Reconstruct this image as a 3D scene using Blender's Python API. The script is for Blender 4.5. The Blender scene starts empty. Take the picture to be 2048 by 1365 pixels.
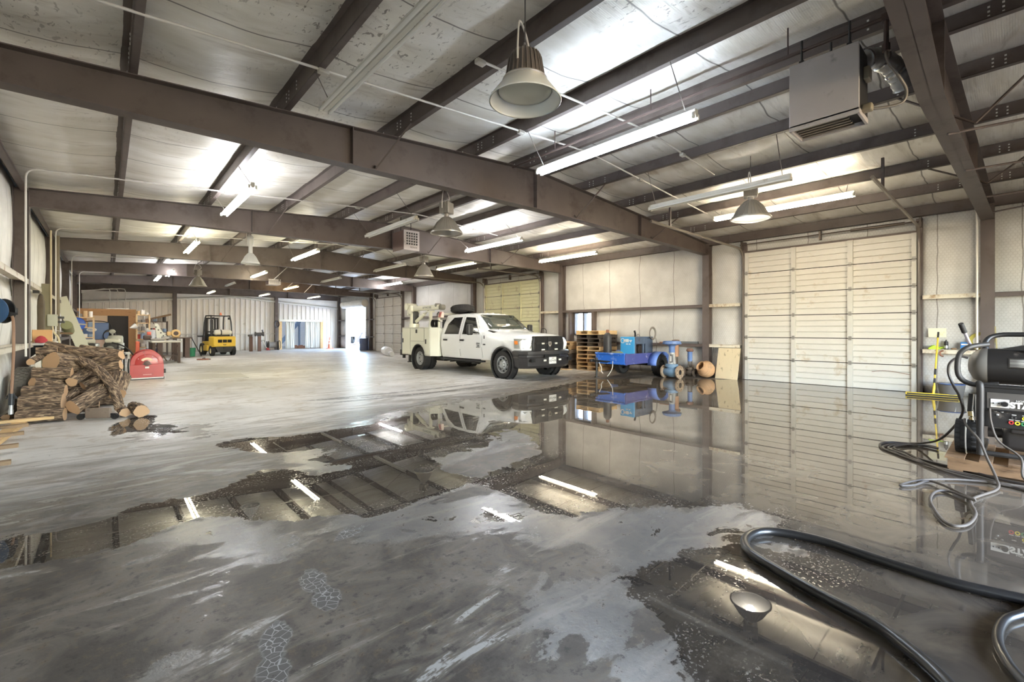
import bpy, math, random
import numpy as np
from mathutils import Vector, Matrix
random.seed(7)
SC = bpy.context.scene
COL = SC.collection
R = math.radians
PI = math.pi

# ---------------------------------------------------------------- camera, sky, exposure
cam_d = bpy.data.cameras.new('camera')
cam = bpy.data.objects.new('camera', cam_d)
COL.objects.link(cam)
cam.location = (0, 0, 1.405)
cam.rotation_euler = (R(90), 0, R(-41.83))
cam_d.sensor_width = 36.0
cam_d.lens = 15.908
cam_d.shift_y = -22.0 / 2048.0
cam_d.clip_start = 0.05
cam_d.clip_end = 400
SC.camera = cam

world = bpy.data.worlds.new('sky')
SC.world = world
world.use_nodes = True
wn = world.node_tree
sky = wn.nodes.new('ShaderNodeTexSky')
sky.sky_type = 'NISHITA'
sky.sun_disc = False
sky.sun_elevation = R(48)
sky.sun_rotation = R(200)
sky.air_density = 1.0
sky.dust_density = 1.0
wn.links.new(sky.outputs[0], wn.nodes['Background'].inputs[0])
wn.nodes['Background'].inputs[1].default_value = 2.2

SC.view_settings.view_transform = 'Standard'
SC.view_settings.look = 'None'
SC.view_settings.gamma = 1.0
SC.view_settings.use_curve_mapping = False
SC.view_settings.exposure = 1.45
SC.cycles.use_denoising = True
SC.cycles.max_bounces = 7
SC.cycles.diffuse_bounces = 4
SC.cycles.glossy_bounces = 4
SC.cycles.transmission_bounces = 5
SC.cycles.sample_clamp_indirect = 6.0
SC.cycles.caustics_reflective = False
SC.cycles.caustics_refractive = False

# ---------------------------------------------------------------- materials
def srgb(r, g, b):
    f = lambda c: (c / 255.0) / 12.92 if c / 255.0 <= 0.04045 else ((c / 255.0 + 0.055) / 1.055) ** 2.4
    return (f(r), f(g), f(b), 1.0)

MATS = {}
def mat(name, rgb, rough=0.6, metal=0.0, var=0.12, scale=6.0, bump=0.0, spec=0.5, coat=0.0, stretch=None, dirt=None, emit=None, estr=0.0, alpha=None):
    """A procedural material: base colour with noise wear, optional dirt blotches and bump."""
    if name in MATS:
        return MATS[name]
    m = bpy.data.materials.new(name)
    m.use_nodes = True
    nt = m.node_tree
    N, L = nt.nodes, nt.links
    b = N['Principled BSDF']
    c = srgb(*rgb)
    tc = N.new('ShaderNodeTexCoord')
    mp = N.new('ShaderNodeMapping')
    L.new(tc.outputs['Object'], mp.inputs[0])
    mp.inputs['Scale'].default_value = stretch or (1, 1, 1)
    nz = N.new('ShaderNodeTexNoise')
    nz.inputs['Scale'].default_value = scale
    nz.inputs['Detail'].default_value = 5
    L.new(mp.outputs[0], nz.inputs['Vector'])
    mx = N.new('ShaderNodeMix')
    mx.data_type = 'RGBA'
    lo = tuple(max(0, x * (1 - var)) for x in c[:3]) + (1,)
    hi = tuple(min(1, x * (1 + var)) for x in c[:3]) + (1,)
    mx.inputs[6].default_value = lo
    mx.inputs[7].default_value = hi
    L.new(nz.outputs[0], mx.inputs[0])
    out = mx.outputs[2]
    if dirt:
        drgb, amount, dscale = dirt
        n2 = N.new('ShaderNodeTexNoise')
        n2.inputs['Scale'].default_value = dscale
        n2.inputs['Detail'].default_value = 6
        n2.inputs['Roughness'].default_value = 0.65
        L.new(mp.outputs[0], n2.inputs['Vector'])
        rp = N.new('ShaderNodeMapRange')
        rp.inputs['From Min'].default_value = 0.72 - amount * 0.4
        rp.inputs['From Max'].default_value = 0.80 - amount * 0.25
        L.new(n2.outputs[0], rp.inputs['Value'])
        m2 = N.new('ShaderNodeMix')
        m2.data_type = 'RGBA'
        L.new(rp.outputs[0], m2.inputs[0])
        L.new(out, m2.inputs[6])
        m2.inputs[7].default_value = srgb(*drgb)
        out = m2.outputs[2]
    L.new(out, b.inputs['Base Color'])
    b.inputs['Roughness'].default_value = rough
    b.inputs['Metallic'].default_value = metal
    b.inputs['Specular IOR Level'].default_value = spec
    b.inputs['Coat Weight'].default_value = coat
    if alpha is not None:
        b.inputs['Alpha'].default_value = alpha
    if emit:
        b.inputs['Emission Color'].default_value = srgb(*emit)
        b.inputs['Emission Strength'].default_value = estr
    if bump:
        bp = N.new('ShaderNodeBump')
        bp.inputs['Strength'].default_value = bump
        bp.inputs['Distance'].default_value = 0.02
        L.new(nz.outputs[0], bp.inputs['Height'])
        L.new(bp.outputs[0], b.inputs['Normal'])
    MATS[name] = m
    return m

def glassmat(name, rgb, rough=0.05, trans=0.9, alpha=1.0):
    if name in MATS:
        return MATS[name]
    m = bpy.data.materials.new(name)
    m.use_nodes = True
    b = m.node_tree.nodes['Principled BSDF']
    b.inputs['Base Color'].default_value = srgb(*rgb)
    b.inputs['Roughness'].default_value = rough
    b.inputs['Transmission Weight'].default_value = trans
    b.inputs['IOR'].default_value = 1.45
    MATS[name] = m
    return m

# ---------------------------------------------------------------- mesh builder
class MB:
    """Collects vertices and faces; build() links them as ONE mesh object."""
    def __init__(self):
        self.v, self.f, self.mi, self.slot, self.sm = [], [], [], 0, True
    def _add(self, vs, fs):
        n = len(self.v)
        self.v += [tuple(p) for p in vs]
        self.f += [tuple(i + n for i in f) for f in fs]
        self.mi += [self.slot] * len(fs)
        return self
    def box(self, c, s, rot=None, taper=None):
        hx, hy, hz = s[0] / 2, s[1] / 2, s[2] / 2
        vs = []
        for z in (-1, 1):
            tx, ty = (1, 1) if (z < 0 or not taper) else taper
            for x, y in ((-1, -1), (1, -1), (1, 1), (-1, 1)):
                vs.append(Vector((x * hx * tx, y * hy * ty, z * hz)))
        if rot is not None:
            Mx = rot if isinstance(rot, Matrix) else Matrix.Rotation(rot, 3, 'Z')
            vs = [Mx @ v for v in vs]
        c = Vector(c)
        return self._add([v + c for v in vs], [(3, 2, 1, 0), (4, 5, 6, 7), (0, 1, 5, 4), (1, 2, 6, 5), (2, 3, 7, 6), (3, 0, 4, 7)])
    def b2(self, a, b):
        """box from corner to corner"""
        return self.box([(a[i] + b[i]) / 2 for i in range(3)], [abs(b[i] - a[i]) for i in range(3)])
    def rbox(self, c, s, r=0.02, rot=None, seg=3):
        """box with rounded vertical and horizontal edges (superellipse-like shells)"""
        hx, hy, hz = s[0] / 2, s[1] / 2, s[2] / 2
        r = min(r, hx * .98, hy * .98, hz * .98)
        prof = [(-hz, r), *[(-hz + r - r * math.cos(a), r - r * math.sin(a)) for a in [PI / 2 * k / seg for k in range(1, seg)]], (-hz + r, 0), (hz - r, 0),
                *[(hz - r + r * math.sin(a), r - r * math.cos(a)) for a in [PI / 2 * k / seg for k in range(1, seg)]], (hz, r)]
        rings, n = [], 0
        vs = []
        for z, ins in prof:
            ring = []
            rr = r
            ox, oy = hx - ins, hy - ins
            rc = max(r - ins, 0.0005)
            for q, (sx, sy) in enumerate(((1, 1), (-1, 1), (-1, -1), (1, -1))):
                for k in range(seg + 1):
                    a = PI / 2 * q + PI / 2 * k / seg
                    ring.append(Vector((sx * (ox - rc) + rc * math.cos(a), sy * (oy - rc) + rc * math.sin(a), z)))
            vs += ring
            n = len(ring)
        fs = []
        for i in range(len(prof) - 1):
            for k in range(n):
                a, b = i * n + k, i * n + (k + 1) % n
                fs.append((a, b, b + n, a + n))
        fs.append(tuple(range(n - 1, -1, -1)))
        fs.append(tuple(range((len(prof) - 1) * n, len(prof) * n)))
        if rot is not None:
            Mx = rot if isinstance(rot, Matrix) else Matrix.Rotation(rot, 3, 'Z')
            vs = [Mx @ v for v in vs]
        c = Vector(c)
        return self._add([v + c for v in vs], fs)
    def cyl(self, p0, p1, r0, r1=None, n=16, cap=True):
        p0, p1 = Vector(p0), Vector(p1)
        r1 = r0 if r1 is None else r1
        d = (p1 - p0)
        q = d.to_track_quat('Z', 'Y') if d.length > 1e-9 else Matrix.Identity(3).to_quaternion()
        ring = [q @ Vector((math.cos(2 * PI * k / n), math.sin(2 * PI * k / n), 0)) for k in range(n)]
        vs = [p0 + v * r0 for v in ring] + [p1 + v * r1 for v in ring]
        fs = [(k, (k + 1) % n, n + (k + 1) % n, n + k) for k in range(n)]
        if cap:
            fs += [tuple(range(n - 1, -1, -1)), tuple(range(n, 2 * n))]
        return self._add(vs, fs)
    def tube(self, pts, r, n=8, cap=True, closed=False):
        pts = [Vector(p) for p in pts]
        rs = r if isinstance(r, (list, tuple)) else [r] * len(pts)
        vs, fs, m = [], [], len(pts)
        up = Vector((0, 0, 1))
        prev = None
        for i, p in enumerate(pts):
            if closed:
                t = pts[(i + 1) % m] - pts[i - 1]
            else:
                t = pts[min(i + 1, m - 1)] - pts[max(i - 1, 0)]
            if t.length < 1e-9:
                t = Vector((0, 0, 1))
            t.normalize()
            if prev is None:
                a = up if abs(t.z) < 0.9 else Vector((1, 0, 0))
                x = t.cross(a).normalized()
            else:
                x = (prev - t * prev.dot(t))
                x = x.normalized() if x.length > 1e-6 else t.cross(up).normalized()
            prev = x
            y = t.cross(x)
            for k in range(n):
                a = 2 * PI * k / n
                vs.append(p + (x * math.cos(a) + y * math.sin(a)) * rs[i])
        for i in range(m - 1 + (1 if closed else 0)):
            j = (i + 1) % m
            for k in range(n):
                fs.append((i * n + k, i * n + (k + 1) % n, j * n + (k + 1) % n, j * n + k))
        if cap and not closed:
            fs += [tuple(range(n - 1, -1, -1)), tuple(range((m - 1) * n, m * n))]
        return self._add(vs, fs)
    def lathe(self, prof, n=24, c=(0, 0, 0), rot=None, squash=(1, 1), cap=False):
        """profile [(r, z)] turned about Z"""
        c = Vector(c)
        vs, fs = [], []
        for r, z in prof:
            for k in range(n):
                a = 2 * PI * k / n
                v = Vector((r * math.cos(a) * squash[0], r * math.sin(a) * squash[1], z))
                vs.append((rot @ v if rot is not None else v) + c)
        for i in range(len(prof) - 1):
            for k in range(n):
                fs.append((i * n + k, i * n + (k + 1) % n, (i + 1) * n + (k + 1) % n, (i + 1) * n + k))
        if cap and prof[0][0] > 1e-4:
            fs.append(tuple(range(n - 1, -1, -1)))
        if cap and prof[-1][0] > 1e-4:
            fs.append(tuple(range((len(prof) - 1) * n, len(prof) * n)))
        return self._add(vs, fs)
    def prism(self, poly, o, u, v, w):
        """polygon [(a, b)] in the plane o + a*u + b*v, extruded by the vector w"""
        o, u, v, w = Vector(o), Vector(u), Vector(v), Vector(w)
        n = len(poly)
        lo = [o + u * a + v * b for a, b in poly]
        vs = lo + [p + w for p in lo]
        fs = [(k, (k + 1) % n, n + (k + 1) % n, n + k) for k in range(n)]
        fs += [tuple(range(n - 1, -1, -1)), tuple(range(n, 2 * n))]
        return self._add(vs, fs)
    def grid(self, P):
        """rows of points"""
        h, w = len(P), len(P[0])
        vs = [p for row in P for p in row]
        fs = [(i * w + j, i * w + j + 1, (i + 1) * w + j + 1, (i + 1) * w + j) for i in range(h - 1) for j in range(w - 1)]
        return self._add(vs, fs)
    def loft(self, rings, closed=True, cap=True):
        m, n = len(rings), len(rings[0])
        vs = [p for r in rings for p in r]
        fs = []
        for i in range(m - 1):
            for k in range(n if closed else n - 1):
                fs.append((i * n + k, i * n + (k + 1) % n, (i + 1) * n + (k + 1) % n, (i + 1) * n + k))
        if cap:
            fs += [tuple(range(n - 1, -1, -1)), tuple(range((m - 1) * n, m * n))]
        return self._add(vs, fs)
    def build(self, name, mats, parent=None, angle=38, smooth=True, bevel=0.0, subsurf=0):
        me = bpy.data.meshes.new(name)
        me.from_pydata(self.v, [], self.f)
        ms = mats if isinstance(mats, (list, tuple)) else [mats]
        for m in ms:
            me.materials.append(m)
        if len(ms) > 1:
            me.polygons.foreach_set('material_index', self.mi)
        me.validate()
        import bmesh
        bm = bmesh.new()
        bm.from_mesh(me)
        bmesh.ops.recalc_face_normals(bm, faces=bm.faces)
        bm.to_mesh(me)
        bm.free()
        if smooth:
            me.polygons.foreach_set('use_smooth', [True] * len(me.polygons))
            me.set_sharp_from_angle(angle=R(angle))
        o = bpy.data.objects.new(name, me)
        COL.objects.link(o)
        if parent is not None:
            o.parent = parent
        if bevel:
            bv = o.modifiers.new('bevel', 'BEVEL')
            bv.width = bevel
            bv.segments = 2
            bv.limit_method = 'ANGLE'
            bv.angle_limit = R(40)
        if subsurf:
            sb = o.modifiers.new('sub', 'SUBSURF')
            sb.levels = sb.render_levels = subsurf
        return o

def tag(o, label=None, cat=None, group=None, kind=None):
    if label: o['label'] = label
    if cat: o['category'] = cat
    if group: o['group'] = group
    if kind: o['kind'] = kind
    return o

def thing(name, label, cat, loc=(0, 0, 0), rz=0.0, group=None, rot=None):
    o = bpy.data.objects.new(name, None)
    o.empty_display_size = 0.2
    COL.objects.link(o)
    o.location = loc
    o.rotation_euler = rot if rot else (0, 0, rz)
    return tag(o, label, cat, group)

def struct(o):
    o['kind'] = 'structure'
    return o

KIDS = {}
def copy_tree(o, label=None, loc=None, rz=None, group=None, parent=None, rot=None):
    """a thing, its parts and their sub-parts, sharing mesh data"""
    c = o.copy()
    COL.objects.link(c)
    if parent is not None:
        c.parent = parent
    if label: c['label'] = label
    if group: c['group'] = group
    if loc is not None: c.location = loc
    if rz is not None: c.rotation_euler = (0, 0, rz)
    if rot is not None: c.rotation_euler = rot
    for ch in list(o.children):
        copy_tree(ch, parent=c)
    return c

def arc(c, r, a0, a1, n, u=(1, 0, 0), v=(0, 0, 1)):
    c, u, v = Vector(c), Vector(u), Vector(v)
    return [c + u * (r * math.cos(a0 + (a1 - a0) * k / n)) + v * (r * math.sin(a0 + (a1 - a0) * k / n)) for k in range(n + 1)]

def spline(pts, m=8, closed=False):
    """Catmull-Rom through the points"""
    P = [Vector(p) for p in pts]
    n = len(P)
    out = []
    for i in range(n if closed else n - 1):
        if closed:
            a, b, c, d = P[i - 1], P[i], P[(i + 1) % n], P[(i + 2) % n]
        else:
            a, b, c, d = P[max(i - 1, 0)], P[i], P[i + 1], P[min(i + 2, n - 1)]
        for k in range(m):
            t = k / m
            out.append(0.5 * ((2 * b) + (c - a) * t + (2 * a - 5 * b + 4 * c - d) * t * t + (3 * b - a - 3 * c + d) * t * t * t))
    if not closed:
        out.append(P[-1])
    return out

FONT_H = {}
def text(name, s, size, loc, rot, m, parent, depth=0.002, align='CENTER', bold=0.0, sx=1.0):
    """lettering as real flat mesh geometry"""
    cu = bpy.data.curves.new(name, 'FONT')
    cu.body = s
    cu.size = size
    cu.extrude = depth
    cu.offset = bold
    cu.align_x = align
    cu.align_y = 'CENTER'
    t = bpy.data.objects.new(name, cu)
    COL.objects.link(t)
    dg = bpy.context.evaluated_depsgraph_get()
    me = bpy.data.meshes.new_from_object(t.evaluated_get(dg))
    bpy.data.objects.remove(t)
    bpy.data.curves.remove(cu)
    me.materials.clear()
    me.materials.append(m)
    o = bpy.data.objects.new(name, me)
    COL.objects.link(o)
    o.location = loc
    o.rotation_euler = rot
    o.scale = (sx, 1, 1)
    o.parent = parent
    return o

# common materials
brown = mat('brown_primer_steel', (98, 88, 84), 0.5, 0.0, 0.22, 3.0, 0.05, 0.4, dirt=((80, 70, 66), 0.5, 2.2))
whitepaint = mat('white_paint', (222, 219, 212), 0.45, 0, 0.05, 9, dirt=((170, 160, 145), 0.25, 3))
galv = mat('galvanised_steel', (176, 178, 178), 0.38, 0.75, 0.15, 14)
dark = mat('black_paint', (28, 27, 27), 0.45, 0, 0.2, 8)
rubber = mat('black_rubber', (38, 37, 37), 0.75, 0, 0.25, 18, 0.2)
bare = mat('bare_steel', (120, 116, 112), 0.4, 0.8, 0.2, 10)
pvc = mat('white_conduit', (214, 210, 204), 0.4, 0.1, 0.06, 5)
wood_new = mat('pine_board', (206, 172, 124), 0.65, 0, 0.2, 5, 0.1, 0.3, stretch=(1, 8, 8), dirt=((120, 88, 58), 0.3, 4))
wood_old = mat('weathered_board', (146, 122, 96), 0.75, 0, 0.25, 5, 0.15, 0.2, stretch=(1, 8, 8), dirt=((82, 64, 50), 0.5, 3))
chrome = mat('chrome', (220, 220, 220), 0.12, 1.0, 0.03, 4)
redp = mat('red_paint', (170, 40, 36), 0.38, 0, 0.12, 7, 0, 0.5, 0.2, dirt=((118, 32, 30), 0.25, 5))
# ---------------------------------------------------------------- floor: concrete slab with puddles
XL, XR, YS, YN = -1.28, 13.62, -5.43, 35.5
WATER = [(10.1,8.11),(12.12,7.02),(12.9,5.6),(13.7,5.5),(13.7,-2.5),(2.2,-2.5),(1.6,-.2),(1.77,0.66),(1.76,0.85),(1.78,0.89),(1.8,0.99),(1.83,1.05),(1.9,1.11),(2.02,1.24),(2.13,1.38),(2.14,1.51),(2.42,1.5),(2.6,1.4),(2.79,1.42),(2.92,1.28),(3.1,1.15),(3.14,0.99),(3.27,0.9),(3.37,0.98),(3.44,1.17),(3.71,1.17),(3.87,1.52),(3.47,1.66),(3.3,1.9),(2.98,2.12),(2.66,2.22),(2.54,2.35),(2.53,2.75),(2.59,3.21),(2.49,3.39),(2.12,3.25),(1.8,3.25),(1.48,3.26),(1.4,3.44),(1.0,3.56),(0.78,3.8),(0.56,4.09),(0.38,4.01),(0.08,3.9),(-0.11,3.85),(-0.33,3.89),(-0.47,3.98),(-0.63,4.05),(-1.3,4.2),(-1.3,4.9),(-0.72,4.61),(-0.53,4.48),(-0.45,4.54),(-0.34,4.48),(-0.19,4.48),(0.05,4.55),(0.23,4.72),(0.5,4.66),(0.72,4.66),(0.98,4.95),(1.14,5.07),(1.33,4.96),(1.55,4.55),(1.82,4.48),(2.08,4.84),(2.56,4.83),(2.69,4.38),(2.52,3.74),(2.65,3.42),(3.04,3.5),(3.73,3.64),(4.19,4.32),(4.26,5.19),(5.7,7.13),(7.47,7.47)]
WATER2 = [(0.99,6.58),(1.38,6.72),(1.8,6.42),(2.32,6.4),(2.91,6.4),(3.87,7.23),(3.16,6.42),(2.53,5.8),(2.12,5.38),(1.78,5.54),(1.4,5.73),(1.15,6.01)]
WATER3 = [(-0.04,8.77),(0.16,9.05),(0.22,9.37),(0.41,9.53),(0.76,9.63),(0.59,9.2),(0.49,8.66),(0.8,8.33),(0.71,7.79),(0.5,7.54),(0.38,8.01),(0.22,8.15),(0.04,7.88),(0.07,8.28)]
FILMS = [[(1.94,6.04),(3.37,7.05),(5.15,7.62),(7.0,6.91),(4.89,4.62),(3.44,4.05),(2.66,3.95),(2.05,3.86),(1.7,4.18),(1.42,4.73),(1.42,5.43)],
         [(1.29,3.35),(1.96,3.2),(2.49,3.03),(2.5,2.32),(3.22,1.86),(3.85,1.51),(3.29,0.9),(3.02,1.18),(2.61,1.38),(2.17,1.44),(2.25,1.78),(2.03,2.4),(1.61,2.62),(1.3,2.86)],
         [(1.61,1.66),(1.9,1.72),(2.11,1.5),(1.94,1.2),(1.8,1.02),(1.75,0.84),(1.52,1.06),(1.53,1.3),(1.29,1.27),(1.48,1.43)],
         [(0.22,3.88),(0.6,3.96),(0.93,3.55),(0.95,2.95),(0.57,2.98),(0.38,2.66),(0.18,2.39),(0.14,2.46),(0.52,3.25)],
         [(0.09,8.93),(1.15,8.07),(1.0,7.06),(0.41,7.41)]]

def sdf(poly, X, Y):
    """signed distance, positive inside"""
    P = np.array(poly, float)
    d = np.full(X.shape, 1e9)
    ins = np.zeros(X.shape, bool)
    n = len(P)
    for i in range(n):
        a, b = P[i - 1], P[i]
        e = b - a
        t = np.clip(((X - a[0]) * e[0] + (Y - a[1]) * e[1]) / max(e @ e, 1e-12), 0, 1)
        d = np.minimum(d, np.hypot(X - a[0] - t * e[0], Y - a[1] - t * e[1]))
        if a[1] != b[1]:
            c = ((a[1] > Y) != (b[1] > Y)) & (X < (b[0] - a[0]) * (Y - a[1]) / (b[1] - a[1]) + a[0])
            ins ^= c
    return np.where(ins, d, -d)

FEET = [(.76, 3.1, 1.9), (.90, 3.25, 1.6), (.86, 2.63, 1.4), (.86, 2.42, 1.5), (.57, 2.25, 1.2), (.50, 2.02, 1.3), (2.27, 2.24, .6), (2.42, 2.03, .5), (2.55, 1.90, .3), (3.12, 1.76, .9), (1.27, 3.10, .5)]
def make_floor():
    xs = np.concatenate([np.linspace(XL - .3, 4.6, 125), np.linspace(4.68, XR + .3, 100)])
    ys = np.concatenate([np.linspace(YS, -0.4, 14), np.linspace(-0.32, 5.6, 150), 5.65 + np.cumsum(np.linspace(.06, .75, 75))])
    ys = ys * 1.0
    ys[-1] = YN + .1
    ys = np.sort(ys[ys <= YN + .11])
    X, Y = np.meshgrid(xs, ys)
    h, w = X.shape
    verts = np.stack([X.ravel(), Y.ravel(), np.zeros(h * w)], 1)
    faces = [(i * w + j, i * w + j + 1, (i + 1) * w + j + 1, (i + 1) * w + j) for i in range(h - 1) for j in range(w - 1)]
    me = bpy.data.meshes.new('floor')
    me.from_pydata(verts.tolist(), [], faces)
    pud = np.maximum.reduce([sdf(WATER, X, Y), sdf(WATER2, X, Y), sdf(WATER3, X, Y)])
    film = np.maximum.reduce([sdf(p, X, Y) for p in FILMS])
    damp_dim = np.clip((8.6 - Y + 0.5 * X) / 5.5, 0, 1) * np.clip((13 - Y) / 6, 0, 1)  # near slab darker: wash water, plus weaker daylight put into the colour
    foot = np.full(X.shape, -1e9)
    for fx, fy, fa in FEET:
        u = (X - fx) * math.cos(fa) + (Y - fy) * math.sin(fa)
        v = -(X - fx) * math.sin(fa) + (Y - fy) * math.cos(fa)
        foot = np.maximum(foot, .05 * (1 - np.hypot(u / .15, v / (.055 + .015 * np.cos(u * 14)))))
    for nm, arr in (('pud', pud), ('film', film), ('damp_dim', damp_dim), ('foot', foot)):
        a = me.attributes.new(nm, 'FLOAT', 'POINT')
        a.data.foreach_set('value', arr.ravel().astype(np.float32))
    o = bpy.data.objects.new('floor', me)
    COL.objects.link(o)
    me.materials.append(floor_material())
    return struct(o)

def floor_material():
    m = bpy.data.materials.new('wet_concrete')
    m.use_nodes = True
    nt = m.node_tree
    N, L = nt.nodes, nt.links
    b = N['Principled BSDF']
    geo = N.new('ShaderNodeNewGeometry')
    pos = geo.outputs['Position']
    def noise(scale, detail=5, rough=.55, dist=0.0, stretch=None, rotz=0):
        src = pos
        if stretch:
            mp = N.new('ShaderNodeMapping')
            mp.inputs['Scale'].default_value = stretch
            mp.inputs['Rotation'].default_value = (0, 0, rotz)
            L.new(pos, mp.inputs[0])
            src = mp.outputs[0]
        n = N.new('ShaderNodeTexNoise')
        n.inputs['Scale'].default_value = scale
        n.inputs['Detail'].default_value = detail
        n.inputs['Roughness'].default_value = rough
        n.inputs['Distortion'].default_value = dist
        L.new(src, n.inputs['Vector'])
        return n.outputs[0]
    def attr(nm):
        a = N.new('ShaderNodeAttribute')
        a.attribute_name = nm
        return a.outputs['Fac']
    def math_(op, a, b_=None, c=None, clamp=False):
        n = N.new('ShaderNodeMath')
        n.operation = op
        n.use_clamp = clamp
        for i, x in enumerate((a, b_, c)):
            if x is None: continue
            if isinstance(x, (int, float)): n.inputs[i].default_value = x
            else: L.new(x, n.inputs[i])
        return n.outputs[0]
    def ramp(x, lo, hi, a=0.0, b_=1.0, smooth=True):
        n = N.new('ShaderNodeMapRange')
        n.interpolation_type = 'SMOOTHSTEP' if smooth else 'LINEAR'
        n.inputs['From Min'].default_value = lo
        n.inputs['From Max'].default_value = hi
        n.inputs['To Min'].default_value = a
        n.inputs['To Max'].default_value = b_
        L.new(x, n.inputs['Value'])
        return n.outputs[0]
    def mix(f, a, b_):
        n = N.new('ShaderNodeMix')
        n.data_type = 'RGBA'
        if isinstance(f, (int, float)): n.inputs[0].default_value = f
        else: L.new(f, n.inputs[0])
        for i, x in ((6, a), (7, b_)):
            if isinstance(x, tuple): n.inputs[i].default_value = x
            else: L.new(x, n.inputs[i])
        return n.outputs[2]
    big = noise(0.55, 4, .5, .6)
    mid = noise(2.2, 7, .62, .9)
    fine = noise(13, 7, .7)
    grit = noise(55, 3, .6)
    streak = noise(1.6, 7, .65, 1.2, (.55, 2.2, 1), R(-25))
    pud, film, damp_dim = attr('pud'), attr('film'), attr('damp_dim')
    def c05(x, amp): return math_('MULTIPLY', math_('SUBTRACT', x, .5), amp)
    d = math_('ADD', math_('ADD', pud, c05(mid, .42)), math_('ADD', c05(fine, .16), c05(grit, .035)))
    W = ramp(d, -.006, .012)
    d2 = math_('ADD', math_('ADD', math_('SUBTRACT', film, .22), c05(mid, 1.7)), math_('ADD', c05(fine, .45), c05(grit, .06)))
    W = math_('MAXIMUM', W, ramp(d2, .10, .125))
    # scum and bubbles floating close to the shore
    spk = math_('MULTIPLY', ramp(grit, .56, .61), ramp(d, .50, .0))
    spk = math_('MULTIPLY', spk, ramp(streak, .42, .54))
    W = math_('MULTIPLY', W, math_('SUBTRACT', 1.0, spk))
    fd = math_('ADD', math_('ADD', math_('ADD', film, c05(streak, 1.35)), c05(fine, .6)), c05(grit, .16))
    Fm = ramp(fd, -.02, .03)
    # thin pale trails of wet film over the damp slab
    trail = math_('MULTIPLY', ramp(streak, .575, .62), ramp(damp_dim, .25, .8))
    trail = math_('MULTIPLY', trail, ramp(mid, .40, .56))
    scum = math_('MULTIPLY', math_('MULTIPLY', ramp(streak, .60, .625), ramp(damp_dim, .3, .8)), ramp(fine, .40, .48))
    Fm = math_('MAXIMUM', Fm, trail)
    # the slab
    dry = mix(ramp(big, .35, .7), srgb(196, 193, 188), srgb(226, 223, 219))
    dry = mix(math_('MULTIPLY', ramp(mid, .5, .68), .55), dry, srgb(160, 144, 122))
    dry = mix(math_('MULTIPLY', ramp(streak, .52, .66), .5), dry, srgb(140, 126, 108))
    wet = mix(ramp(mid, .36, .66), srgb(70, 64, 59), srgb(112, 103, 93))
    wet = mix(math_('MULTIPLY', ramp(streak, .5, .66), .6), wet, srgb(146, 136, 122))
    wet = mix(math_('MULTIPLY', ramp(fine, .52, .66), .55), wet, srgb(112, 95, 74))
    wet = mix(math_('MULTIPLY', ramp(fine, .46, .34), .7), wet, srgb(38, 35, 33))
    dmp_dim = math_('ADD', damp_dim, c05(streak, 1.1), clamp=True)
    base = mix(ramp(dmp_dim, .15, .75), dry, wet)  # the two tones also carry the far floor's brighter daylight
    base = mix(math_('MULTIPLY', ramp(grit, .62, .72), .35), base, srgb(52, 48, 44))
    fleck = math_('MULTIPLY', ramp(fine, .60, .64), ramp(grit, .5, .58))
    # tyre tracks sweeping in front of the parked truck
    for (cx, cy, rr, wd) in TRACKS:
        vd = N.new('ShaderNodeVectorMath')
        vd.operation = 'DISTANCE'
        L.new(pos, vd.inputs[0])
        vd.inputs[1].default_value = (cx, cy, 0)
        e = math_('ABSOLUTE', math_('SUBTRACT', vd.outputs['Value'], rr))
        sp = N.new('ShaderNodeSeparateXYZ')
        L.new(pos, sp.inputs[0])
        on = math_('MULTIPLY', ramp(e, wd, wd * .5), ramp(math_('ADD', fine, c05(mid, .5)), .36, .5))
        on = math_('MULTIPLY', on, ramp(sp.outputs[0], 2.6, 3.6))
        on = math_('MULTIPLY', on, ramp(sp.outputs[0], 8.0, 6.4))
        base = mix(math_('MULTIPLY', on, .75), base, srgb(72, 66, 60))
    filmc = mix(.45, base, srgb(146, 142, 137))
    base = mix(math_('MULTIPLY', scum, .7), base, srgb(186, 183, 178))
    ve = N.new('ShaderNodeTexVoronoi')
    ve.feature = 'DISTANCE_TO_EDGE'
    ve.inputs['Scale'].default_value = 26
    L.new(pos, ve.inputs['Vector'])
    fo = ramp(math_('ADD', attr('foot'), c05(fine, .06)), -.004, .008)
    cell = math_('MULTIPLY', fo, ramp(ve.outputs['Distance'], .02, .05))
    base = mix(math_('MULTIPLY', fo, .75), base, srgb(176, 174, 172))
    base = mix(math_('MULTIPLY', cell, .85), base, srgb(64, 59, 54))
    base = mix(Fm, base, filmc)
    base = mix(math_('MULTIPLY', fleck, .7), base, srgb(50, 46, 42))
    sepx = N.new('ShaderNodeSeparateXYZ')
    L.new(pos, sepx.inputs[0])
    silt = ramp(math_('ADD', sepx.outputs[0], c05(big, 2.5)), 2.2, 5.2)
    mud = mix(silt, mix(ramp(mid, .4, .65), srgb(56, 51, 46), srgb(78, 71, 63)), mix(ramp(mid, .4, .65), srgb(92, 83, 72), srgb(120, 109, 94)))
    base = mix(W, base, mud)
    L.new(base, b.inputs['Base Color'])
    r0 = ramp(dmp_dim, .1, .8, .42, .46)
    r1 = math_('ADD', r0, c05(fine, .14))
    r2 = math_('MULTIPLY', r1, math_('SUBTRACT', 1.0, math_('MULTIPLY', Fm, .52)))
    rf = math_('ADD', math_('MULTIPLY', r2, math_('SUBTRACT', 1.0, W)), math_('MULTIPLY', W, .002))
    L.new(rf, b.inputs['Roughness'])
    L.new(math_('ADD', 1.42, math_('MULTIPLY', W, .26)), b.inputs['IOR'])
    bp = N.new('ShaderNodeBump')
    bp.inputs['Distance'].default_value = .012
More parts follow.
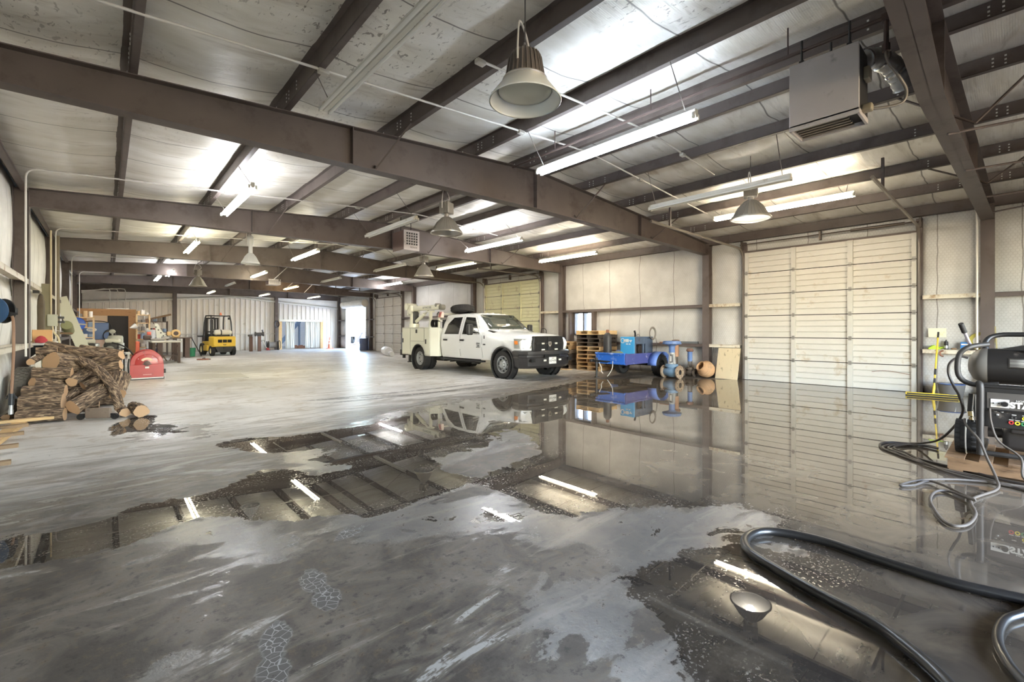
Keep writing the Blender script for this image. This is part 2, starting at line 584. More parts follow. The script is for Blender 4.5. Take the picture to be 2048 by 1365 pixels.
    L.new(math_('ADD', math_('MULTIPLY', fine, .7), math_('MULTIPLY', grit, .25)), bp.inputs['Height'])
    L.new(math_('MULTIPLY', math_('SUBTRACT', 1.0, W), .22), bp.inputs['Strength'])
    rip = noise(5.0, 2, .4)
    bp2 = N.new('ShaderNodeBump')
    bp2.inputs['Distance'].default_value = .004
    L.new(rip, bp2.inputs['Height'])
    L.new(math_('MULTIPLY', W, .015), bp2.inputs['Strength'])
    L.new(bp.outputs[0], bp2.inputs['Normal'])
    L.new(bp2.outputs[0], b.inputs['Normal'])
    return m

TRACKS = [(5.0, 26.5, 17.2, .12), (5.0, 26.5, 17.75, .12), (7.5, 22.0, 13.4, .10)]
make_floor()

# ground outside, seen through the openings
mb = MB()
mb.b2((XR + .25, -30, -.12), (70, 90, -.02))
outg = mb.build('yard_ground', mat('bleached_gravel', (196, 190, 180), .9, 0, .12, 1.5))
struct(outg)
# ---------------------------------------------------------------- shell of the building
FY = [-5.43, .41, 6.25, 12.09, 17.93, 23.77, 29.61, 35.35]
XC = 6.17
CL, CR = -1.06, 13.40
def roofz(x):
    return 4.19 + .49 * (1 - abs(x - XC) / 7.35)
def raft_top(x):
    return roofz(x) - .20
def raft_bot(x):
    return 3.66 + .08 * (1 - abs(x - XC) / 7.35)
PURL = [.17, 1.66, 3.16, 4.64, 5.86, 6.50, 7.60, 9.08, 10.58, 12.05]

def ceiling_material():
    m = bpy.data.materials.new('foil_faced_insulation')
    m.use_nodes = True
    nt = m.node_tree
    N, L = nt.nodes, nt.links
    b = N['Principled BSDF']
    geo = N.new('ShaderNodeNewGeometry')
    def nz(scale, det=5, rough=.6, st=(1, 1, 1), dist=0):
        mp = N.new('ShaderNodeMapping')
        mp.inputs['Scale'].default_value = st
        L.new(geo.outputs['Position'], mp.inputs[0])
        n = N.new('ShaderNodeTexNoise')
        n.inputs['Scale'].default_value = scale
        n.inputs['Detail'].default_value = det
        n.inputs['Roughness'].default_value = rough
        n.inputs['Distortion'].default_value = dist
        L.new(mp.outputs[0], n.inputs['Vector'])
        return n.outputs[0]
    def rp(x, a, c):
        n = N.new('ShaderNodeMapRange')
        n.inputs['From Min'].default_value = a
        n.inputs['From Max'].default_value = c
        L.new(x, n.inputs['Value'])
        return n.outputs[0]
    def mul(a, c):
        n = N.new('ShaderNodeMath')
        n.operation = 'MULTIPLY'
        for i, x in enumerate((a, c)):
            if isinstance(x, (int, float)): n.inputs[i].default_value = x
            else: L.new(x, n.inputs[i])
        return n.outputs[0]
    def mix(f, a, c):
        n = N.new('ShaderNodeMix')
        n.data_type = 'RGBA'
        L.new(f, n.inputs[0])
        for i, x in ((6, a), (7, c)):
            if isinstance(x, tuple): n.inputs[i].default_value = x
            else: L.new(x, n.inputs[i])
        return n.outputs[2]
    sp = N.new('ShaderNodeSeparateXYZ')
    L.new(geo.outputs['Position'], sp.inputs[0])
    base = mix(rp(nz(1.1, 4, .5, (1, 2.5, 1)), .35, .68), srgb(226, 222, 212), srgb(248, 246, 241))
    base = mix(mul(rp(nz(2.2, 5, .6, (.5, 2.5, 1), .8), .56, .72), .45), base, srgb(158, 146, 128))
    # flaked patches where the foil has come away, most of them near the left eave and the near bays
    fl = mul(rp(nz(13, 4, .55, (1.6, .8, 1), .6), .60, .635), rp(nz(.55, 2, .5), .42, .56))
    fall = mul(rp(sp.outputs[1], 9.5, 3.0), rp(sp.outputs[0], 6.5, 2.5))
    base = mix(mul(mul(fl, fall), .85), base, srgb(96, 84, 74))
    # stapled seams of the blankets, about every 1.25 m across the bay
    ad = N.new('ShaderNodeMath'); ad.operation = 'MULTIPLY_ADD'
    L.new(nz(.9, 2), ad.inputs[0]); ad.inputs[1].default_value = .16; L.new(sp.outputs[1], ad.inputs[2])
    md = N.new('ShaderNodeMath'); md.operation = 'PINGPONG'
    L.new(ad.outputs[0], md.inputs[0]); md.inputs[1].default_value = .625
    base = mix(mul(rp(md.outputs[0], .014, .004), .8), base, srgb(70, 62, 56))
    L.new(base, b.inputs['Base Color'])
    b.inputs['Metallic'].default_value = .2
    b.inputs['Roughness'].default_value = .40
    # scrim weave and wrinkles
    wv = N.new('ShaderNodeTexWave')
    wv.wave_type = 'BANDS'; wv.bands_direction = 'Y'
    wv.inputs['Scale'].default_value = 16
    wv.inputs['Distortion'].default_value = 1.2
    L.new(geo.outputs['Position'], wv.inputs['Vector'])
    bp = N.new('ShaderNodeBump'); bp.inputs['Strength'].default_value = .18; bp.inputs['Distance'].default_value = .01
    L.new(wv.outputs['Fac'], bp.inputs['Height'])
    bp2 = N.new('ShaderNodeBump'); bp2.inputs['Strength'].default_value = .5; bp2.inputs['Distance'].default_value = .05
    L.new(nz(1.6, 3, .5, (.6, 3.2, 1)), bp2.inputs['Height'])
    L.new(bp.outputs[0], bp2.inputs['Normal'])
    L.new(bp2.outputs[0], b.inputs['Normal'])
    return m

def make_ceiling():
    knots = [XL - .02] + PURL + [XR + .02]
    xs = []
    for a, c in zip(knots[:-1], knots[1:]):
        n = max(4, int((c - a) / .17))
        xs += [(a + (c - a) * k / n, k / n, c - a) for k in range(n)]
    xs.append((knots[-1], 0, 1))
    ys = np.arange(YS, YN + .3, .24)
    rng = np.random.RandomState(3)
    wob = rng.rand(len(ys), len(knots)) * .5 + .75
    P = []
    for i, y in enumerate(ys):
        row = []
        kn = -1
        for (x, t, wdt) in xs:
            if t == 0: kn += 1
            ph = (y / 1.25) % 1.0
            sag = .085 * math.sin(PI * t) * min(1, wdt / 1.4) * (.72 + .28 * math.sin(PI * ph)) * (.85 + .15 * wob[i][min(kn, len(knots) - 1)])
            row.append((x, float(y), roofz(x) + .004 - sag))
        P.append(row)
    mb = MB()
    mb.grid(P)
    n0 = len(mb.v)
    o = mb.build('ceiling', ceiling_material(), angle=60)
    sd = o.modifiers.new('thick', 'SOLIDIFY')
    sd.thickness = .05
    sd.offset = 1 if True else -1
    return struct(o)
make_ceiling()
mb = MB()
mb.prism([(XL - .2, roofz(XL) + .16), (XC, roofz(XC) + .16), (XR + .2, roofz(XR) + .16), (XR + .2, roofz(XR) + .24), (XC, roofz(XC) + .24), (XL - .2, roofz(XL) + .24)], (0, YS - .2, 0), (1, 0, 0), (0, 0, 1), (0, YN - YS + .5, 0))
struct(mb.build('roof_sheet', galv))

# ---- wall linings
def insul_material(name, hexwire=True, folds=False, tone=(203, 201, 197)):
    m = bpy.data.materials.new(name)
    m.use_nodes = True
    nt = m.node_tree
    N, L = nt.nodes, nt.links
    b = N['Principled BSDF']
    geo = N.new('ShaderNodeNewGeometry')
    sp = N.new('ShaderNodeSeparateXYZ')
    L.new(geo.outputs['Position'], sp.inputs[0])
    def M_(op, a, c=None, d=None, clamp=False):
        n = N.new('ShaderNodeMath'); n.operation = op; n.use_clamp = clamp
        for i, x in enumerate((a, c, d)):
            if x is None: continue
            if isinstance(x, (int, float)): n.inputs[i].default_value = x
            else: L.new(x, n.inputs[i])
        return n.outputs[0]
    def nz(scale, det=5, st=(1, 1, 1), rough=.6):
        mp = N.new('ShaderNodeMapping'); mp.inputs['Scale'].default_value = st
        L.new(geo.outputs['Position'], mp.inputs[0])
        n = N.new('ShaderNodeTexNoise'); n.inputs['Scale'].default_value = scale; n.inputs['Detail'].default_value = det; n.inputs['Roughness'].default_value = rough
        L.new(mp.outputs[0], n.inputs['Vector'])
        return n.outputs[0]
    def rp(x, a, c, lo=0., hi=1.):
        n = N.new('ShaderNodeMapRange'); n.inputs['From Min'].default_value = a; n.inputs['From Max'].default_value = c
        n.inputs['To Min'].default_value = lo; n.inputs['To Max'].default_value = hi
        L.new(x, n.inputs['Value'])
        return n.outputs[0]
    def mix(f, a, c):
        n = N.new('ShaderNodeMix'); n.data_type = 'RGBA'
        L.new(f, n.inputs[0])
        for i, x in ((6, a), (7, c)):
            if isinstance(x, tuple): n.inputs[i].default_value = x
            else: L.new(x, n.inputs[i])
        return n.outputs[2]
    base = mix(rp(nz(1.3, 5), .35, .7), srgb(*[max(0, t - 14) for t in tone]), srgb(*[min(255, t + 8) for t in tone]))
    low = rp(sp.outputs[2], 1.5, .1)
    base = mix(M_('MULTIPLY', M_('MULTIPLY', rp(nz(5, 7, (1, 1, .6)), .45, .72), low), .75), base, srgb(156, 136, 108))
    base = mix(M_('MULTIPLY', rp(nz(4.5, 6, (1, 1.2, 1), .7), .70, .745), .8), base, srgb(88, 78, 68))
    if hexwire:
        s = .062
        u = M_('DIVIDE', sp.outputs[1], s); v = M_('DIVIDE', sp.outputs[2], s * math.sqrt(3))
        def lat(off):
            a = M_('SUBTRACT', M_('FRACT', M_('ADD', u, off)), .5)
            c = M_('MULTIPLY', M_('SUBTRACT', M_('FRACT', M_('ADD', v, off)), .5), math.sqrt(3))
            return M_('ABSOLUTE', a), M_('SQRT', M_('ADD', M_('MULTIPLY', a, a), M_('MULTIPLY', c, c)))
        a1, d1 = lat(0.0)
        a2, d2 = lat(.5)
        near = M_('LESS_THAN', M_('ABSOLUTE', M_('SUBTRACT', d1, d2)), .06)
        e1 = M_('MULTIPLY', M_('GREATER_THAN', a1, .465), M_('LESS_THAN', d1, d2))
        e2 = M_('MULTIPLY', M_('GREATER_THAN', a2, .465), M_('LESS_THAN', d2, d1))
        wire = M_('MAXIMUM', near, M_('MAXIMUM', e1, e2))
        base = mix(M_('MULTIPLY', wire, .42), base, srgb(120, 112, 104))
    # blanket seams
    ad = M_('MULTIPLY_ADD', nz(1.2, 2), .12, sp.outputs[1])
    pp = M_('PINGPONG', ad, .62 if not folds else .21)
    base = mix(M_('MULTIPLY', rp(pp, .013, .004), .75 if not folds else .4), base, srgb(96, 88, 82))
    L.new(base, b.inputs['Base Color'])
    b.inputs['Roughness'].default_value = .48
    bp = N.new('ShaderNodeBump'); bp.inputs['Strength'].default_value = .5; bp.inputs['Distance'].default_value = .04
    L.new(nz(3.0, 4, (1, 1.6, .5)), bp.inputs['Height'])
    L.new(bp.outputs[0], b.inputs['Normal'])
    return m

def wall_grid(name, x, side, y0, y1, z1f, holes, girts, m, fold=0.0, dy=.2, dz=.15):
    """lining of a long wall, bulging between girts; holes are (y0, y1, z0, z1) openings"""
    ys = sorted(set([round(v, 3) for v in np.arange(y0, y1, dy)] + [y1] + [h for q in holes for h in q[:2]]))
    zs = sorted(set([round(v, 3) for v in np.arange(0, 4.05, dz)] + [h for q in holes for h in q[2:] if h > 0]))
    zs.append(4.17)
    idx, V, F = {}, [], []
    gz = [0] + girts + [4.17]
    def pt(i, j):
        if (i, j) not in idx:
            y, z = ys[i], zs[j]
            k = max(q for q in range(len(gz) - 1) if gz[q] <= z + 1e-6)
            t = (z - gz[k]) / (gz[k + 1] - gz[k])
            bz = max(0.0, math.sin(PI * min(1, max(0, t)))) ** .6
            dc = min(abs(y - f) for f in FY)
            bc = min(1, dc / .5) ** .5
            dh = 1.0
            for q in holes:
                if z < q[3] + .3:
                    dd = max(q[0] - y, y - q[1], 0)
                    dh = min(dh, min(1, dd / .35))
            off = (.085 if side > 0 else .045) * bz * (.35 + .65 * bc) * dh
            if fold:
                off += fold * bz * abs(math.sin(y * 11.3 + .8 * math.sin(z * 1.7 + y)))
            idx[(i, j)] = len(V)
            V.append((x - side * off, y, z))
        return idx[(i, j)]
    for i in range(len(ys) - 1):
        for j in range(len(zs) - 1):
            yc, zc = (ys[i] + ys[i + 1]) / 2, (zs[j] + zs[j + 1]) / 2
            if any(q[0] < yc < q[1] and q[2] < zc < q[3] for q in holes):
                continue
            F.append((pt(i, j), pt(i + 1, j), pt(i + 1, j + 1), pt(i, j + 1)))
    mb = MB()
    mb._add(V, F)
    o = mb.build(name, m, angle=60)
    sd = o.modifiers.new('thick', 'SOLIDIFY')
    sd.thickness = .05
    sd.offset = 0
    return struct(o)

DOORS = [('door_1', 1.50, 5.17, 3.60, (203, 199, 190)), ('door_2', 13.33, 17.03, 3.56, (214, 211, 176)), ('door_3', 25.27, 28.83, 3.50, (205, 201, 194))]
ROLL = (30.40, 33.95, 0, 3.02)
WIN = (10.62, 11.56, 1.22, 2.10)
holes = [(a, c, 0, z) for _, a, c, z, _ in DOORS] + [ROLL, WIN]
wall_grid('wall_right', XR + .06, 1, YS, YN, None, holes, [.94, 2.13], insul_material('white_vinyl_insulation_under_wire', True))
wall_grid('wall_left', XL - .06, -1, YS, YN, None, [], [1.12, 2.28], insul_material('white_vinyl_insulation_folds', False, True, (226, 224, 218)), fold=.035, dy=.05)

# outside sheeting of the two long walls keeps the daylight out
mb = MB()
mb.b2((XL - .3, YS - .2, 0), (XL - .22, YN + .2, 4.5))
struct(mb.build('siding_left', galv))
mb = MB()
cuts = sorted([(h[0], h[1], h[2], h[3]) for h in holes])
y = YS - .2
for (a, c, z0, z1) in cuts:
    mb.b2((XR + .22, y, 0), (XR + .25, a, 4.5))
    mb.b2((XR + .22, a, z1), (XR + .25, c, 4.5))
    if z0 > 0: mb.b2((XR + .22, a, 0), (XR + .25, c, z0))
    y = c
mb.b2((XR + .22, y, 0), (XR + .25, YN + .2, 4.5))
struct(mb.build('siding_right', galv))
# wall behind the camera, with an unseen wide opening added to let in frontal daylight
mb = MB()
SB = (1.4, 8.4, 3.4)
mb.b2((XL - .2, YS - .1, 0), (SB[0], YS, 4.7)); mb.b2((SB[1], YS - .1, 0), (XR + .2, YS, 4.7)); mb.b2((SB[0], YS - .1, SB[2]), (SB[1], YS, 4.7))
struct(mb.build('wall_back', whitepaint))

# ---- steel frames: columns and tapered rafters, each its own member
def frame(k):
    y = FY[k]
    for sgn, xc, nm in ((-1, CL, 'left'), (1, CR, 'right')):
        mb = MB()
        out = xc + sgn * .2
        zt = raft_top(xc) if k else raft_top(xc)
        mb.b2((xc - .006, y - .1, 0), (xc + .006, y + .1, zt))
        mb.b2((out - .006, y - .1, 0), (out + .006, y + .1, zt))
        mb.b2((xc, y - .005, 0), (out, y + .005, zt))
        mb.b2((min(xc, out) - .03, y - .14, 0), (max(xc, out) + .03, y + .14, .018))
        struct(mb.build('steel_column', brown))
    mb = MB()
    skew = .17 if k == 1 else 0.0
    ya, yb = y - skew * .02, y + skew
    for x0, x1 in ((CL, XC), (CR, XC)):
        y0, y1 = ya, yb
        def q(x, z, dy):
            t = (x - x0) / (x1 - x0)
            return (x, y0 + (y1 - y0) * t + dy, z)
        for dyy, zz in ((.1, None),):
            for top in (True, False):
                za, zb = (raft_top(x0), raft_top(x1)) if top else (raft_bot(x0), raft_bot(x1))
                th = -.011 if top else .011
                mb.loft([[q(x0, za, -.1), q(x0, za, .1), q(x0, za + th, .1), q(x0, za + th, -.1)], [q(x1, zb, -.1), q(x1, zb, .1), q(x1, zb + th, .1), q(x1, zb + th, -.1)]])
        mb.loft([[q(x0, raft_bot(x0), -.004), q(x0, raft_bot(x0), .004), q(x0, raft_top(x0), .004), q(x0, raft_top(x0), -.004)], [q(x1, raft_bot(x1), -.004), q(x1, raft_bot(x1), .004), q(x1, raft_top(x1), .004), q(x1, raft_top(x1), -.004)]])
        xm = (x0 + x1) / 2
        ym = (y0 + y1) / 2
        mb.b2((xm - .006, ym - .09, raft_bot(xm)), (xm + .006, ym + .09, raft_top(xm)))
    mb.b2((XC - .02, yb - .1, raft_bot(XC)), (XC + .02, yb + .1, raft_top(XC)))
    struct(mb.build('rafter_beam', brown))
for k in range(1, 8):
    frame(k)

# purlins: Z sections with lap bolts, pale to stand also for light through punched holes
def purlin(x):
    mb = MB()
    zt = roofz(x) - .004
    zb = zt - .195
    mb.b2((x - .004, YS, zb), (x + .004, YN - .02, zt))
    s = 1 if x < XC else -1
    mb.b2((x, YS, zb), (x + s * .07, YN - .02, zb + .006))
    mb.b2((x, YS, zt - .006), (x - s * .07, YN - .02, zt))
    mb.b2((x + s * .066, YS, zb), (x + s * .07, YN - .02, zb + .02))
    mb.slot = 1
    for f in FY[1:6]:
        for dy in (-.62, -.32, -.22, .22, .32, .62):
            for dz in (.05, .095, .14):
                for sd in (-1, 1):
                    xx = x + sd * .006
                    mb.box((xx, f + dy, zb + dz), (.008, .018, .018))
    struct(mb.build('purlin', [brown, mat('bolt_and_light_dot', (225, 225, 222), .35, .6, .05, 9)], smooth=False))
for x in PURL:
    purlin(x)
for x, nm in ((CL - .1, 'left'), (CR + .12, 'right')):
    mb = MB()
    zt = roofz(x) - .01
    s = -1 if nm == 'right' else 1
    mb.b2((x - .005, YS, zt - .25), (x + .005, YN, zt))
    mb.b2((x, YS, zt - .25), (x + s * .09, YN, zt - .243))
    mb.b2((x + s * .085, YS, zt - .25), (x + s * .09, YN, zt - .22))
    struct(mb.build('eave_strut', brown))

# girts
def girt(x, side, z, y0, y1, m):
    mb = MB()
    mb.b2((x, y0, z - .045), (x + side * .006, y1, z + .045))
    mb.b2((x, y0, z + .03), (x + side * .21, y1, z + .036))
    struct(mb.build('wall_girt', m))
girtw = mat('cream_painted_girt', (214, 206, 188), .5, 0, .12, 6, dirt=((150, 120, 84), .5, 6))
for k in range(0, 7):
    y0, y1 = FY[k] + .02, FY[k + 1] - .02
    for z in (2.28, 1.12):
        girt(CL - .0, -1, z, y0, y1, girtw if k < 4 else brown)
    for z in (2.13, .94):
        blk = [(a, c) for _, a, c, _, _ in DOORS] + [(ROLL[0], ROLL[1])]
        segs = [(y0, y1)]
        for (a, c) in blk:
            segs = [s for (p, q) in segs for s in ((p, min(q, a - .1)), (max(p, c + .1), q)) if s[1] - s[0] > .15]
        for (p, q) in segs:
            girt(CR + .02, 1, z, p, q, girtw if (k in (1,) or len(segs) > 1) and k < 4 else brown)

# flange braces: thin angles from the rafter's lower flange up to the purlins
for k in (1, 2, 3, 4):
    for x in (PURL[6], PURL[8], PURL[2]):
        for sgn in (1, -1):
            mb = MB()
            xb = x - .28
            mb.tube([(xb, FY[k] - .09 * 1, raft_bot(xb) + .02), (x, FY[k] - .62 if sgn > 0 else FY[k] + .62, roofz(x) - .19)], .014, 4)
            struct(mb.build('flange_brace', brown))
# bracing rods beyond the near frame
for (p, q) in (((9.2, .50, 3.70), (10.9, -2.2, 4.05)), ((11.4, .44, 3.72), (12.7, -2.0, 4.0)), ((12.9, .44, 3.70), (13.3, -1.4, 3.95)), ((7.4, .55, 3.72), (9.2, -2.2, 4.15))):
    mb = MB()
    mb.tube([p, q], .016, 6)
    struct(mb.build('flange_brace', brown))

# ---- sectional doors of the right wall
def door(nm, y0, y1, z1, rgb):
    t = bpy.data.objects.new(nm, None)
    COL.objects.link(t)
    struct(t)
    pm = mat(nm + '_painted_steel', rgb, .42, 0, .05, 4, dirt=((176, 160, 134), .3, 2.2))
    sm = mat(nm + '_stile_steel', tuple(int(c * .97) for c in rgb), .42, 0, .06, 7)
    hingem = mat('zinc_hinge', (150, 146, 138), .4, .6, .2, 12)
    seam = mat('dark_gap', (60, 55, 50), .8)
    xd = XR - .09
    n = 6
    ph = z1 / n
    for i in range(n):
        za, zb = i * ph + .010, (i + 1) * ph - .010
        g = .013
        prof = [(0, za)]
        nr = 4
        for r in range(1, nr):
            zz = za + (zb - za) * r / nr
            prof += [(0, zz - g), (.03, zz - g * .5), (.03, zz + g * .5), (0, zz + g)]
        prof += [(0, zb), (.04, zb), (.04, za)]
        mb = MB()
        mb.prism(prof, (xd, y0, 0), (1, 0, 0), (0, 0, 1), (0, y1 - y0, 0))
        p = mb.build('panel', pm, t, smooth=False)
        for yy, wd in ((y0 + .05, .09), (y0 + (y1 - y0) / 3, .11), (y0 + 2 * (y1 - y0) / 3, .11), (y1 - .05, .09)):
            m2 = MB()
            m2.b2((xd - .045, yy - wd / 2, za), (xd + .003, yy + wd / 2, zb))
            m2.build('stile', sm, p, smooth=False)
            if i:
                m3 = MB()
                m3.box((xd - .052, yy, za - .006), (.014, .06, .10))
                m3.cyl((xd - .06, yy - .035, za - .006), (xd - .06, yy + .035, za - .006), .012, n=8)
                m3.build('hinge', hingem, p)
    m4 = MB()
    m4.b2((xd + .042, y0, 0), (xd + .05, y1, z1))
    m4.build('backing', seam, t)
    for yy, s in ((y0 - .035, -1), (y1 + .035, 1)):
        pts = [(xd - .05, yy, .02), (xd - .05, yy, z1 - .25)] + arc((xd - .40, yy, z1 - .25), .35, 0, PI / 2, 7)
        xe = 8.62 if nm == 'door_1' else 10.2
        pts.append((xe, yy, z1 + .12))
        mb = MB()
        mb.tube(pts, .03, 6)
        mb.build('track', mat('track_steel', (128, 120, 112), .4, .6, .2, 8), t)
        mb = MB()
        mb.b2((xd - .01, yy - .055, 0), (XR + .05, yy + .055, z1 + .3))
        mb.build('jamb', brown, t)
        mb = MB()
        mb.b2((9.4 if nm == 'door_1' else 10.8, yy - .02, z1 + .12), (9.44 if nm == 'door_1' else 10.84, yy + .02, roofz(10.5) - .18))
        mb.build('track_hanger', brown, t)
    mb = MB()
    mb.cyl((xd - .1, y0 - .1, z1 + .22), (xd - .1, y1 + .1, z1 + .22), .016, n=8)
    mb.cyl((xd - .1, y0 + .2, z1 + .22), (xd - .1, y0 + 1.2, z1 + .22), .034, n=10)
    for yy in (y0 - .06, (y0 + y1) / 2, y1 + .06):
        mb.box((xd - .06, yy, z1 + .2), (.12, .04, .22))
    mb.build('spring_shaft', mat('oily_steel', (96, 86, 78), .4, .5, .2, 8), t)
    mb = MB()
    mb.b2((xd, y0 - .05, z1 - .01), (XR + .02, y1 + .05, z1 + .04))
    mb.build('header', brown, t)
    return t
for d in DOORS:
    door(*d)
# rope and handle on the nearest door
mb = MB()
mb.tube(spline([(XR - .14, 2.3, .42), (XR - .15, 2.05, .46), (XR - .15, 1.8, .43), (XR - .14, 1.62, .40)], 6), .006, 6)
dr = mb.build('pull_rope', mat('frayed_rope', (122, 84, 62), .9), bpy.data.objects['door_1'])

# ---- roll-up door in the far bay, wound open
t = bpy.data.objects.new('door_4', None)
COL.objects.link(t)
struct(t)
mb = MB()
yc0, yc1 = ROLL[0] - .15, ROLL[1] + .15
mb.cyl((XR - .26, yc0, 3.28), (XR - .26, yc1, 3.28), .25, n=20)
for k in range(14):
    mb.tube([(XR - .26 + .255 * math.cos(a), yc0 + (yc1 - yc0) * k / 13, 3.28 + .255 * math.sin(a)) for a in [2 * PI * q / 16 for q in range(16)]], .008, 4, closed=True)
mb.build('curtain_roll', mat('rolled_curtain_steel', (222, 216, 204), .45), t)
for yy in (ROLL[0] - .03, ROLL[1] + .03):
    mb = MB()
    mb.b2((XR - .14, yy - .06, 0), (XR + .2, yy + .06, 3.3))
    mb.build('guide_rail', mat('pale_guide', (196, 194, 192), .45), t)

# ---- window of the right wall
t = bpy.data.objects.new('window_1', None)
COL.objects.link(t)
struct(t)
mb = MB()
y0, y1, z0, z1 = WIN
for a, c in (((y0, z0), (y0 + .05, z1)), ((y1 - .05, z0), (y1, z1)), ((y0, z0), (y1, z0 + .05)), ((y0, z1 - .05), (y1, z1)), (((y0 + y1) / 2 - .035, z0), ((y0 + y1) / 2 + .035, z1))):
    mb.b2((XR - .02, a[0], a[1]), (XR + .22, c[0], c[1]))
mb.build('window_frame', mat('window_aluminium', (92, 90, 98), .4, .2), t)
mb = MB()
mb.b2((XR + .12, y0 + .04, z0 + .04), (XR + .125, y1 - .04, z1 - .04))
mb.build('pane', glassmat('hazy_window_glass', (240, 244, 250), .12, .95), t)
for yy in (y0 - .09, y1 + .09):
    mb = MB()
    mb.b2((CR + .02, yy - .05, .98), (XR + .05, yy + .05, 2.1))
    struct(mb.build('window_post', brown))

# ---- far end wall: ribbed sheet below a gable trim, insulation above
def gtrim(x): return 3.02 + .64 * (1 - abs(x - 6.5) / 7.5)
OPN = (9.25, 12.28, 2.08)
mb = MB()
ribs = [(-.3, 0)]
x = XL - .05
pts = []
while x < XR + .1:
    pts += [(x, 0), (x + .215, 0), (x + .235, -.055), (x + .285, -.055), (x + .305, 0)]
    x += .305
ZG = 12
def wallstrip(pts, zlo, zhi):
    P = [[(px, YN + .06 + py, z(px)) for px, py in pts] for z in (zlo, zhi)]
    mb.grid(P)
wallstrip([p for p in pts if p[0] < OPN[0]] + [(OPN[0], 0)], lambda x: 0, gtrim)
wallstrip([(OPN[1], 0)] + [p for p in pts if p[0] > OPN[1]], lambda x: 0, gtrim)
wallstrip([(OPN[0], 0)] + [p for p in pts if OPN[0] < p[0] < OPN[1]] + [(OPN[1], 0)], lambda x: OPN[2], gtrim)
o = mb.build('wall_far', mat('ribbed_wall_sheet', (214, 210, 206), .4, .1, .05, 2, dirt=((170, 158, 146), .2, 1.5)), smooth=False)
sd = o.modifiers.new('thick', 'SOLIDIFY'); sd.thickness = .01
struct(o)
mb = MB()
xs = np.linspace(XL - .05, XR + .1, 40)
mb.grid([[(float(x), YN + .03 - (.05 if q in (1, 2) else 0), gtrim(x) + (roofz(x) + .1 - gtrim(x)) * q / 3) for x in xs] for q in range(4)])
o = mb.build('wall_far_upper', insul_material('far_gable_insulation', False, False, (224, 220, 214)), angle=70)
sd = o.modifiers.new('thick', 'SOLIDIFY'); sd.thickness = .03
struct(o)
mb = MB()
for a, c in ((XL, 6.5), (6.5, XR)):
    mb.loft([[(xx, YN + .04, gtrim(xx) - .08), (xx, YN - .10, gtrim(xx) - .08), (xx, YN - .10, gtrim(xx) + .0), (xx, YN - .02, gtrim(xx) + .10), (xx, YN + .04, gtrim(xx) + .10)] for xx in (a, c)])
struct(mb.build('trim_1', mat('pale_gable_trim', (206, 206, 202), .45, .1)))
for xx in (3.18, 9.02):
    mb = MB()
    mb.b2((xx - .1, YN - .25, 0), (xx + .1, YN - .24, raft_bot(xx) + .02)); mb.b2((xx - .1, YN - .05, 0), (xx + .1, YN - .04, raft_bot(xx) + .02)); mb.b2((xx - .005, YN - .25, 0), (xx + .005, YN - .05, raft_bot(xx) + .02))
    struct(mb.build('end_wall_post', brown))
mb = MB()
mb.b2((XL, YN - .12, 1.10), (OPN[0] - .15, YN - .02, 1.16))
struct(mb.build('end_wall_girt', mat('pale_girt', (196, 192, 188), .5)))
# ---------------------------------------------------------------- hanging lights
def tube_mat(name, rgb, s):
    m = bpy.data.materials.new(name)
    m.use_nodes = True
    b = m.node_tree.nodes['Principled BSDF']
    b.inputs['Base Color'].default_value = (.8, .8, .8, 1)
    b.inputs['Emission Color'].default_value = srgb(*rgb)
    b.inputs['Emission Strength'].default_value = s
    MATS[name] = m
    return m
TL = 40.0
tubes = {'cool': tube_mat('lit_tube_cool', (226, 240, 255), TL), 'neutral': tube_mat('lit_tube_neutral', (250, 251, 255), TL), 'cream': tube_mat('lit_tube_cream', (255, 240, 212), TL), 'warm': tube_mat('lit_tube_warm', (255, 214, 150), TL * .45),
         'yellow': tube_mat('lit_tube_yellow', (255, 248, 218), TL * .75), 'dim': tube_mat('lit_tube_dim', (255, 246, 214), TL * .12), 'off': mat('unlit_glass_tube', (226, 226, 222), .25, 0, .03)}
fixm = mat('fixture_enamel', (214, 212, 204), .35, 0, .05, 5, dirt=((160, 150, 130), .3, 4))
chainm = mat('hanger_chain', (110, 104, 98), .5, .5)
def strip(kind, label, x, y, z=3.85, L=2.54, tilt=0.0):
    t = thing('fluorescent_strip', label, 'light', (x, y, z), 0, 'hanging fluorescent strips', rot=(tilt, 0, 0))
    mb = MB()
    mb.prism([(-.034, .02), (.034, .02), (.03, .075), (-.03, .075)], (0, -L / 2, 0), (1, 0, 0), (0, 0, 1), (0, L, 0))
    mb.prism([(-.02, -.012), (.02, -.012), (.035, .022), (-.035, .022)], (0, -L / 2, 0), (1, 0, 0), (0, 0, 1), (0, L, 0))
    mb.build('housing', fixm, t, smooth=False)
    for s in (-1, 1):
        mb = MB()
        mb.cyl((s * .052, -L / 2 + .03, -.006), (s * .052, L / 2 - .03, -.006), .019, n=10)
        mb.build('lamp_tube', tubes[kind], t)
        for e in (-1, 1):
            mb = MB()
            mb.box((s * .052, e * (L / 2 - .015), 0), (.03, .03, .06))
            mb.build('lamp_socket', fixm, t)
    for e in (-.9, .9):
        mb = MB()
        px = min(PURL, key=lambda q: abs(q - x))
        zt = roofz(px) - .19 - z
        mb.tube([(0, e * L / 2, .07), (px - x, e * L / 2, zt)], .006, 4)
        mb.build('hanger', chainm, t)
    return t
strip('off', 'long unlit fluorescent strip at the top edge, left of the nearest bell lamp', 1.81, 3.88)
strip('cool', 'large glaring bluish white fluorescent strip hung right of the nearest bell lamp', 5.01, 3.71)
strip('off', 'unlit pale blue fluorescent strip just above the lit bell lamp', 7.87, 3.55, 3.75, 2.44)
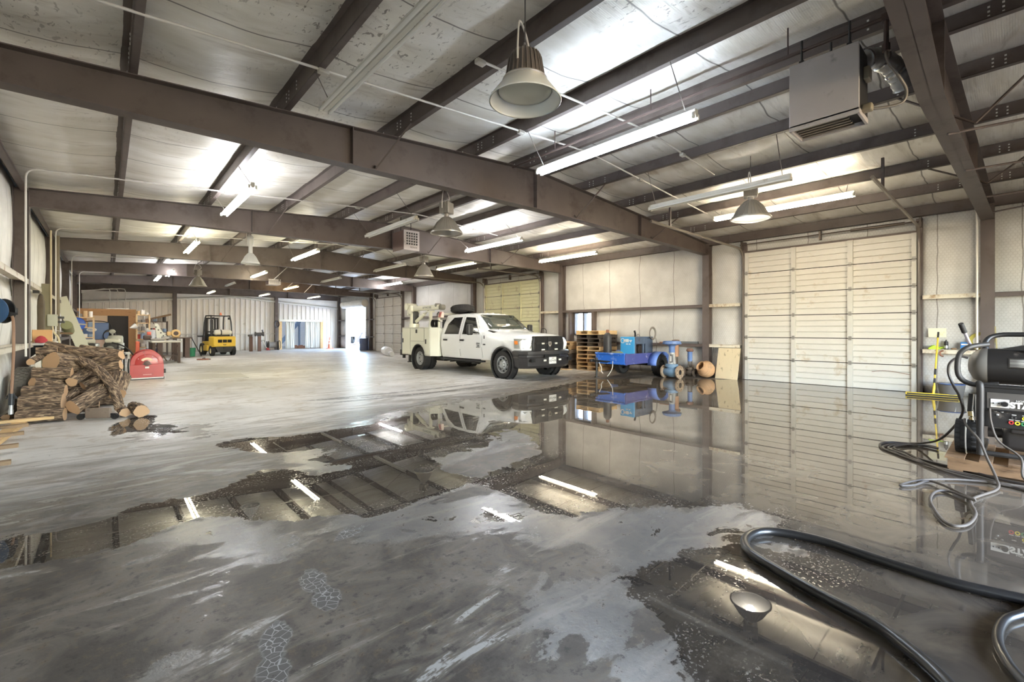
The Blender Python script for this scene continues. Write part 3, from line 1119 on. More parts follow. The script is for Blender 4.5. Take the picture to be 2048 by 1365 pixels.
strip('cream', 'lit fluorescent strip glowing behind the lit bell lamp near the big door', 10.47, 3.36, 3.95, 2.64)
strip('neutral', 'bright lit fluorescent strip on a chain under the left half of the second beam', 1.85, 9.96)
strip('off', 'unlit fluorescent strip hanging beside the square heater', 5.07, 10.08)
strip('neutral', 'bright lit fluorescent strip over the truck cab, in front of the beam', 8.34, 10.19)
strip('cream', 'lit fluorescent strip nearest the right wall over the pallets', 11.58, 10.17)
strip('yellow', 'yellowish lit fluorescent strip left of the white ribbed bell lamp', 1.86, 16.27)
strip('yellow', 'yellowish lit fluorescent strip just right of the white ribbed bell lamp', 4.85, 15.64)
strip('off', 'unlit fluorescent strip hanging left of the small grey bell lamp', 8.31, 16.58)
strip('dim', 'dim yellow fluorescent strip high in front of the olive door', 9.98, 14.39)
strip('neutral', 'small glaring white strip, right one of the bright pair at far left', 2.03, 24.41)
strip('yellow', 'small yellow lit strip in front of the dark beams, middle of the far lamps', 5.01, 22.42)
strip('off', 'small unlit strip hanging left of the blue haze at the open door', 8.19, 22.53)
strip('neutral', 'small lit strip near the right wall before the grey far door', 11.37, 22.53)
strip('neutral', 'small glaring white strip, left one of the bright pair at far left', 1.78, 27.12)
strip('off', 'small unlit strip below the far beams, right of the grey far bell lamp', 4.95, 28.47)
strip('warm', 'small orange lit strip hanging under the far beams', 7.97, 28.16)
strip('dim', 'tiny pale strip near the far gable, left of the ridge', 4.82, 33.40, 3.75, 2.44)
strip('dim', 'tiny pale strip in front of the far gable, right of the ridge', 7.85, 33.60, 3.75, 2.44)
strip('dim', 'tiny pale strip nearest the far right corner', 11.10, 33.80, 3.75, 2.44)

lampgrey = mat('grey_cast_ballast', (112, 104, 98), .5, .3, .12, 9)
spun = mat('spun_aluminium', (176, 172, 164), .35, .6, .1, 7)
lensm = glassmat('dusty_lens', (226, 232, 222), .25, .55)
refl = mat('white_reflector', (226, 228, 226), .3, .0, .03)
def bell(label, loc, dia, style, lit=False):
    """high bay lamp; origin at the centre of its rim"""
    t = thing('high_bay_lamp', label, 'light', loc, 0.4, 'bell shaped high bay lamps')
    r = dia / 2
    top = roofz(loc[0]) + .02 - loc[2]
    mb = MB()
    if style == 'wide':
        mb.lathe([(r, 0), (r * 1.02, .006), (r, .014), (r * .62, r * .55), (r * .5, r * .62), (r * .49, r * .6), (r * .6, r * .52), (r * .97, .012), (r * .975, .004)], 40)
        mb.build('reflector', refl, t)
        mb = MB()
        prof = [(r * .56, r * .50), (r * .54, r * .62), (r * .43, r * 1.22), (r * .36, r * 1.34), (.02, r * 1.38)]
        mb.lathe(prof, 36)
        for k in range(24):
            a = 2 * PI * k / 24
            p = lambda rr, z: (rr * math.cos(a), rr * math.sin(a), z)
            mb.tube([p(r * .555, r * .55), p(r * .445, r * 1.2), p(r * .38, r * 1.32)], .008, 4)
        mb.build('ballast_housing', lampgrey, t)
        mb = MB()
        mb.tube([(r * .60 * math.cos(a), r * .60 * math.sin(a), r * .58) for a in [2 * PI * q / 32 for q in range(32)]], .011, 6, closed=True)
        mb.build('clamp_ring', mat('steel_ring', (168, 162, 154), .35, .6), t)
        mb = MB()
        mb.lathe([(0, r * .16), (r * .5, r * .19), (r * .72, r * .26), (r * .74, r * .28), (r * .5, r * .22), (0, r * .19)], 36)
        mb.build('lens', mat('dusty_lens_dish', (206, 206, 192), .25, 0, .12, 3), t)
        hz = r * 1.38
    else:
        k = 1.0 if style == 'bowl' else 1.25
        pr = [(r, 0), (r * .98, .02), (r * .84, r * .24 * k), (r * .62, r * .62 * k), (r * .34, r * .92 * k), (r * .2, r * 1.0 * k)]
        mb.lathe(pr + [(q - .006, z - .004) for q, z in reversed(pr[1:])], 36)
        mb.lathe([(r, 0), (r * 1.04, .003), (r * 1.04, -.012), (r * .97, -.012)], 36)
        if style != 'plain':
            for q in range(30):
                a = 2 * PI * q / 30
                mb.tube([(rr * math.cos(a), rr * math.sin(a), z + .002) for rr, z in pr[1:]], .006, 4)
        mb.build('reflector', refl if style == 'tall' else spun, t)
        mb = MB()
        h0 = r * 1.0 * k
        if style == 'tall':
            mb.lathe([(r * .24, h0 - .02), (r * .22, h0 + .18), (r * .36, h0 + .24), (r * .36, h0 + .42), (r * .2, h0 + .46)], 16)
            h1 = h0 + .46
        else:
            mb.lathe([(r * .16, h0 - .03), (r * .16, h0 + .06)], 14)
            mb.rbox((0, 0, h0 + .16), (r * .62, r * .7, .20), .02)
            for q in range(7):
                mb.box((0, -r * .3 + r * .1 * q, h0 + .16), (r * .68, .012, .19))
            h1 = h0 + .26
        mb.build('ballast_housing', refl if style == 'tall' else mat('pale_cast_ballast', (158, 154, 148), .45, .3), t)
        if lit:
            mb = MB()
            mb.lathe([(0, r * .20), (.05, r * .24), (.066, r * .42), (.05, r * .62), (.03, r * .8)], 18)
            mb.build('glowing_bulb', tube_mat('lit_bulb', (255, 250, 240), 70), t)
        else:
            mb = MB()
            mb.lathe([(.0, r * .18), (.045, r * .22), (.05, r * .5), (.03, r * .8)], 14)
            mb.build('bulb', mat('milky_bulb', (224, 224, 214), .25), t)
        hz = h1
    mb = MB()
    mb.tube([(0, 0, hz - .01), (0, 0, hz + .03)] + arc((0, 0, hz + .05), .022, -PI / 2, PI * 1.2, 10), .006, 6)
    if top > hz + .07:
        mb.tube([(0, 0, hz + .06), (0, 0, top)], .006, 5)
    mb.build('hook', bare, t)
    mb = MB()
    lp = max(.10, min(.22, top - hz + .05))
    mb.tube(spline([(-r * .5, 0, hz - .12), (-r * .48, 0, hz + .04), (-r * .2, .02, hz + lp), (r * .3, .03, hz + lp * .9), (r * .45, .02, hz + lp * .4), (r * .1, 0, hz + .01)], 6), .008, 6)
    mb.build('cord', pvc, t)
    return t
bell('largest bell lamp, grey ribbed top and wide milky lens, nearest the viewer', (2.437, 2.57, 3.19), .56, 'wide')
bell('lit bell lamp with glowing lens in front of the big cream door', (8.39, 3.115, 3.355), .635, 'bowl', True)
bell('unlit ribbed bell lamp with silver rim hung right of the square heater', (4.472, 6.733, 3.12), .55, 'bowl')
bell('white ribbed bell lamp with a long neck, at left centre among the beams', (2.753, 13.171, 3.12), .42, 'tall')
bell('far grey bell lamp in front of the end wall gable, above the forklift', (2.652, 21.38, 3.13), .58, 'plain')
bell('small grey bell lamp hanging above the service truck crane', (7.673, 12.86, 3.15), .62, 'plain')
# ---------------------------------------------------------------- service truck
truckwhite = mat('truck_white_paint', (232, 233, 232), .22, 0, .02, 2, 0, .5, .6)
bodycream = mat('service_body_cream', (216, 216, 202), .35, 0, .03, 2, 0, .5, .2)
darkglass = mat('tinted_glass', (30, 32, 33), .06, 0, .1, 1.2, 0, .6, .4)
screenglass = mat('windscreen_glass', (62, 66, 60), .07, 0, .35, 2.2, 0, .6, .4)
blackplastic = mat('black_plastic', (40, 39, 39), .45, 0, .15, 9)
gapm = mat('panel_gap', (96, 96, 94), .7)
wheelgrey = mat('wheel_steel', (172, 174, 174), .35, .4, .12, 8)

def cut(o, p0, p1, r):
    """cut a wheel arch out of a panel and keep the result as plain mesh"""
    mb = MB()
    mb.cyl(p0, p1, r, n=40)
    c = mb.build('cutter', dark)
    md = o.modifiers.new('cut', 'BOOLEAN')
    md.object = c
    md.operation = 'DIFFERENCE'
    md.solver = 'EXACT'
    par, o.parent = o.parent, None
    bpy.context.view_layer.update()
    dg = bpy.context.evaluated_depsgraph_get()
    me = bpy.data.meshes.new_from_object(o.evaluated_get(dg))
    o.modifiers.remove(md)
    o.data = me
    o.parent = par
    bpy.data.objects.remove(c)

def wheel(parent, c, r, w, side, hub='dish', name='wheel', tread=26, rimf=.62, rimmat=None):
    """tyre with tread blocks and a rim; axle along local y, outer face towards side"""
    t = bpy.data.objects.new(name, None)
    COL.objects.link(t)
    t.parent = parent
    t.location = c
    mb = MB()
    q = Matrix.Rotation(R(90), 3, 'X')
    h = w / 2
    prof = [(r * rimf, -h * .8), (r * .78, -h), (r * .93, -h * .96), (r * .985, -h * .78), (r * .985, h * .78), (r * .93, h * .96), (r * .78, h), (r * rimf, h * .8), (r * rimf, h * .2)]
    mb.lathe(prof, 48, rot=q)
    for k in range(tread):
        a = 2 * PI * k / tread
        for j, yy in enumerate((-.72, -.25, .25, .72)):
            aa = a + (.5 if j % 2 else 0) * 2 * PI / tread
            M_ = Matrix.Rotation(-aa, 3, 'Y')
            p = M_ @ Vector((r * .985, yy * h, 0))
            mb.box(p, (r * .035, h * .40, 2 * PI * r / tread * .62), M_)
    mb.build('tyre', rubber, t)
    mb = MB()
    s = side
    rr = r * rimf
    if hub == 'bulge':
        pr = [(rr, h * .82), (rr * .93, h * .80), (rr * .88, h * .3), (rr * .62, h * .35), (rr * .55, h * .75), (rr * .34, h * .95), (rr * .32, h * 1.18), (0, h * 1.2)]
    else:
        pr = [(rr, h * .82), (rr * .93, h * .80), (rr * .86, h * .1), (rr * .6, -h * .05), (rr * .36, -h * .1), (rr * .34, h * .25), (0, h * .28)]
    mb.lathe([(a, b * s) for a, b in pr], 36, rot=Matrix.Rotation(R(-90), 3, 'X'))
    o = mb.build('rim', rimmat or wheelgrey, t)
    mb = MB()
    zz = (h * .52 if hub == 'bulge' else h * .0) * s
    for k in range(8):
        a = 2 * PI * k / 8
        mb.cyl((rr * .74 * math.cos(a), zz - .02 * s, rr * .74 * math.sin(a)), (rr * .74 * math.cos(a), zz + .012 * s, rr * .74 * math.sin(a)), rr * .085, n=10)
    mb.build('vent_hole', mat('hole_black', (14, 14, 14), .9), t)
    mb = MB()
    zz = (h * .96 if hub == 'bulge' else h * -.02) * s
    for k in range(8):
        a = 2 * PI * (k + .5) / 8
        d_ = rr * .44
        mb.cyl((d_ * math.cos(a), zz - .03 * s, d_ * math.sin(a)), (d_ * math.cos(a), zz + .035 * s, d_ * math.sin(a)), rr * .05, n=6)
    mb.build('wheel_nut', chrome, t)
    return t

def make_truck():
    t = thing('service_truck', 'white crew cab service truck with crane and utility body parked by the right wall', 'truck', (9.49, 12.11, 0), R(-90))
    FX, RX = 2.19, -2.19
    # half section at station x: (y, z) from sill to roof centre
    def ring(pts):
        return [(y, z) for y, z in pts]
    ST = [(3.03, [(.70, .86), (.84, .94), (.86, 1.04), (.80, 1.10), (.60, 1.17), (.30, 1.21), (0, 1.22)]),
          (2.93, [(.86, .66), (.95, .90), (.95, 1.06), (.87, 1.16), (.64, 1.235), (.32, 1.262), (0, 1.272)]),
          (2.60, [(.93, .56), (1.00, .90), (.985, 1.10), (.90, 1.21), (.70, 1.275), (.35, 1.305), (0, 1.315)]),
          (2.19, [(.94, .52), (1.01, .90), (.99, 1.12), (.91, 1.24), (.72, 1.305), (.35, 1.335), (0, 1.345)]),
          (1.62, [(.94, .50), (1.00, .90), (.98, 1.15), (.92, 1.29), (.74, 1.34), (.36, 1.365), (0, 1.375)]),
          (1.40, [(.94, .50), (.995, .90), (.975, 1.18), (.92, 1.31), (.80, 1.40), (.40, 1.42), (0, 1.425)]),
          (.98, [(.94, .50), (.995, .90), (.975, 1.20), (.865, 1.56), (.79, 1.72), (.40, 1.755), (0, 1.765)]),
          (.70, [(.94, .50), (.995, .90), (.975, 1.21), (.845, 1.64), (.74, 1.88), (.40, 1.925), (0, 1.94)]),
          (.25, [(.94, .50), (.995, .90), (.975, 1.22), (.845, 1.66), (.74, 1.925), (.40, 1.97), (0, 1.985)]),
          (-.45, [(.94, .50), (.995, .90), (.975, 1.22), (.845, 1.66), (.74, 1.925), (.40, 1.97), (0, 1.985)]),
          (-.98, [(.93, .50), (.985, .90), (.965, 1.22), (.835, 1.66), (.73, 1.895), (.40, 1.935), (0, 1.95)]),
          (-1.12, [(.88, .54), (.94, .90), (.92, 1.22), (.79, 1.62), (.68, 1.83), (.36, 1.86), (0, 1.87)])]
    mb = MB()
    rings = []
    for x, pts in ST:
        right = [(x, -y, z) for y, z in pts]
        left = [(x, y, z) for y, z in reversed(pts[:-1])]
        rings.append(right + left)
    mb.loft(rings)
    o = mb.build('cab_body', truckwhite, t, angle=28)
    cut(o, (FX, -1.3, .43), (FX, 1.3, .43), .50)
    for s in (-1, 1):
        mb = MB()
        mb.lathe([(.50, 0), (.505, .012), (.46, .02), (.46, -.2), (.5, -.2)], 32, c=(FX, s * 1.0, .43), rot=Matrix.Rotation(R(90 * -s), 3, 'X'))
        mb.build('wheel_well', blackplastic, t)
    def ys(x, z):
        """half width of the side at height z in the cab range"""
        for (x0, a), (x1, b) in zip(ST[:-1], ST[1:]):
            if x1 <= x <= x0:
                f = (x0 - x) / (x0 - x1)
                P = [(a[i][0] + (b[i][0] - a[i][0]) * f, a[i][1] + (b[i][1] - a[i][1]) * f) for i in range(7)]
                for (ya, za), (yb, zb) in zip(P[:-1], P[1:]):
                    if za <= z <= zb:
                        return ya + (yb - ya) * (z - za) / (zb - za)
        return .9
    def panel(name, poly, m, s, out, inset=0.0, sub=6):
        """a shell over the side of the cab following (x, z) polygon edges"""
        cx = sum(p[0] for p in poly) / len(poly); cz = sum(p[1] for p in poly) / len(poly)
        edge = []
        for (xa, za), (xb, zb) in zip(poly, poly[1:] + poly[:1]):
            for k in range(sub):
                f = k / sub
                x, z = xa + (xb - xa) * f, za + (zb - za) * f
                edge.append((cx + (x - cx) * (1 - inset), cz + (z - cz) * (1 - inset)))
        rings = []
        for q in (1, .75, .5, .25, .02):
            rings.append([(cx + (x - cx) * q, s * (ys(cx + (x - cx) * q, cz + (z - cz) * q) + out), cz + (z - cz) * q) for x, z in edge])
        rings.insert(0, [(x, s * (ys(x, z) - .02), z) for x, z in edge])
        mb = MB()
        mb.loft(rings)
        return mb.build(name, m, t, angle=50)
    FD = [(1.22, .56), (1.22, 1.19), (.70, 1.84), (.10, 1.88), (.10, .56)]
    RD = [(.06, .56), (.06, 1.88), (-.55, 1.87), (-.92, 1.60), (-.98, 1.2), (-1.0, .95), (-.86, .56)]
    FWN = [(1.08, 1.27), (.66, 1.80), (.18, 1.83), (.18, 1.27)]
    RWN = [(-.02, 1.27), (-.02, 1.83), (-.50, 1.82), (-.76, 1.60), (-.86, 1.27)]
    for s in (-1, 1):
        for nm, D, W, hx in (('front_door', FD, FWN, .24), ('rear_door', RD, RWN, -.72)):
            panel('door_gap', [(x + (.012 if x > (D[0][0] + D[-2][0]) / 2 else -.012), z) for x, z in D], gapm, s, .001)
            d = panel(nm, D, truckwhite, s, .007)
            panel('window_seal', W, blackplastic, s, .010)
            w = panel('side_window', W, darkglass, s, .014, .05)
            mb = MB()
            mb.rbox((hx - .02, s * (ys(hx, 1.08) + .03), 1.08), (.22, .04, .055), .015)
            mb.build('door_handle', blackplastic, t)
        mb = MB()
        mb.box((.1, s * .93, .44), (2.3, .16, .05))
        mb.box((.7, s * .86, .40), (.06, .2, .1)); mb.box((-.5, s * .86, .40), (.06, .2, .1))
        mb.build('side_step', blackplastic, t)
        # tow mirror on its chrome arm
        mb = MB()
        mb.tube([(1.02, s * .95, 1.28), (1.0, s * 1.18, 1.30)], .028, 8)
        mb.tube([(1.02, s * .95, 1.34), (1.0, s * 1.2, 1.40)], .02, 8)
        mr = mb.build('mirror_arm', chrome, t)
        mb = MB()
        mb.rbox((1.0, s * 1.27, 1.42), (.13, .20, .34), .05)
        mb.build('mirror', blackplastic, t)
        # headlamp with an amber corner
        mb = MB()
        pts = [(2.99, .58, .90), (3.045, .62, .90), (2.98, .92, .90), (2.80, .995, .93), (2.72, .995, 1.10), (2.90, .93, 1.15), (3.03, .66, 1.15), (2.98, .60, 1.15)]
        def lamp(pts, lo, hi):
            return [(x, s * y, lo) for x, y, _ in pts], [(x - .03, s * y * .985, hi) for x, y, _ in pts]
        a, b = lamp([(2.8, .55, 0), (3.05, .60, 0), (3.0, .86, 0), (2.86, .985, 0), (2.72, 1.003, 0), (2.6, .9, 0)], .885, 1.155)
        mb.loft([a, b])
        hl = mb.build('headlamp', mat('headlamp_clear', (172, 172, 166), .12, .5, .35, 22), t)
        mb = MB()
        a, b = lamp([(2.80, .93, 0), (2.86, .992, 0), (2.74, 1.010, 0), (2.68, .95, 0)], 1.0, 1.10)
        mb.loft([a, b])
        mb.build('turn_lamp', mat('amber_lens', (224, 130, 52), .2), t)
        for k in (-1, 0, 1):
            mb = MB()
            yy, xx = (.70, 3.0)
            mb.cyl((xx + .02, s * (.70 + .085 * k), 1.0 - .02 * k), (xx + .045 - .02 * (k + 1), s * (.70 + .085 * k), 1.0 - .02 * k), .04, n=14)
            mb.build('lamp_bowl', chrome, t)
        wheel(t, (FX, s * .87, .405), .405, .27, s, 'bulge', tread=30)
        wheel(t, (RX, s * 1.03, .395), .395, .23, s, 'dish')
        wheel(t, (RX, s * .76, .395), .395, .23, s, 'dish')
        mb = MB()
        mb.b2((RX - .50, s * .68, .22), (RX - .48, s * 1.16, .62))
        mb.build('mud_flap', rubber, t)
    # windscreen and rear glass
    mb = MB()
    def scr(f):
        x = 1.43 + (.76 - 1.43) * f
        z = 1.405 + (1.905 - 1.405) * f
        w = .80 + (.68 - .80) * f
        return [(x + .03 * (1 - (k / 6 * 2 - 1) ** 2) - .01, w * (k / 6 * 2 - 1), z + .018) for k in range(7)]
    mb.grid([scr(.05), scr(.35), scr(.65), scr(.93)])
    o = mb.build('windscreen', screenglass, t)
    sd = o.modifiers.new('thick', 'SOLIDIFY'); sd.thickness = .012; sd.offset = 0
    mb = MB()
    for y0 in (-.5, .1):
        mb.tube([(1.44, y0, 1.425), (1.30, y0 + .28, 1.53), (1.22, y0 + .52, 1.585)], .009, 5)
    mb.build('wiper', blackplastic, t)
    mb = MB()
    mb.box((-1.10, 0, 1.5), (.03, 1.2, .36)); mb.build('rear_window', darkglass, t)
    for k in range(5):
        mb = MB()
        mb.rbox((.52, -.5 + .25 * k, 1.945 - .03 * abs(k - 2) * .5), (.14, .08, .05), .02)
        mb.build('roof_marker_lamp', mat('clear_marker', (236, 228, 210), .2), t)
    # hood crease and cowl, antenna, fender vent
    mb = MB()
    mb.loft([[(1.38, -.86, 1.385), (1.38, .86, 1.385), (1.60, .86, 1.325), (1.60, -.86, 1.325)], [(1.40, -.86, 1.40), (1.40, .86, 1.40), (1.62, .86, 1.345), (1.62, -.86, 1.345)]])
    mb.build('cowl', blackplastic, t)
    for s in (-1, 1):
        mb = MB()
        mb.rbox((1.34, s * .985, 1.19), (.035, .02, .10), .008)
        mb.build('fender_vent', blackplastic, t)
    # grille, emblem, bumper, plate
    mb = MB()
    fr = [(-.62, .80), (.62, .80), (.645, 1.02), (.585, 1.235), (-.585, 1.235), (-.645, 1.02)]
    mb.prism(fr, (3.0, 0, 0), (0, 1, 0), (0, 0, 1), (.105, 0, 0))
    g = mb.build('grille', blackplastic, t, bevel=.02)
    for s in (-1, 1):
        for z0, z1 in ((1.04, 1.20), (.84, 1.0)):
            mb = MB()
            for k in range(8):
                z = z0 + (z1 - z0) * (k + .5) / 8
                mb.box((3.112, s * .31, z), (.012, .46, .010))
            for k in range(9):
                mb.box((3.112, s * (.09 + .44 * k / 8), (z0 + z1) / 2), (.008, .006, z1 - z0))
            mb.build('grille_mesh', mat('grille_charcoal', (24, 24, 25), .5), g)
    mb = MB()
    mb.box((3.118, 0, 1.02), (.03, 1.12, .035)); mb.box((3.118, 0, 1.02), (.03, .13, .40))
    mb.build('grille_bar', blackplastic, g)
    mb = MB()
    mb.prism([(-.055, 1.07), (.055, 1.07), (.062, 1.03), (.045, .96), (0, .925), (-.045, .96), (-.062, 1.03)], (3.132, 0, 0), (0, 1, 0), (0, 0, 1), (.014, 0, 0))
    em = mb.build('grille_emblem', chrome, g)
    mb = MB()
    mb.prism([(-.02, 1.04), (.02, 1.04), (.012, .97), (-.012, .97)], (3.147, 0, 0), (0, 1, 0), (0, 0, 1), (.004, 0, 0))
    mb.tube([(3.15, .022 + .018 * math.cos(a), 1.025 + .02 * math.sin(a)) for a in [k * .5 for k in range(10)]], .005, 5)
    mb.tube([(3.15, -.022 - .018 * math.cos(a), 1.025 + .02 * math.sin(a)) for a in [k * .5 for k in range(10)]], .005, 5)
    mb.build('emblem_relief', dark, em)
    for y, z, w in ((.27, 1.02, .10), (-.27, 1.02, .10), (.27, .845, .13), (-.27, .845, .13)):
        mb = MB()
        mb.rbox((3.13, y, z), (.03, w, .045), .008)
        mb.build('strobe_lamp', mat('clear_strobe', (226, 220, 206), .25), g)
    mb = MB()
    def brow(z, ins, ex=0):
        return [(2.62, -1.0 + ins, z), (2.9, -1.01 + ins, z), (3.10 + ex, -.86 + ins, z), (3.20 + ex, -.55, z), (3.22 + ex, 0, z), (3.20 + ex, .55, z), (3.10 + ex, .86 - ins, z), (2.9, 1.01 - ins, z), (2.62, 1.0 - ins, z), (2.7, .86, z), (2.9, .8, z), (3.02, .5, z), (3.02, -.5, z), (2.9, -.8, z), (2.7, -.86, z)]
    mb.loft([brow(.33, .06, -.05), brow(.40, .02), brow(.62, 0, .02), brow(.64, .01, -.02), brow(.70, .01, -.02), brow(.72, 0, .03), brow(.80, .01, .02), brow(.83, .04, -.03)])
    mb.build('front_bumper', mat('bumper_black', (46, 44, 44), .35, 0, .12, 8, 0, .5, .2), t, angle=30)
    mb = MB()
    mb.box((3.226, 0, .67), (.02, .62, .10)); mb.box((3.23, .76, .56), (.02, .16, .09)); mb.box((3.23, -.76, .56), (.02, .16, .09))
    mb.build('bumper_opening', mat('opening_black', (12, 12, 12), .8), t)
    for y in (.31, -.31):
        mb = MB()
        mb.rbox((3.245, y, .55), (.03, .10, .05), .008)
        mb.build('bumper_strobe', mat('clear_strobe', (226, 220, 206), .25), t)
    mb = MB()
    mb.box((3.25, 0, .54), (.015, .30, .19))
    pl = mb.build('licence_plate', whitepaint, t, bevel=.004)
    text('plate_number', 'KCP\u00b74590', .078, (3.259, 0, .53), (R(90), 0, R(90)), dark, pl, .001, sx=.86)
    text('plate_state', 'TEXAS', .035, (3.259, 0, .60), (R(90), 0, R(90)), dark, pl, .001)
    grey_t = mat('badge_grey', (92, 96, 98), .3, .5)
    for s in (-1,):
        xx, zz = 1.05, .93
        yy = s * (ys(xx, zz) + .012)
        text('door_badge', 'RAM', .085, (1.06, yy, .985), (R(90), 0, 0), grey_t, t, .002)
        text('door_badge', '3500', .072, (1.06, yy, .915), (R(90), 0, 0), grey_t, t, .002)
        text('door_badge', 'HEAVY DUTY', .03, (1.06, yy, .868), (R(90), 0, 0), dark, t, .002)
        text('fender_badge', 'HEMI', .052, (1.36, s * 1.004, .965), (R(90), 0, 0), dark, t, .002, bold=.003)
    # chassis
    mb = MB()
    for s in (-1, 1):
        mb.b2((-3.3, s * .42 - .04, .46), (2.7, s * .42 + .04, .64))
    mb.cyl((RX, -.95, .40), (RX, .95, .40), .06, n=10); mb.cyl((FX, -.8, .40), (FX, .8, .40), .05, n=10); mb.lathe([(0, -.16), (.14, -.1), (.16, 0), (.14, .1), (0, .16)], 14, c=(RX, 0, .4))
    mb.b2((-1.5, -.85, .34), (-1.05, -.45, .56)); mb.b2((-.9, .45, .36), (.2, .75, .56))
    mb.cyl((-.6, -.6, .40), (.6, -.6, .40), .09, n=12)
    mb.build('chassis', mat('chassis_black', (36, 34, 33), .6), t)
    # service body: compartments either side of an open bed
    x0, x1, zt, zb = -3.36, -1.16, 1.50, .50
    for s in (-1, 1):
        ya, yb = s * 1.20, s * .72
        mb = MB()
        mb.b2((x0, ya, zb), (x1 - .22, yb, zt))
        mb.prism([(x1 - .22, ya), (x1 - .22, yb), (x1, yb), (x1, s * .98)], (0, 0, zb), (1, 0, 0), (0, 1, 0), (0, 0, zt - zb - .02))
        o = mb.build('utility_compartment', bodycream, t, bevel=.012)
        cut(o, (RX, s * 1.4, .43), (RX, s * .9, .43), .47)
        mb = MB()
        mb.lathe([(.47, 0), (.48, .006), (.45, .008), (.45, -.26), (.47, -.26)], 32, c=(RX, s * 1.2, .43), rot=Matrix.Rotation(R(-90 * s), 3, 'X'))
        mb.build('arch_lining', blackplastic, t)
        for nm, (xa, xb, za, zc), hd in (('rear_compartment_door', (x0 + .03, RX - .56, zb + .03, zt - .03), (x0 + .10, 1.02)), ('centre_compartment_door', (RX - .53, RX + .42, 1.01, zt - .03), (RX - .08, 1.36)), ('front_compartment_door', (RX + .45, x1 - .25, zb + .03, zt - .03), (RX + .55, 1.0))):
            mb = MB()
            mb.b2((xa - .008, s * 1.2, za - .008), (xb + .008, s * 1.203, zc + .008))
            mb.build('compartment_gap', gapm, t)
            mb = MB()
            xb2 = xb
            mb.b2((xa, s * 1.19, za), (xb2, s * 1.216, zc))
            d = mb.build(nm, bodycream, t, bevel=.006)
            mb = MB()
            mb.rbox((hd[0], s * 1.222, hd[1]), (.10, .02, .13) if 'centre' in nm else (.07, .02, .16), .008)
            mb.build('paddle_latch', blackplastic, d)
    mb = MB()
    mb.b2((x0, -.74, .78), (x1, .74, .84))
    mb.b2((x0, -.74, .84), (x0 + .05, .74, 1.25))
    mb.b2((x1 - .05, -.74, .84), (x1, .74, 1.45))
    mb.build('bed_floor', bodycream, t)
    mb = MB()
    mb.rbox((x0 - .14, 0, .56), (.24, 2.3, .22), .02); mb.b2((x0 - .16, -1.1, .34), (x0 - .10, -1.0, .5)); mb.b2((x0 - .16, 1.0, .34), (x0 - .10, 1.1, .5))
    mb.build('rear_bumper', blackplastic, t)
    mb = MB()
    mb.rbox((x0 - .10, -1.02, 1.0), (.12, .26, .66), .03)
    mb.build('crane_outrigger_post', mat('slate_blue_paint', (70, 84, 108), .4), t)
    mb = MB()
    mb.cyl((x0 + .22, -1.0, .22), (x0 + .22, -1.0, .5), .05, n=12); mb.cyl((x0 + .22, -1.0, .20), (x0 + .22, -1.0, .23), .09, n=14)
    mb.build('outrigger_foot', mat('dark_jack', (84, 82, 80), .5, .4), t)
    # crane
    cr = bpy.data.objects.new('crane', None); COL.objects.link(cr); cr.parent = t
    cx, cy = -2.96, -.92
    mb = MB()
    mb.cyl((cx, cy, 1.5), (cx, cy, 1.64), .19, n=20); mb.rbox((cx, cy, 1.83), (.22, .26, .42), .04)
    mb.build('turret', bodycream, cr)
    mb = MB()
    mb.rbox((cx - .10, cy, 2.18), (.30, .30, .34), .05); mb.cyl((cx - .26, cy - .2, 2.28), (cx - .26, cy + .2, 2.28), .13, n=18); mb.cyl((cx + .02, cy - .19, 2.06), (cx + .02, cy + .19, 2.06), .07, n=12)
    mb.rbox((cx - .30, cy, 2.05), (.14, .2, .2), .03)
    mb.build('winch_head', bodycream, cr)
    mb = MB()
    mb.rbox((cx + .05, cy, 1.86), (.25, .22, .46), .04)
    mb.build('hydraulic_motor', mat('motor_dark', (48, 50, 52), .5), cr)
    mb = MB()
    mb.rbox((cx + .85, cy, 2.20), (1.72, .17, .17), .02); mb.rbox((cx + 1.72, cy, 2.20), (.30, .16, .17), .02)
    bm_ = mb.build('boom', bodycream, cr)
    text('boom_lettering', 'LIFTMOORE', .11, (cx + 1.05, cy - .088, 2.20), (R(90), 0, 0), mat('boom_print', (120, 122, 120), .5), bm_, .002)
    mb = MB()
    mb.cyl((cx + 1.90, cy - .08, 2.19), (cx + 1.90, cy + .08, 2.19), .095, n=18)
    mb.build('sheave', mat('sheave_grey', (120, 118, 110), .5, .3), cr)
    mb = MB()
    mb.cyl((cx + 1.64, cy - .10, 2.27), (cx + 1.64, cy + .10, 2.27), .06, n=14)
    mb.build('sheave', mat('sheave_grey', (120, 118, 110), .5, .3), cr)
    mb = MB()
    mb.cyl((cx + .16, cy, 1.72), (cx + .74, cy, 1.98), .065, n=14); mb.cyl((cx + .74, cy, 1.98), (cx + 1.0, cy, 2.10), .035, n=12)
    mb.build('lift_cylinder', bodycream, cr)
    mb = MB()
    mb.rbox((cx + 1.86, cy, 1.93), (.16, .12, .22), .03)
    hk = mb.build('hook_block', mat('hook_block_white', (226, 206, 196), .5), cr)
    for q in (-1, 0, 1):
        mb = MB()
        mb.box((cx + 1.86 + q * .05, cy - .062, 1.93), (.022, .006, .2), Matrix.Rotation(R(28), 3, 'Y'))
        mb.build('red_stripe', redp, hk)
    mb = MB()
    mb.b2((cx + 1.12, cy - .05, 1.5), (cx + 1.2, cy + .05, 2.08)); mb.b2((cx + 1.04, cy - .09, 2.04), (cx + 1.28, cy + .09, 2.085))
    mb.build('boom_rest', bodycream, cr)
    # headache rack behind the cab with hoses hung on it
    mb = MB()
    for yy in (-.9, .9):
        mb.b2((-1.32, yy - .03, 1.46), (-1.26, yy + .03, 2.0))
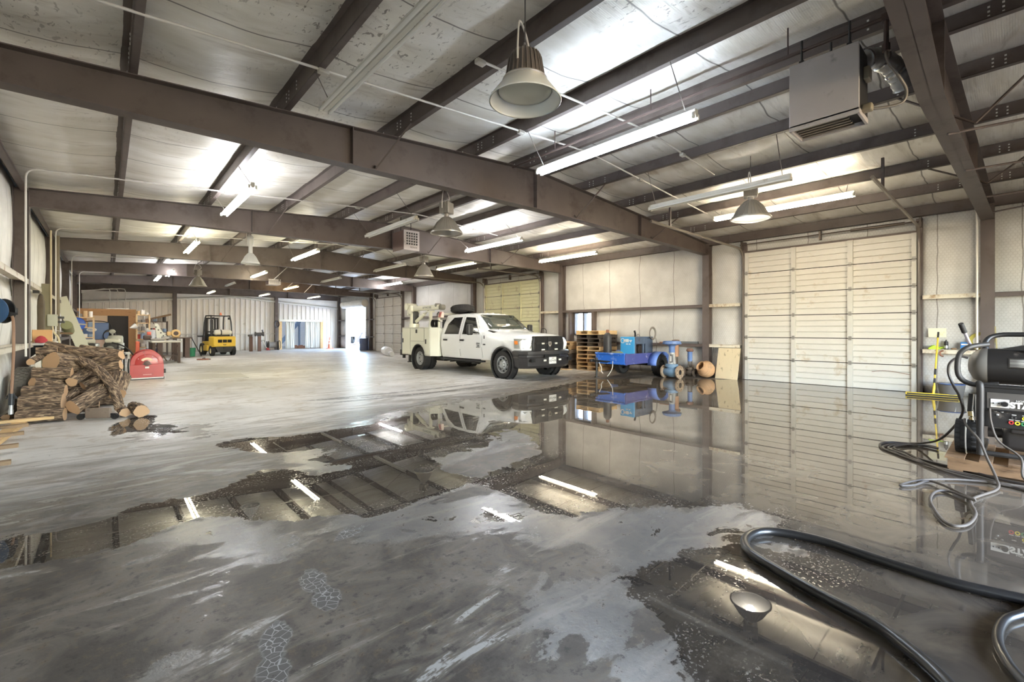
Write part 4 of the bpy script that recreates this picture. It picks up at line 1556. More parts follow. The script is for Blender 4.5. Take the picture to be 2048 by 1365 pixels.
    mb.b2((-1.32, -.93, 1.95), (-1.26, .93, 2.0)); mb.b2((-1.32, -.93, 1.7), (-1.26, .93, 1.74))
    mb.build('cab_guard_rack', bodycream, t)
    mb = MB()
    for k in range(5):
        mb.tube([(-1.62 + .05 * k, -.95 + .02 * k + .0, 1.63 + .13 * math.sin(a)) if False else (-1.62 + .14 * math.cos(a), -.93 + .03 * k, 1.63 + .13 * math.sin(a)) for a in [2 * PI * q / 20 for q in range(20)]], .016, 6, closed=True)
    mb.build('hose_coil', rubber, t)
    mb = MB()
    mb.tube([(-1.36 + 0 * a, -.86 + .07 * math.cos(a), 1.93 + .10 * math.sin(a)) for a in [2 * PI * q / 16 for q in range(16)]], .014, 6, closed=True)
    mb.build('air_hose_loop', rubber, t)
    mb = MB()
    mb.rbox((-1.22, -.62, 1.62), (.16, .3, .3), .02); mb.build('rack_toolbox', dark, t)
    return t
truck = make_truck()

# loose wheel lying on the cab roof
t = thing('spare_tyre', 'big black tyre lying flat on the rear of the truck cab roof', 'tyre', (9.22, 12.86, 2.00), .3, rot=(R(-5), R(4), .3))
mb = MB()
mb.lathe([(.21, .03), (.30, 0), (.385, .03), (.41, .07), (.415, .12), (.41, .19), (.385, .23), (.30, .26), (.21, .23), (.20, .13)], 44)
for k in range(44):
    a = 2 * PI * k / 44
    for zz in (.09, .165):
        mb.box((.415 * math.cos(a + (zz > .1) * .07), .415 * math.sin(a + (zz > .1) * .07), zz), (.02, .035, .05), a)
mb.build('tyre', rubber, t)
mb = MB()
mb.lathe([(.215, .05), (.2, .06), (.17, .12), (.06, .13), (.05, .08), (.17, .05)], 28)
mb.build('rim', wheelgrey, t)
# ---------------------------------------------------------------- forklift, seen from behind
def make_forklift():
    yel = mat('forklift_yellow', (226, 188, 66), .38, 0, .06, 5, 0, .5, .1, dirt=((150, 120, 60), .2, 4))
    blk = mat('forklift_black', (44, 43, 43), .5, 0, .15, 7)
    t = thing('forklift', 'yellow and black forklift seen from behind with a white gas bottle, before the ribbed wall', 'forklift', (4.68, 29.9, 0), R(90 + 7))
    # local x forward
    def cw(x, w, z0, z1, r=.0):
        return [(x, -w, z0), (x, w, z0), (x, w, z1), (x, -w, z1)]
    mb = MB()
    mb.loft([[(-1.0, -.50, .50), (-1.0, .50, .50), (-1.0, .53, .62), (-1.0, .53, .98), (-1.0, .48, 1.02), (-1.0, -.48, 1.02), (-1.0, -.53, .98), (-1.0, -.53, .62)],
             [(-.85, -.56, .48), (-.85, .56, .48), (-.85, .58, .62), (-.85, .58, 1.02), (-.85, .54, 1.06), (-.85, -.54, 1.06), (-.85, -.58, 1.02), (-.85, -.58, .62)],
             [(-.30, -.56, .48), (-.30, .56, .48), (-.30, .58, .62), (-.30, .58, 1.02), (-.30, .54, 1.06), (-.30, -.54, 1.06), (-.30, -.58, 1.02), (-.30, -.58, .62)]])
    mb.build('counterweight', yel, t, bevel=.02)
    for y0, y1 in ((-.33, -.13), (-.10, .10), (.13, .33)):
        mb = MB()
        mb.b2((-1.012, y0, .72), (-.99, y1, .88)); mb.build('vent_slot', mat('slot_black', (18, 18, 18), .8), t)
    text('maker_lettering', 'Yale', .10, (-1.006, 0, .60), (R(90), 0, R(-90)), blk, t, .003, bold=.003)
    mb = MB()
    mb.loft([[(-.98, -.46, .50), (-.98, .46, .50), (-.98, .30, .20), (-.98, -.30, .20)], [(-.3, -.50, .50), (-.3, .50, .50), (-.3, .36, .16), (-.3, -.36, .16)]])
    mb.b2((-1.0, -.28, .34), (-.97, .28, .40)); mb.lathe([(.06, 0), (.06, .06), (0, .06)], 12, c=(-1.0, 0, .44), rot=Matrix.Rotation(R(-90), 3, 'Y'))
    mb.build('steer_axle_housing', blk, t)
    mb = MB()
    mb.rbox((.45, 0, .52), (1.5, .98, .5), .04); mb.rbox((.30, -.53, .40), (.7, .12, .3), .03); mb.rbox((.30, .53, .40), (.7, .12, .3), .03)
    mb.build('frame', yel, t)
    mb = MB()
    mb.rbox((.0, 0, .92), (.5, .5, .12), .04); mb.rbox((-.2, 0, 1.14), (.1, .46, .4), .04)
    mb.build('seat', blk, t)
    for s in (-1, 1):
        wheel(t, (-.62, s * .50, .27), .27, .19, s, 'dish', tread=16, rimf=.55, rimmat=mat('cream_rim', (216, 204, 160), .5))
        wheel(t, (.98, s * .50, .33), .33, .24, s, 'dish', tread=16, rimf=.55, rimmat=mat('cream_rim', (216, 204, 160), .5))
    # overhead guard
    mb = MB()
    for s in (-1, 1):
        mb.tube([(-.52, s * .50, 1.05), (-.42, s * .48, 1.85), (-.30, s * .46, 2.16), (-.16, s * .45, 2.2)], .034, 8)
        mb.tube([(1.0, s * .50, .8), (.86, s * .47, 1.8), (.72, s * .45, 2.16), (.55, s * .45, 2.2)], .034, 8)
        mb.b2((-.3, s * .45 - .03, 2.17), (.65, s * .45 + .03, 2.23))
    for k in range(6):
        xx = -.22 + .85 * k / 5
        mb.b2((xx - .02, -.45, 2.18), (xx + .02, .45, 2.22))
    mb.build('overhead_guard', blk, t)
    for s in (-1, 1):
        mb = MB()
        mb.rbox((-.40, s * .38, 2.05), (.08, .10, .12), .02)
        mb.build('rear_work_lamp', blk, t)
    mb = MB()
    mb.lathe([(.06, 2.23), (.06, 2.27), (.045, 2.30), (.04, 2.36), (0, 2.38)], 14, c=(-.25, -.02, 0)); mb.build('beacon', mat('amber_beacon', (226, 130, 96), .3), t)
    # mast
    mb = MB()
    for s in (-1, 1):
        mb.b2((1.22, s * .30 - .04, .15), (1.34, s * .30 + .04, 2.12)); mb.b2((1.36, s * .20 - .035, .15), (1.46, s * .20 + .035, 2.1))
    for z in (.5, 1.3, 2.08):
        mb.b2((1.24, -.34, z - .04), (1.32, .34, z + .04))
    mb.cyl((1.3, .02, .3), (1.3, .02, 2.0), .05, n=12); mb.cyl((1.3, -.06, .3), (1.3, -.06, 2.0), .025, n=8)
    mb.build('mast', blk, t)
    for s in (-1, 1):
        mb = MB()
        mb.b2((1.47, s * .3 - .05, .2), (1.52, s * .3 + .05, .8)); mb.b2((1.47, s * .3 - .05, .14), (2.35, s * .3 + .05, .19))
        mb.build('fork', blk, t)
    # steering wheel, dash
    mb = MB()
    mb.tube([(.52 + .06 * math.sin(a), .17 * math.cos(a), 1.32 + .15 * math.sin(a)) for a in [2 * PI * q / 20 for q in range(20)]], .014, 6, closed=True); mb.cyl((.55, 0, 1.32), (.75, 0, 1.0), .025, n=8); mb.rbox((.80, 0, .98), (.2, .7, .4), .05)
    mb.build('dashboard', blk, t)
    # gas bottle lying across the counterweight
    mb = MB()
    mb.lathe([(.03, -.43), (.10, -.42), (.15, -.37), (.165, -.30), (.165, .26), (.15, .33), (.10, .38), (.10, .42), (.08, .42), (.08, .38), (0, .38)], 24, c=(-.62, -.02, 1.26), rot=Matrix.Rotation(R(90), 3, 'X'))
    mb.build('gas_bottle', mat('gas_bottle_white', (224, 220, 204), .4, 0, .05, 6, dirt=((160, 150, 120), .2, 6)), t)
    for y in (-.12,):
        mb = MB()
        mb.lathe([(.170, y - .03), (.174, y), (.170, y + .03)], 24, c=(-.62, -.02, 1.26), rot=Matrix.Rotation(R(90), 3, 'X')); mb.b2((-.72, y - .05, 1.06), (-.52, y + .05, 1.11))
        mb.build('bottle_strap', blk, t)
    mb = MB()
    mb.b2((-.80, -.42, 1.055), (-.44, .42, 1.09)); mb.b2((-.78, -.3, 1.06), (-.74, .3, 1.15)); mb.build('bottle_cradle', blk, t)
    mb = MB()
    mb.tube(spline([(-.62, .36, 1.26), (-.58, .44, 1.36), (-.4, .3, 1.46), (-.35, 0, 1.3)], 6), .014, 6); mb.build('gas_hose', blk, t)
    return t
make_forklift()
# ---------------------------------------------------------------- pallets
def make_pallet(label, loc, rz, m, L=1.03, Wd=1.0, H=.135, seed=0, group='stacked wooden pallets', rot=None):
    rnd = random.Random(seed)
    t = thing('wooden_pallet', label, 'pallet', loc, rz, group, rot=rot)
    n = 6
    for k in range(n):
        y = -L / 2 + .05 + (L - .10) * k / (n - 1)
        mb = MB()
        mb.box((rnd.uniform(-.01, .01), y, H - .010), (Wd, rnd.choice((.09, .12, .14)), .018))
        mb.build('deck_board', m, t, smooth=False)
    for k in range(3):
        mb = MB()
        mb.box((0, -L / 2 + .06 + (L - .12) * k / 2, .009), (Wd, .10, .018))
        mb.build('bottom_board', m, t, smooth=False)
    for k in range(3):
        mb = MB()
        mb.box((-Wd / 2 + .025 + (Wd - .05) * k / 2, 0, H / 2), (.045, L, H - .037))
        mb.build('stringer', m, t, smooth=False)
    return t
pal_m = [mat('pallet_wood_fresh', (222, 190, 142), .7, 0, .2, 6, .1, .3, stretch=(6, 1, 6)), mat('pallet_wood_grey', (128, 112, 96), .8, 0, .25, 6, .1, .2, stretch=(6, 1, 6), dirt=((74, 62, 52), .5, 3)),
         mat('pallet_wood_tan', (184, 152, 112), .75, 0, .25, 6, .1, .2, stretch=(6, 1, 6), dirt=((104, 82, 60), .4, 3)), mat('pallet_wood_dark', (84, 74, 66), .8, 0, .25, 6, .1, .2, stretch=(6, 1, 6))]
tall = ['tan pallet at the very bottom of the tall stack by the trailer', 'second pallet from the bottom of the tall stack by the trailer', 'third pallet from the bottom of the tall stack by the trailer', 'fourth pallet up in the tall stack by the trailer',
        'middle pallet of the tall stack, fifth from the floor', 'sixth pallet up in the tall stack, level with the gas cylinder', 'greyish pallet seventh up in the tall stack by the trailer', 'dark pallet third from the top of the tall stack',
        'dark pallet second from the top of the tall stack', 'fresh pale pallet on the very top of the tall stack under the window']
z = 0.0
for k, lab in enumerate(tall):
    mi = (2, 2, 2, 0, 2, 0, 1, 3, 3, 0)[k]
    off = (0, .02, -.03, .0, .04, -.02, .02, -.05, .0, -.06)[k]
    make_pallet(lab, (12.93 + off, 9.94 + off * .6, z), R(90) + (0, .03, -.04, .02, -.03, .04, 0, .06, -.03, .02)[k], pal_m[mi], seed=k, H=.138)
    z += .1385
short = ['dark bottom pallet of the short stack behind the truck front', 'second pallet up in the short stack behind the truck front', 'black middle pallet of the short stack behind the truck front', 'fourth pallet up in the short stack behind the truck front',
         'fifth pallet up, pale fronted, in the short stack', 'tan pallet second from the top of the short stack', 'tan pallet on top of the short stack behind the truck front']
z = 0.0
for k, lab in enumerate(short):
    mi = (1, 3, 3, 3, 1, 2, 2)[k]
    make_pallet(lab, (12.90 + (.03, -.02, 0, .02, -.03, .05, 0)[k], 11.26, z), R(90) + (0, -.05, .03, 0, .06, -.04, .08)[k], pal_m[mi], seed=20 + k, H=.138)
    z += .1385
def plank(label, a, b, w, th, m, name='loose_board', cat='board', group=None, up=(0, 0, 1)):
    a, b = Vector(a), Vector(b)
    d = b - a
    x = d.normalized()
    y = Vector(up).cross(x).normalized()
    zz = x.cross(y)
    mb = MB()
    n = 10
    rings = []
    for k in range(n + 1):
        c = a + d * k / n
        j = .002 * math.sin(k * 2.1)
        rings.append([c + y * (-w / 2) + zz * (-th / 2 + j), c + y * (w / 2) + zz * (-th / 2 + j), c + y * (w / 2) + zz * (th / 2 + j), c + y * (-w / 2) + zz * (th / 2 + j)])
    mb.loft(rings)
    o = mb.build(name, m, smooth=False)
    return tag(o, label, cat, group)
plank('short brown board lying flat on the floor before the short pallet stack', (11.65, 11.2, .012), (12.30, 10.55, .012), .20, .022, pal_m[2])
plank('narrow tan slat leaning upright against the short pallet stack', (12.02, 11.08, .015), (12.28, 11.22, .62), .09, .022, pal_m[2], up=(0, 1, 0))

# old compressor tank between the truck nose and the pallets
t = thing('air_compressor', 'dusty grey compressor tank half hidden behind the truck grille', 'compressor', (12.75, 12.45, 0), R(80))
grm = mat('dusty_grey_tank', (150, 138, 128), .5, .1, .15, 5, dirt=((104, 78, 60), .5, 4))
mb = MB()
mb.lathe([(0, -.62), (.16, -.58), (.22, -.48), (.225, 0), (.22, .48), (.16, .58), (0, .62)], 24, c=(0, 0, .78), rot=Matrix.Rotation(R(90), 3, 'Y'))
mb.build('tank', grm, t)
for xx in (-.4, .4):
    for s in (-1, 1):
        mb = MB()
        mb.tube([(xx, s * .15, .65), (xx, s * .24, .0)], .02, 6)
        mb.build('leg', grm, t)
mb = MB()
mb.lathe([(.13, 1.0), (.15, 1.06), (.15, 1.16), (.10, 1.24), (0, 1.26)], 20, c=(-.25, 0, 0)); mb.rbox((.15, 0, 1.1), (.3, .2, .2), .04)
mb.build('pump', mat('pale_pump', (186, 182, 172), .5), t)
mb = MB()
mb.tube(spline([(-.25, 0, 1.24), (-.3, .05, 1.42), (-.1, .1, 1.45), (.05, .08, 1.2)], 6), .012, 6)
mb.build('pipe', dark, t)

# ---------------------------------------------------------------- blue trailer with welder
blue = mat('trailer_blue_bright', (40, 104, 196), .4, 0, .1, 4, 0, .5, .1, dirt=((206, 208, 226), .45, 3.2))
blue2 = mat('trailer_blue_violet', (74, 80, 138), .45, 0, .15, 4, dirt=((206, 204, 206), .35, 2.4))
blue3 = mat('fender_blue', (108, 140, 214), .4, 0, .08, 4)
t = thing('utility_trailer', 'scuffed bright blue two wheeled trailer in front of the pallets', 'trailer', (12.1, 8.0, 0), 0)
mb = MB()
mb.b2((-1.07, -.50, .41), (-1.02, .50, .73)); mb.box((-1.08, 0, .71), (.06, 1.04, .05)); mb.box((-1.08, 0, .43), (.06, 1.04, .05))
mb.build('front_panel', blue, t, bevel=.008)
for s in (-1, 1):
    mb = MB()
    mb.b2((-1.02, s * .50 - .02, .41), (1.08, s * .50 + .02, .70)); mb.box((.03, s * .51, .69), (2.1, .06, .05)); mb.box((.03, s * .51, .43), (2.1, .06, .05)); mb.box((-1.02, s * .51, .56), (.08, .06, .34))
    mb.build('side_panel', blue2, t, bevel=.006)
    mb = MB()
    pr = [(.43 * math.cos(a) if True else 0, .34 + .40 * math.sin(a)) for a in [PI * k / 14 for k in range(15)]]
    P = [[(.52 + x, s * .53, z) for x, z in pr], [(.52 + x, s * .82, z) for x, z in pr]]
    mb.grid(P)
    o = mb.build('fender', blue3, t)
    sd = o.modifiers.new('thick', 'SOLIDIFY'); sd.thickness = .012; sd.offset = 0
    w = wheel(t, (.52, s * .68, .33), .33, .20, s, 'dish', tread=20, rimf=.55, rimmat=dark)
mb = MB()
mb.b2((-1.0, -.48, .44), (1.06, .48, .48))
mb.build('deck', mat('rusty_deck', (96, 78, 66), .7, 0, .2, 5), t)
mb = MB()
mb.cyl((.52, -.6, .33), (.52, .6, .33), .035, n=8); mb.b2((-.9, -.3, .36), (1.0, -.24, .42)); mb.b2((-.9, .24, .36), (1.0, .3, .42))
mb.build('axle', dark, t)
mb = MB()
mb.tube([(-1.05, .40, .46), (-1.36, .40, .50)], .035, 6); mb.rbox((-1.40, .40, .51), (.16, .09, .08), .02); mb.tube([(-1.05, 0, .46), (-1.30, .36, .50)], .03, 6)
mb.build('tongue', dark, t)
mb = MB()
mb.cyl((-1.24, .36, .02), (-1.24, .36, .50), .03, n=10); mb.cyl((-1.24, .36, .30), (-1.24, .36, .58), .04, n=10); mb.cyl((-1.24, .36, 0), (-1.24, .36, .02), .07, n=12); mb.tube([(-1.24, .36, .56), (-1.36, .36, .57), (-1.36, .36, .62)], .010, 5)
mb.build('jack', dark, t)
mb = MB()
mb.tube(spline([(-1.10, -.12, .50), (-1.12, -.12, .3), (-1.16, -.06, .15), (-1.20, .0, .05)], 6), .012, 6)
mb.build('safety_rope', mat('pale_rope', (214, 208, 196), .8), t)
mb = MB()
mb.tube(spline([(-1.2, .3, .44), (-1.16, .24, .30), (-1.22, .2, .2), (-1.14, .2, .12)], 5), .014, 6)
mb.build('chain', mat('pale_rope', (214, 208, 196), .8), t)
mb = MB()
mb.rbox((1.12, -.42, .52), (.08, .12, .14), .01)
mb.build('tail_lamp', redp, t)

t = thing('welder_generator', 'blue engine driven welding generator with open side standing on the trailer', 'welder', (12.2, 7.84, .48), 0)
wb = mat('welder_sky_blue', (66, 160, 214), .4, 0, .06, 3)
wb2 = mat('welder_slate', (78, 92, 112), .5, 0, .15, 5, dirt=((52, 50, 50), .4, 3))
mb = MB()
mb.b2((-.53, -.24, 0), (-.49, .24, .72))
fp = mb.build('front_panel', wb, t, bevel=.01)
text('maker_lettering', 'Miller', .125, (-.534, -.02, .60), (R(90), 0, R(-90)), whitepaint, fp, .003, bold=.006)
mb = MB()
mb.lathe([(.075, 0), (.078, .004), (.06, .005), (.058, 0)], 24, c=(-.532, .155, .60), rot=Matrix.Rotation(R(-90), 3, 'Y')); mb.build('emblem_ring', whitepaint, fp)
text('model_lettering', 'BIG 40', .055, (-.534, -.04, .50), (R(90), 0, R(-90)), whitepaint, fp, .003)
mb = MB()
mb.b2((-.49, -.24, .66), (.50, .24, .72)); mb.b2((-.49, -.24, 0), (.50, .24, .05))
for x in (-.46, -.02, .12, .42):
    mb.b2((x - .035, -.24, .05), (x + .035, -.20, .66))
mb.b2((.12, -.238, .05), (.42, -.22, .66)); mb.b2((.46, -.24, .05), (.50, .24, .70)); mb.b2((-.49, .20, .05), (.50, .24, .70)); mb.b2((-.47, -.236, .50), (.45, -.22, .66))
mb.build('housing', wb2, t, bevel=.006)
mb = MB()
mb.rbox((-.18, 0, .27), (.42, .34, .36), .05); mb.cyl((-.15, -.2, .33), (-.15, .1, .33), .13, n=18); mb.cyl((-.32, -.15, .2), (-.32, .1, .2), .07, n=14); mb.tube(spline([(-.25, -.17, .45), (-.1, -.19, .5), (.0, -.15, .3)], 5), .02, 6)
mb.build('engine', mat('oily_engine', (58, 50, 46), .5, .4, .3, 9), t)
mb = MB()
mb.tube([(-.1, 0, .70), (-.1, 0, .82), (-.14, 0, .9)], .03, 8)
mb.build('exhaust', dark, t)
mb = MB()
mb.tube([(.06, .04 * math.cos(a), .75 + .05 * math.sin(a)) for a in [2 * PI * q / 14 for q in range(14)]], .01, 5, closed=True)
mb.build('lifting_eye', bare, t)
t2 = thing('cable_coil', 'coil of grey welding cable hung over the rear corner of the welder', 'cable', (12.62, 7.56, 1.24), 0)
for k in range(4):
    mb = MB()
    mb.tube([(.03 * k - .05 + (.15 + .012 * k) * math.cos(a), -.03 + .015 * k, .06 + (.16 + .012 * k) * math.sin(a)) for a in [2 * PI * q / 28 for q in range(28)]], .014, 6, closed=True)
    mb.build('cable_turn', mat('grey_cable', (128, 122, 116), .6), t2)
mb = MB()
mb.tube(spline([(.1, -.05, -.08), (.16, -.06, -.3), (.10, -.06, -.55), (.12, -.06, -.72)], 6), .012, 6)
mb.build('cable_tail', mat('grey_cable', (128, 122, 116), .6), t2)

def bottle(label, loc, r, h, m, cap, rot=None, rz=0):
    t = thing('gas_cylinder', label, 'gas cylinder', loc, rz, rot=rot)
    mb = MB()
    mb.lathe([(0, 0), (r * .9, .0), (r, .03), (r, h * .74), (r * .92, h * .82), (r * .55, h * .88), (r * .35, h * .90), (0, h * .90)], 24)
    mb.build('cylinder_body', m, t)
    mb = MB()
    mb.lathe([(r * .40, h * .87), (r * .42, h * .93), (r * .36, h * .99), (0, h)], 18)
    mb.build('valve_cap', cap, t)
    return t
rust = mat('rusty_iron', (150, 104, 82), .7, .2, .25, 9, dirt=((92, 66, 54), .5, 6))
bottle('upright black gas cylinder with a rusty cap standing in the trailer front', (11.36, 8.33, .48), .125, .94, mat('cylinder_charcoal', (52, 50, 50), .5, 0, .15, 5), rust)
t = thing('green_cylinder', 'olive green tank lying across the trailer beside the black cylinder', 'tank', (11.62, 8.02, .62), 0)
mb = MB()
mb.lathe([(0, -.2), (.10, -.19), (.135, -.14), (.14, 0), (.135, .14), (.10, .19), (0, .2)], 22, rot=Matrix.Rotation(R(90), 3, 'X'), c=(0, .14, 0))
mb.build('tank', mat('olive_paint', (118, 124, 92), .5, 0, .1, 5), t)
mb = MB()
mb.tube([(-.0 - .12, .30 + .0, 0 + 0)] + [(-.06 - .1 * math.sin(a) , .28 + .02 * a, .14 * math.cos(a)) for a in [PI * q / 12 for q in range(13)]], .012, 6)
mb.build('handle_hoop', mat('pale_hoop', (186, 176, 160), .5, .2), t)
mb = MB()
mb.box((0, .12, -.125), (.2, .3, .03)); mb.build('saddle', dark, t)

# ---------------------------------------------------------------- control valves on the floor
def flange(mb, c, r, ax, th=.045, holes=True):
    q = Vector(ax).normalized().to_track_quat('Z', 'Y').to_matrix()
    mb.lathe([(r * .42, -th / 2), (r, -th / 2), (r, th / 2), (r * .62, th / 2), (r * .62, th * .7), (r * .42, th * .7), (r * .42, -th / 2)], 32, c=c, rot=q)
def valve(label, loc, rz, s, mbody, mtop, mflange, style):
    t = thing('control_valve', label, 'valve', loc, rz)
    ax = Vector((1, 0, 0))
    zc = .185 * s
    mb = MB()
    mb.lathe([(.10 * s, -.24 * s), (.12 * s, -.16 * s), (.155 * s, -.07 * s), (.16 * s, .07 * s), (.12 * s, .16 * s), (.10 * s, .24 * s)], 28, c=(0, 0, zc), rot=Matrix.Rotation(R(90), 3, 'Y'))
    mb.lathe([(.14 * s, zc), (.15 * s, zc + .14 * s), (.19 * s, zc + .15 * s), (.19 * s, zc + .19 * s), (.17 * s, zc + .195 * s), (.17 * s, zc + .23 * s), (.10 * s, zc + .235 * s), (0, zc + .235 * s)], 28)
    mb.build('valve_body', mbody, t)
    for e in (-1, 1):
        mb = MB()
        flange(mb, (e * .25 * s, 0, zc), .185 * s, (e, 0, 0), .045 * s)
        f = mb.build('flange', mflange, t)
        mb = MB()
        mb.cyl((e * .2 * s, 0, zc), (e * .262 * s, 0, zc), .075 * s, n=20)
        mb.build('bore', mat('bore_dark', (26, 22, 20), .8), f)
        for k in range(8):
            a = 2 * PI * (k + .5) / 8
            mb = MB()
            mb.cyl((e * .23 * s, .145 * s * math.cos(a), zc + .145 * s * math.sin(a)), (e * .275 * s, .145 * s * math.cos(a), zc + .145 * s * math.sin(a)), .014 * s, n=8)
            mb.build('bolt_hole', mat('bore_dark', (26, 22, 20), .8), f)
    zb = zc + .235 * s
    if style == 'diaphragm':
        mb = MB()
        for e in (-1, 1):
            mb.loft([[(e * .075 * s - .02, -.05, zb), (e * .075 * s + .02, -.05, zb), (e * .075 * s + .02, .05, zb), (e * .075 * s - .02, .05, zb)], [(e * .06 * s - .015, -.04, zb + .30 * s), (e * .06 * s + .015, -.04, zb + .30 * s), (e * .06 * s + .015, .04, zb + .30 * s), (e * .06 * s - .015, .04, zb + .30 * s)]])
        mb.cyl((0, 0, zb), (0, 0, zb + .3 * s), .014 * s, n=8); mb.cyl((0, 0, zb), (0, 0, zb + .04 * s), .08 * s, n=16); mb.cyl((0, 0, zb + .28 * s), (0, 0, zb + .33 * s), .08 * s, n=16)
        mb.build('yoke', mflange if False else mat('pale_yoke', (178, 178, 176), .5, .2, .15, 8), t)
        mb = MB()
        mb.box((-.0, -.055 * s, zb + .15 * s), (.055 * s, .012, .16 * s)); mb.build('travel_scale', whitepaint, t)
        mb = MB()
        mb.lathe([(.075 * s, zb + .32 * s), (.085 * s, zb + .34 * s), (.085 * s, zb + .50 * s), (.12 * s, zb + .54 * s)], 24)
        mb.build('spring_barrel', mtop, t)
        mb = MB()
        zt = zb + .53 * s
        mb.lathe([(.09 * s, zt), (.20 * s, zt + .035 * s), (.265 * s, zt + .05 * s), (.27 * s, zt + .055 * s), (.27 * s, zt + .075 * s), (.25 * s, zt + .08 * s), (.245 * s, zt + .125 * s), (.20 * s, zt + .14 * s), (0, zt + .145 * s)], 36)
        d = mb.build('diaphragm_case', mtop, t)
        for k in range(14):
            a = 2 * PI * k / 14
            mb = MB()
            mb.cyl((.258 * s * math.cos(a), .258 * s * math.sin(a), zt + .04 * s), (.258 * s * math.cos(a), .258 * s * math.sin(a), zt + .09 * s), .010 * s, n=6)
            mb.build('case_bolt', mat('bolt_grey', (120, 124, 130), .4, .5), d)
    else:
        mb = MB()
        for e in (-1, 1):
            mb.tube([(e * .06, 0, zb - .02), (e * .055, 0, zb + .32 * s)], .016, 6)
        mb.cyl((0, 0, zb), (0, 0, zb + .32 * s), .012, n=8)
        mb.build('yoke', mflange, t)
        mb = MB()
        mb.lathe([(0, zb + .28 * s), (.105 * s, zb + .28 * s), (.105 * s, zb + .70 * s), (.12 * s, zb + .72 * s), (0, zb + .72 * s)], 22)
        mb.build('actuator_cylinder', mtop, t)
        mb = MB()
        mb.lathe([(0, zb + .72 * s), (.13 * s, zb + .72 * s), (.16 * s, zb + .76 * s), (.16 * s, zb + .80 * s), (.12 * s, zb + .86 * s), (0, zb + .87 * s)], 22)
        mb.build('actuator_cap', mat('rusty_cap', (128, 96, 82), .7, .2, .2, 8), t)
    return t
vb = mat('valve_blue_worn', (112, 142, 168), .5, .1, .15, 6, dirt=((150, 128, 110), .35, 6))
vt = mat('valve_blue_top', (102, 130, 180), .45, 0, .1, 5)
vf = mat('flange_rust_tan', (166, 146, 124), .7, .2, .2, 9, dirt=((112, 88, 70), .4, 8))
valve('blue control valve with a broad saucer shaped top standing in the puddle', (12.27, 6.72, 0), R(-96), 1.0, vb, vt, vf, 'diaphragm')
valve('brown rusty control valve with a cylinder top just behind the blue saucer valve', (12.86, 6.92, 0), R(-98), .86, mat('valve_iron', (120, 104, 92), .65, .2, .2, 8), mat('actuator_tan', (172, 132, 104), .6, .1, .1, 6), mat('dark_flange', (96, 84, 74), .6, .3, .2, 8), 'cylinder')
t = valve('slim blue topped control valve nearest the wall behind the brown valve', (13.12, 6.60, 0), R(-96), .66, mat('dark_flange', (96, 84, 74), .6, .3, .2, 8), vt, mat('dark_flange', (96, 84, 74), .6, .3, .2, 8), 'cylinder')

# clay jar, plywood
t = thing('clay_jar', 'tan clay jar lying tilted on its side at the foot of the wall column', 'jar', (13.12, 6.10, .245), 0, rot=(0, R(-62), R(-24)))
mb = MB()
mb.lathe([(0, -.20), (.14, -.195), (.21, -.12), (.245, 0), (.235, .08), (.19, .15), (.135, .19), (.13, .215), (.15, .24), (.135, .25), (.11, .235), (.11, .19), (.16, .15), (.20, .07), (.2, 0), (.1, -.16), (0, -.17)], 40)
mb.build('jar_body', mat('terracotta', (196, 156, 116), .7, 0, .12, 5, .1, dirt=((150, 128, 104), .4, 3)), t)
mb = MB()
for zz in (.10, .06):
    mb.tube([(( .243 if zz < .08 else .232) * math.cos(a), (.243 if zz < .08 else .232) * math.sin(a), zz) for a in [2 * PI * q / 36 for q in range(36)]], .006, 5, closed=True)
mb.build('raised_band', mat('terracotta_band', (204, 166, 126), .7, 0, .1, 5), t)
mb = MB()
mb.loft([[(13.20, 5.26, .0), (13.20, 5.88, .0), (13.22, 5.88, .0), (13.22, 5.26, .0)], [(13.40, 5.24, .88), (13.40, 5.86, .88), (13.42, 5.86, .88), (13.42, 5.24, .88)]])
tag(mb.build('plywood_sheet', mat('stained_plywood', (206, 190, 158), .7, 0, .12, 3, .05, .3, stretch=(1, 1, .4), dirt=((84, 70, 56), .3, 9)), smooth=False), 'upright stained plywood sheet leaning on the wall beside the clay jar', 'plywood')

# ---------------------------------------------------------------- squeegee, bucket, things on the wall ledges by the big door
yl = mat('safety_yellow', (226, 196, 62), .45, 0, .06, 6)
t = thing('floor_squeegee', 'long handled yellow squeegee standing with its wide head in the water', 'squeegee', (12.92, 1.20, 0), R(-82), rot=(0, 0, R(-82)))
mb = MB()
mb.rbox((0, 0, .045), (.84, .05, .055), .012)
mb.build('head', yl, t)
mb = MB()
mb.b2((-.40, -.03, .03), (.40, -.022, .06)); mb.b2((-.42, -.012, 0), (.42, .004, .03))
mb.build('rubber_blade', rubber, t)
mb = MB()
mb.tube([(.02, .0, .07), (.03, .02, .16)], .022, 8)
mb.build('socket', yl, t)
P0, P1 = Vector((.03, .02, .14)), Vector((.12, .40, 1.36))
def seg(nm, a, b, r, m):
    mb = MB()
    mb.cyl(P0.lerp(P1, a), P0.lerp(P1, b), r, n=12)
    mb.build(nm, m, t)
seg('handle', 0, .9, .016, yl)
seg('handle_sleeve', .0, .08, .024, yl); seg('grip_band', .12, .2, .02, dark); seg('sticker_band', .26, .36, .02, dark); seg('handle_tip', .9, 1.0, .017, dark)
t = thing('bucket', 'grey plastic bucket with a blue lip behind the squeegee', 'bucket', (13.12, .92, 0), .4)
mb = MB()
mb.lathe([(0, .004), (.165, .0), (.175, .02), (.215, .27), (.225, .275), (.225, .29), (.208, .29), (.165, .02), (0, .015)], 32)
mb.build('pail', mat('bucket_grey', (104, 102, 100), .5, 0, .15, 5), t)
mb = MB()
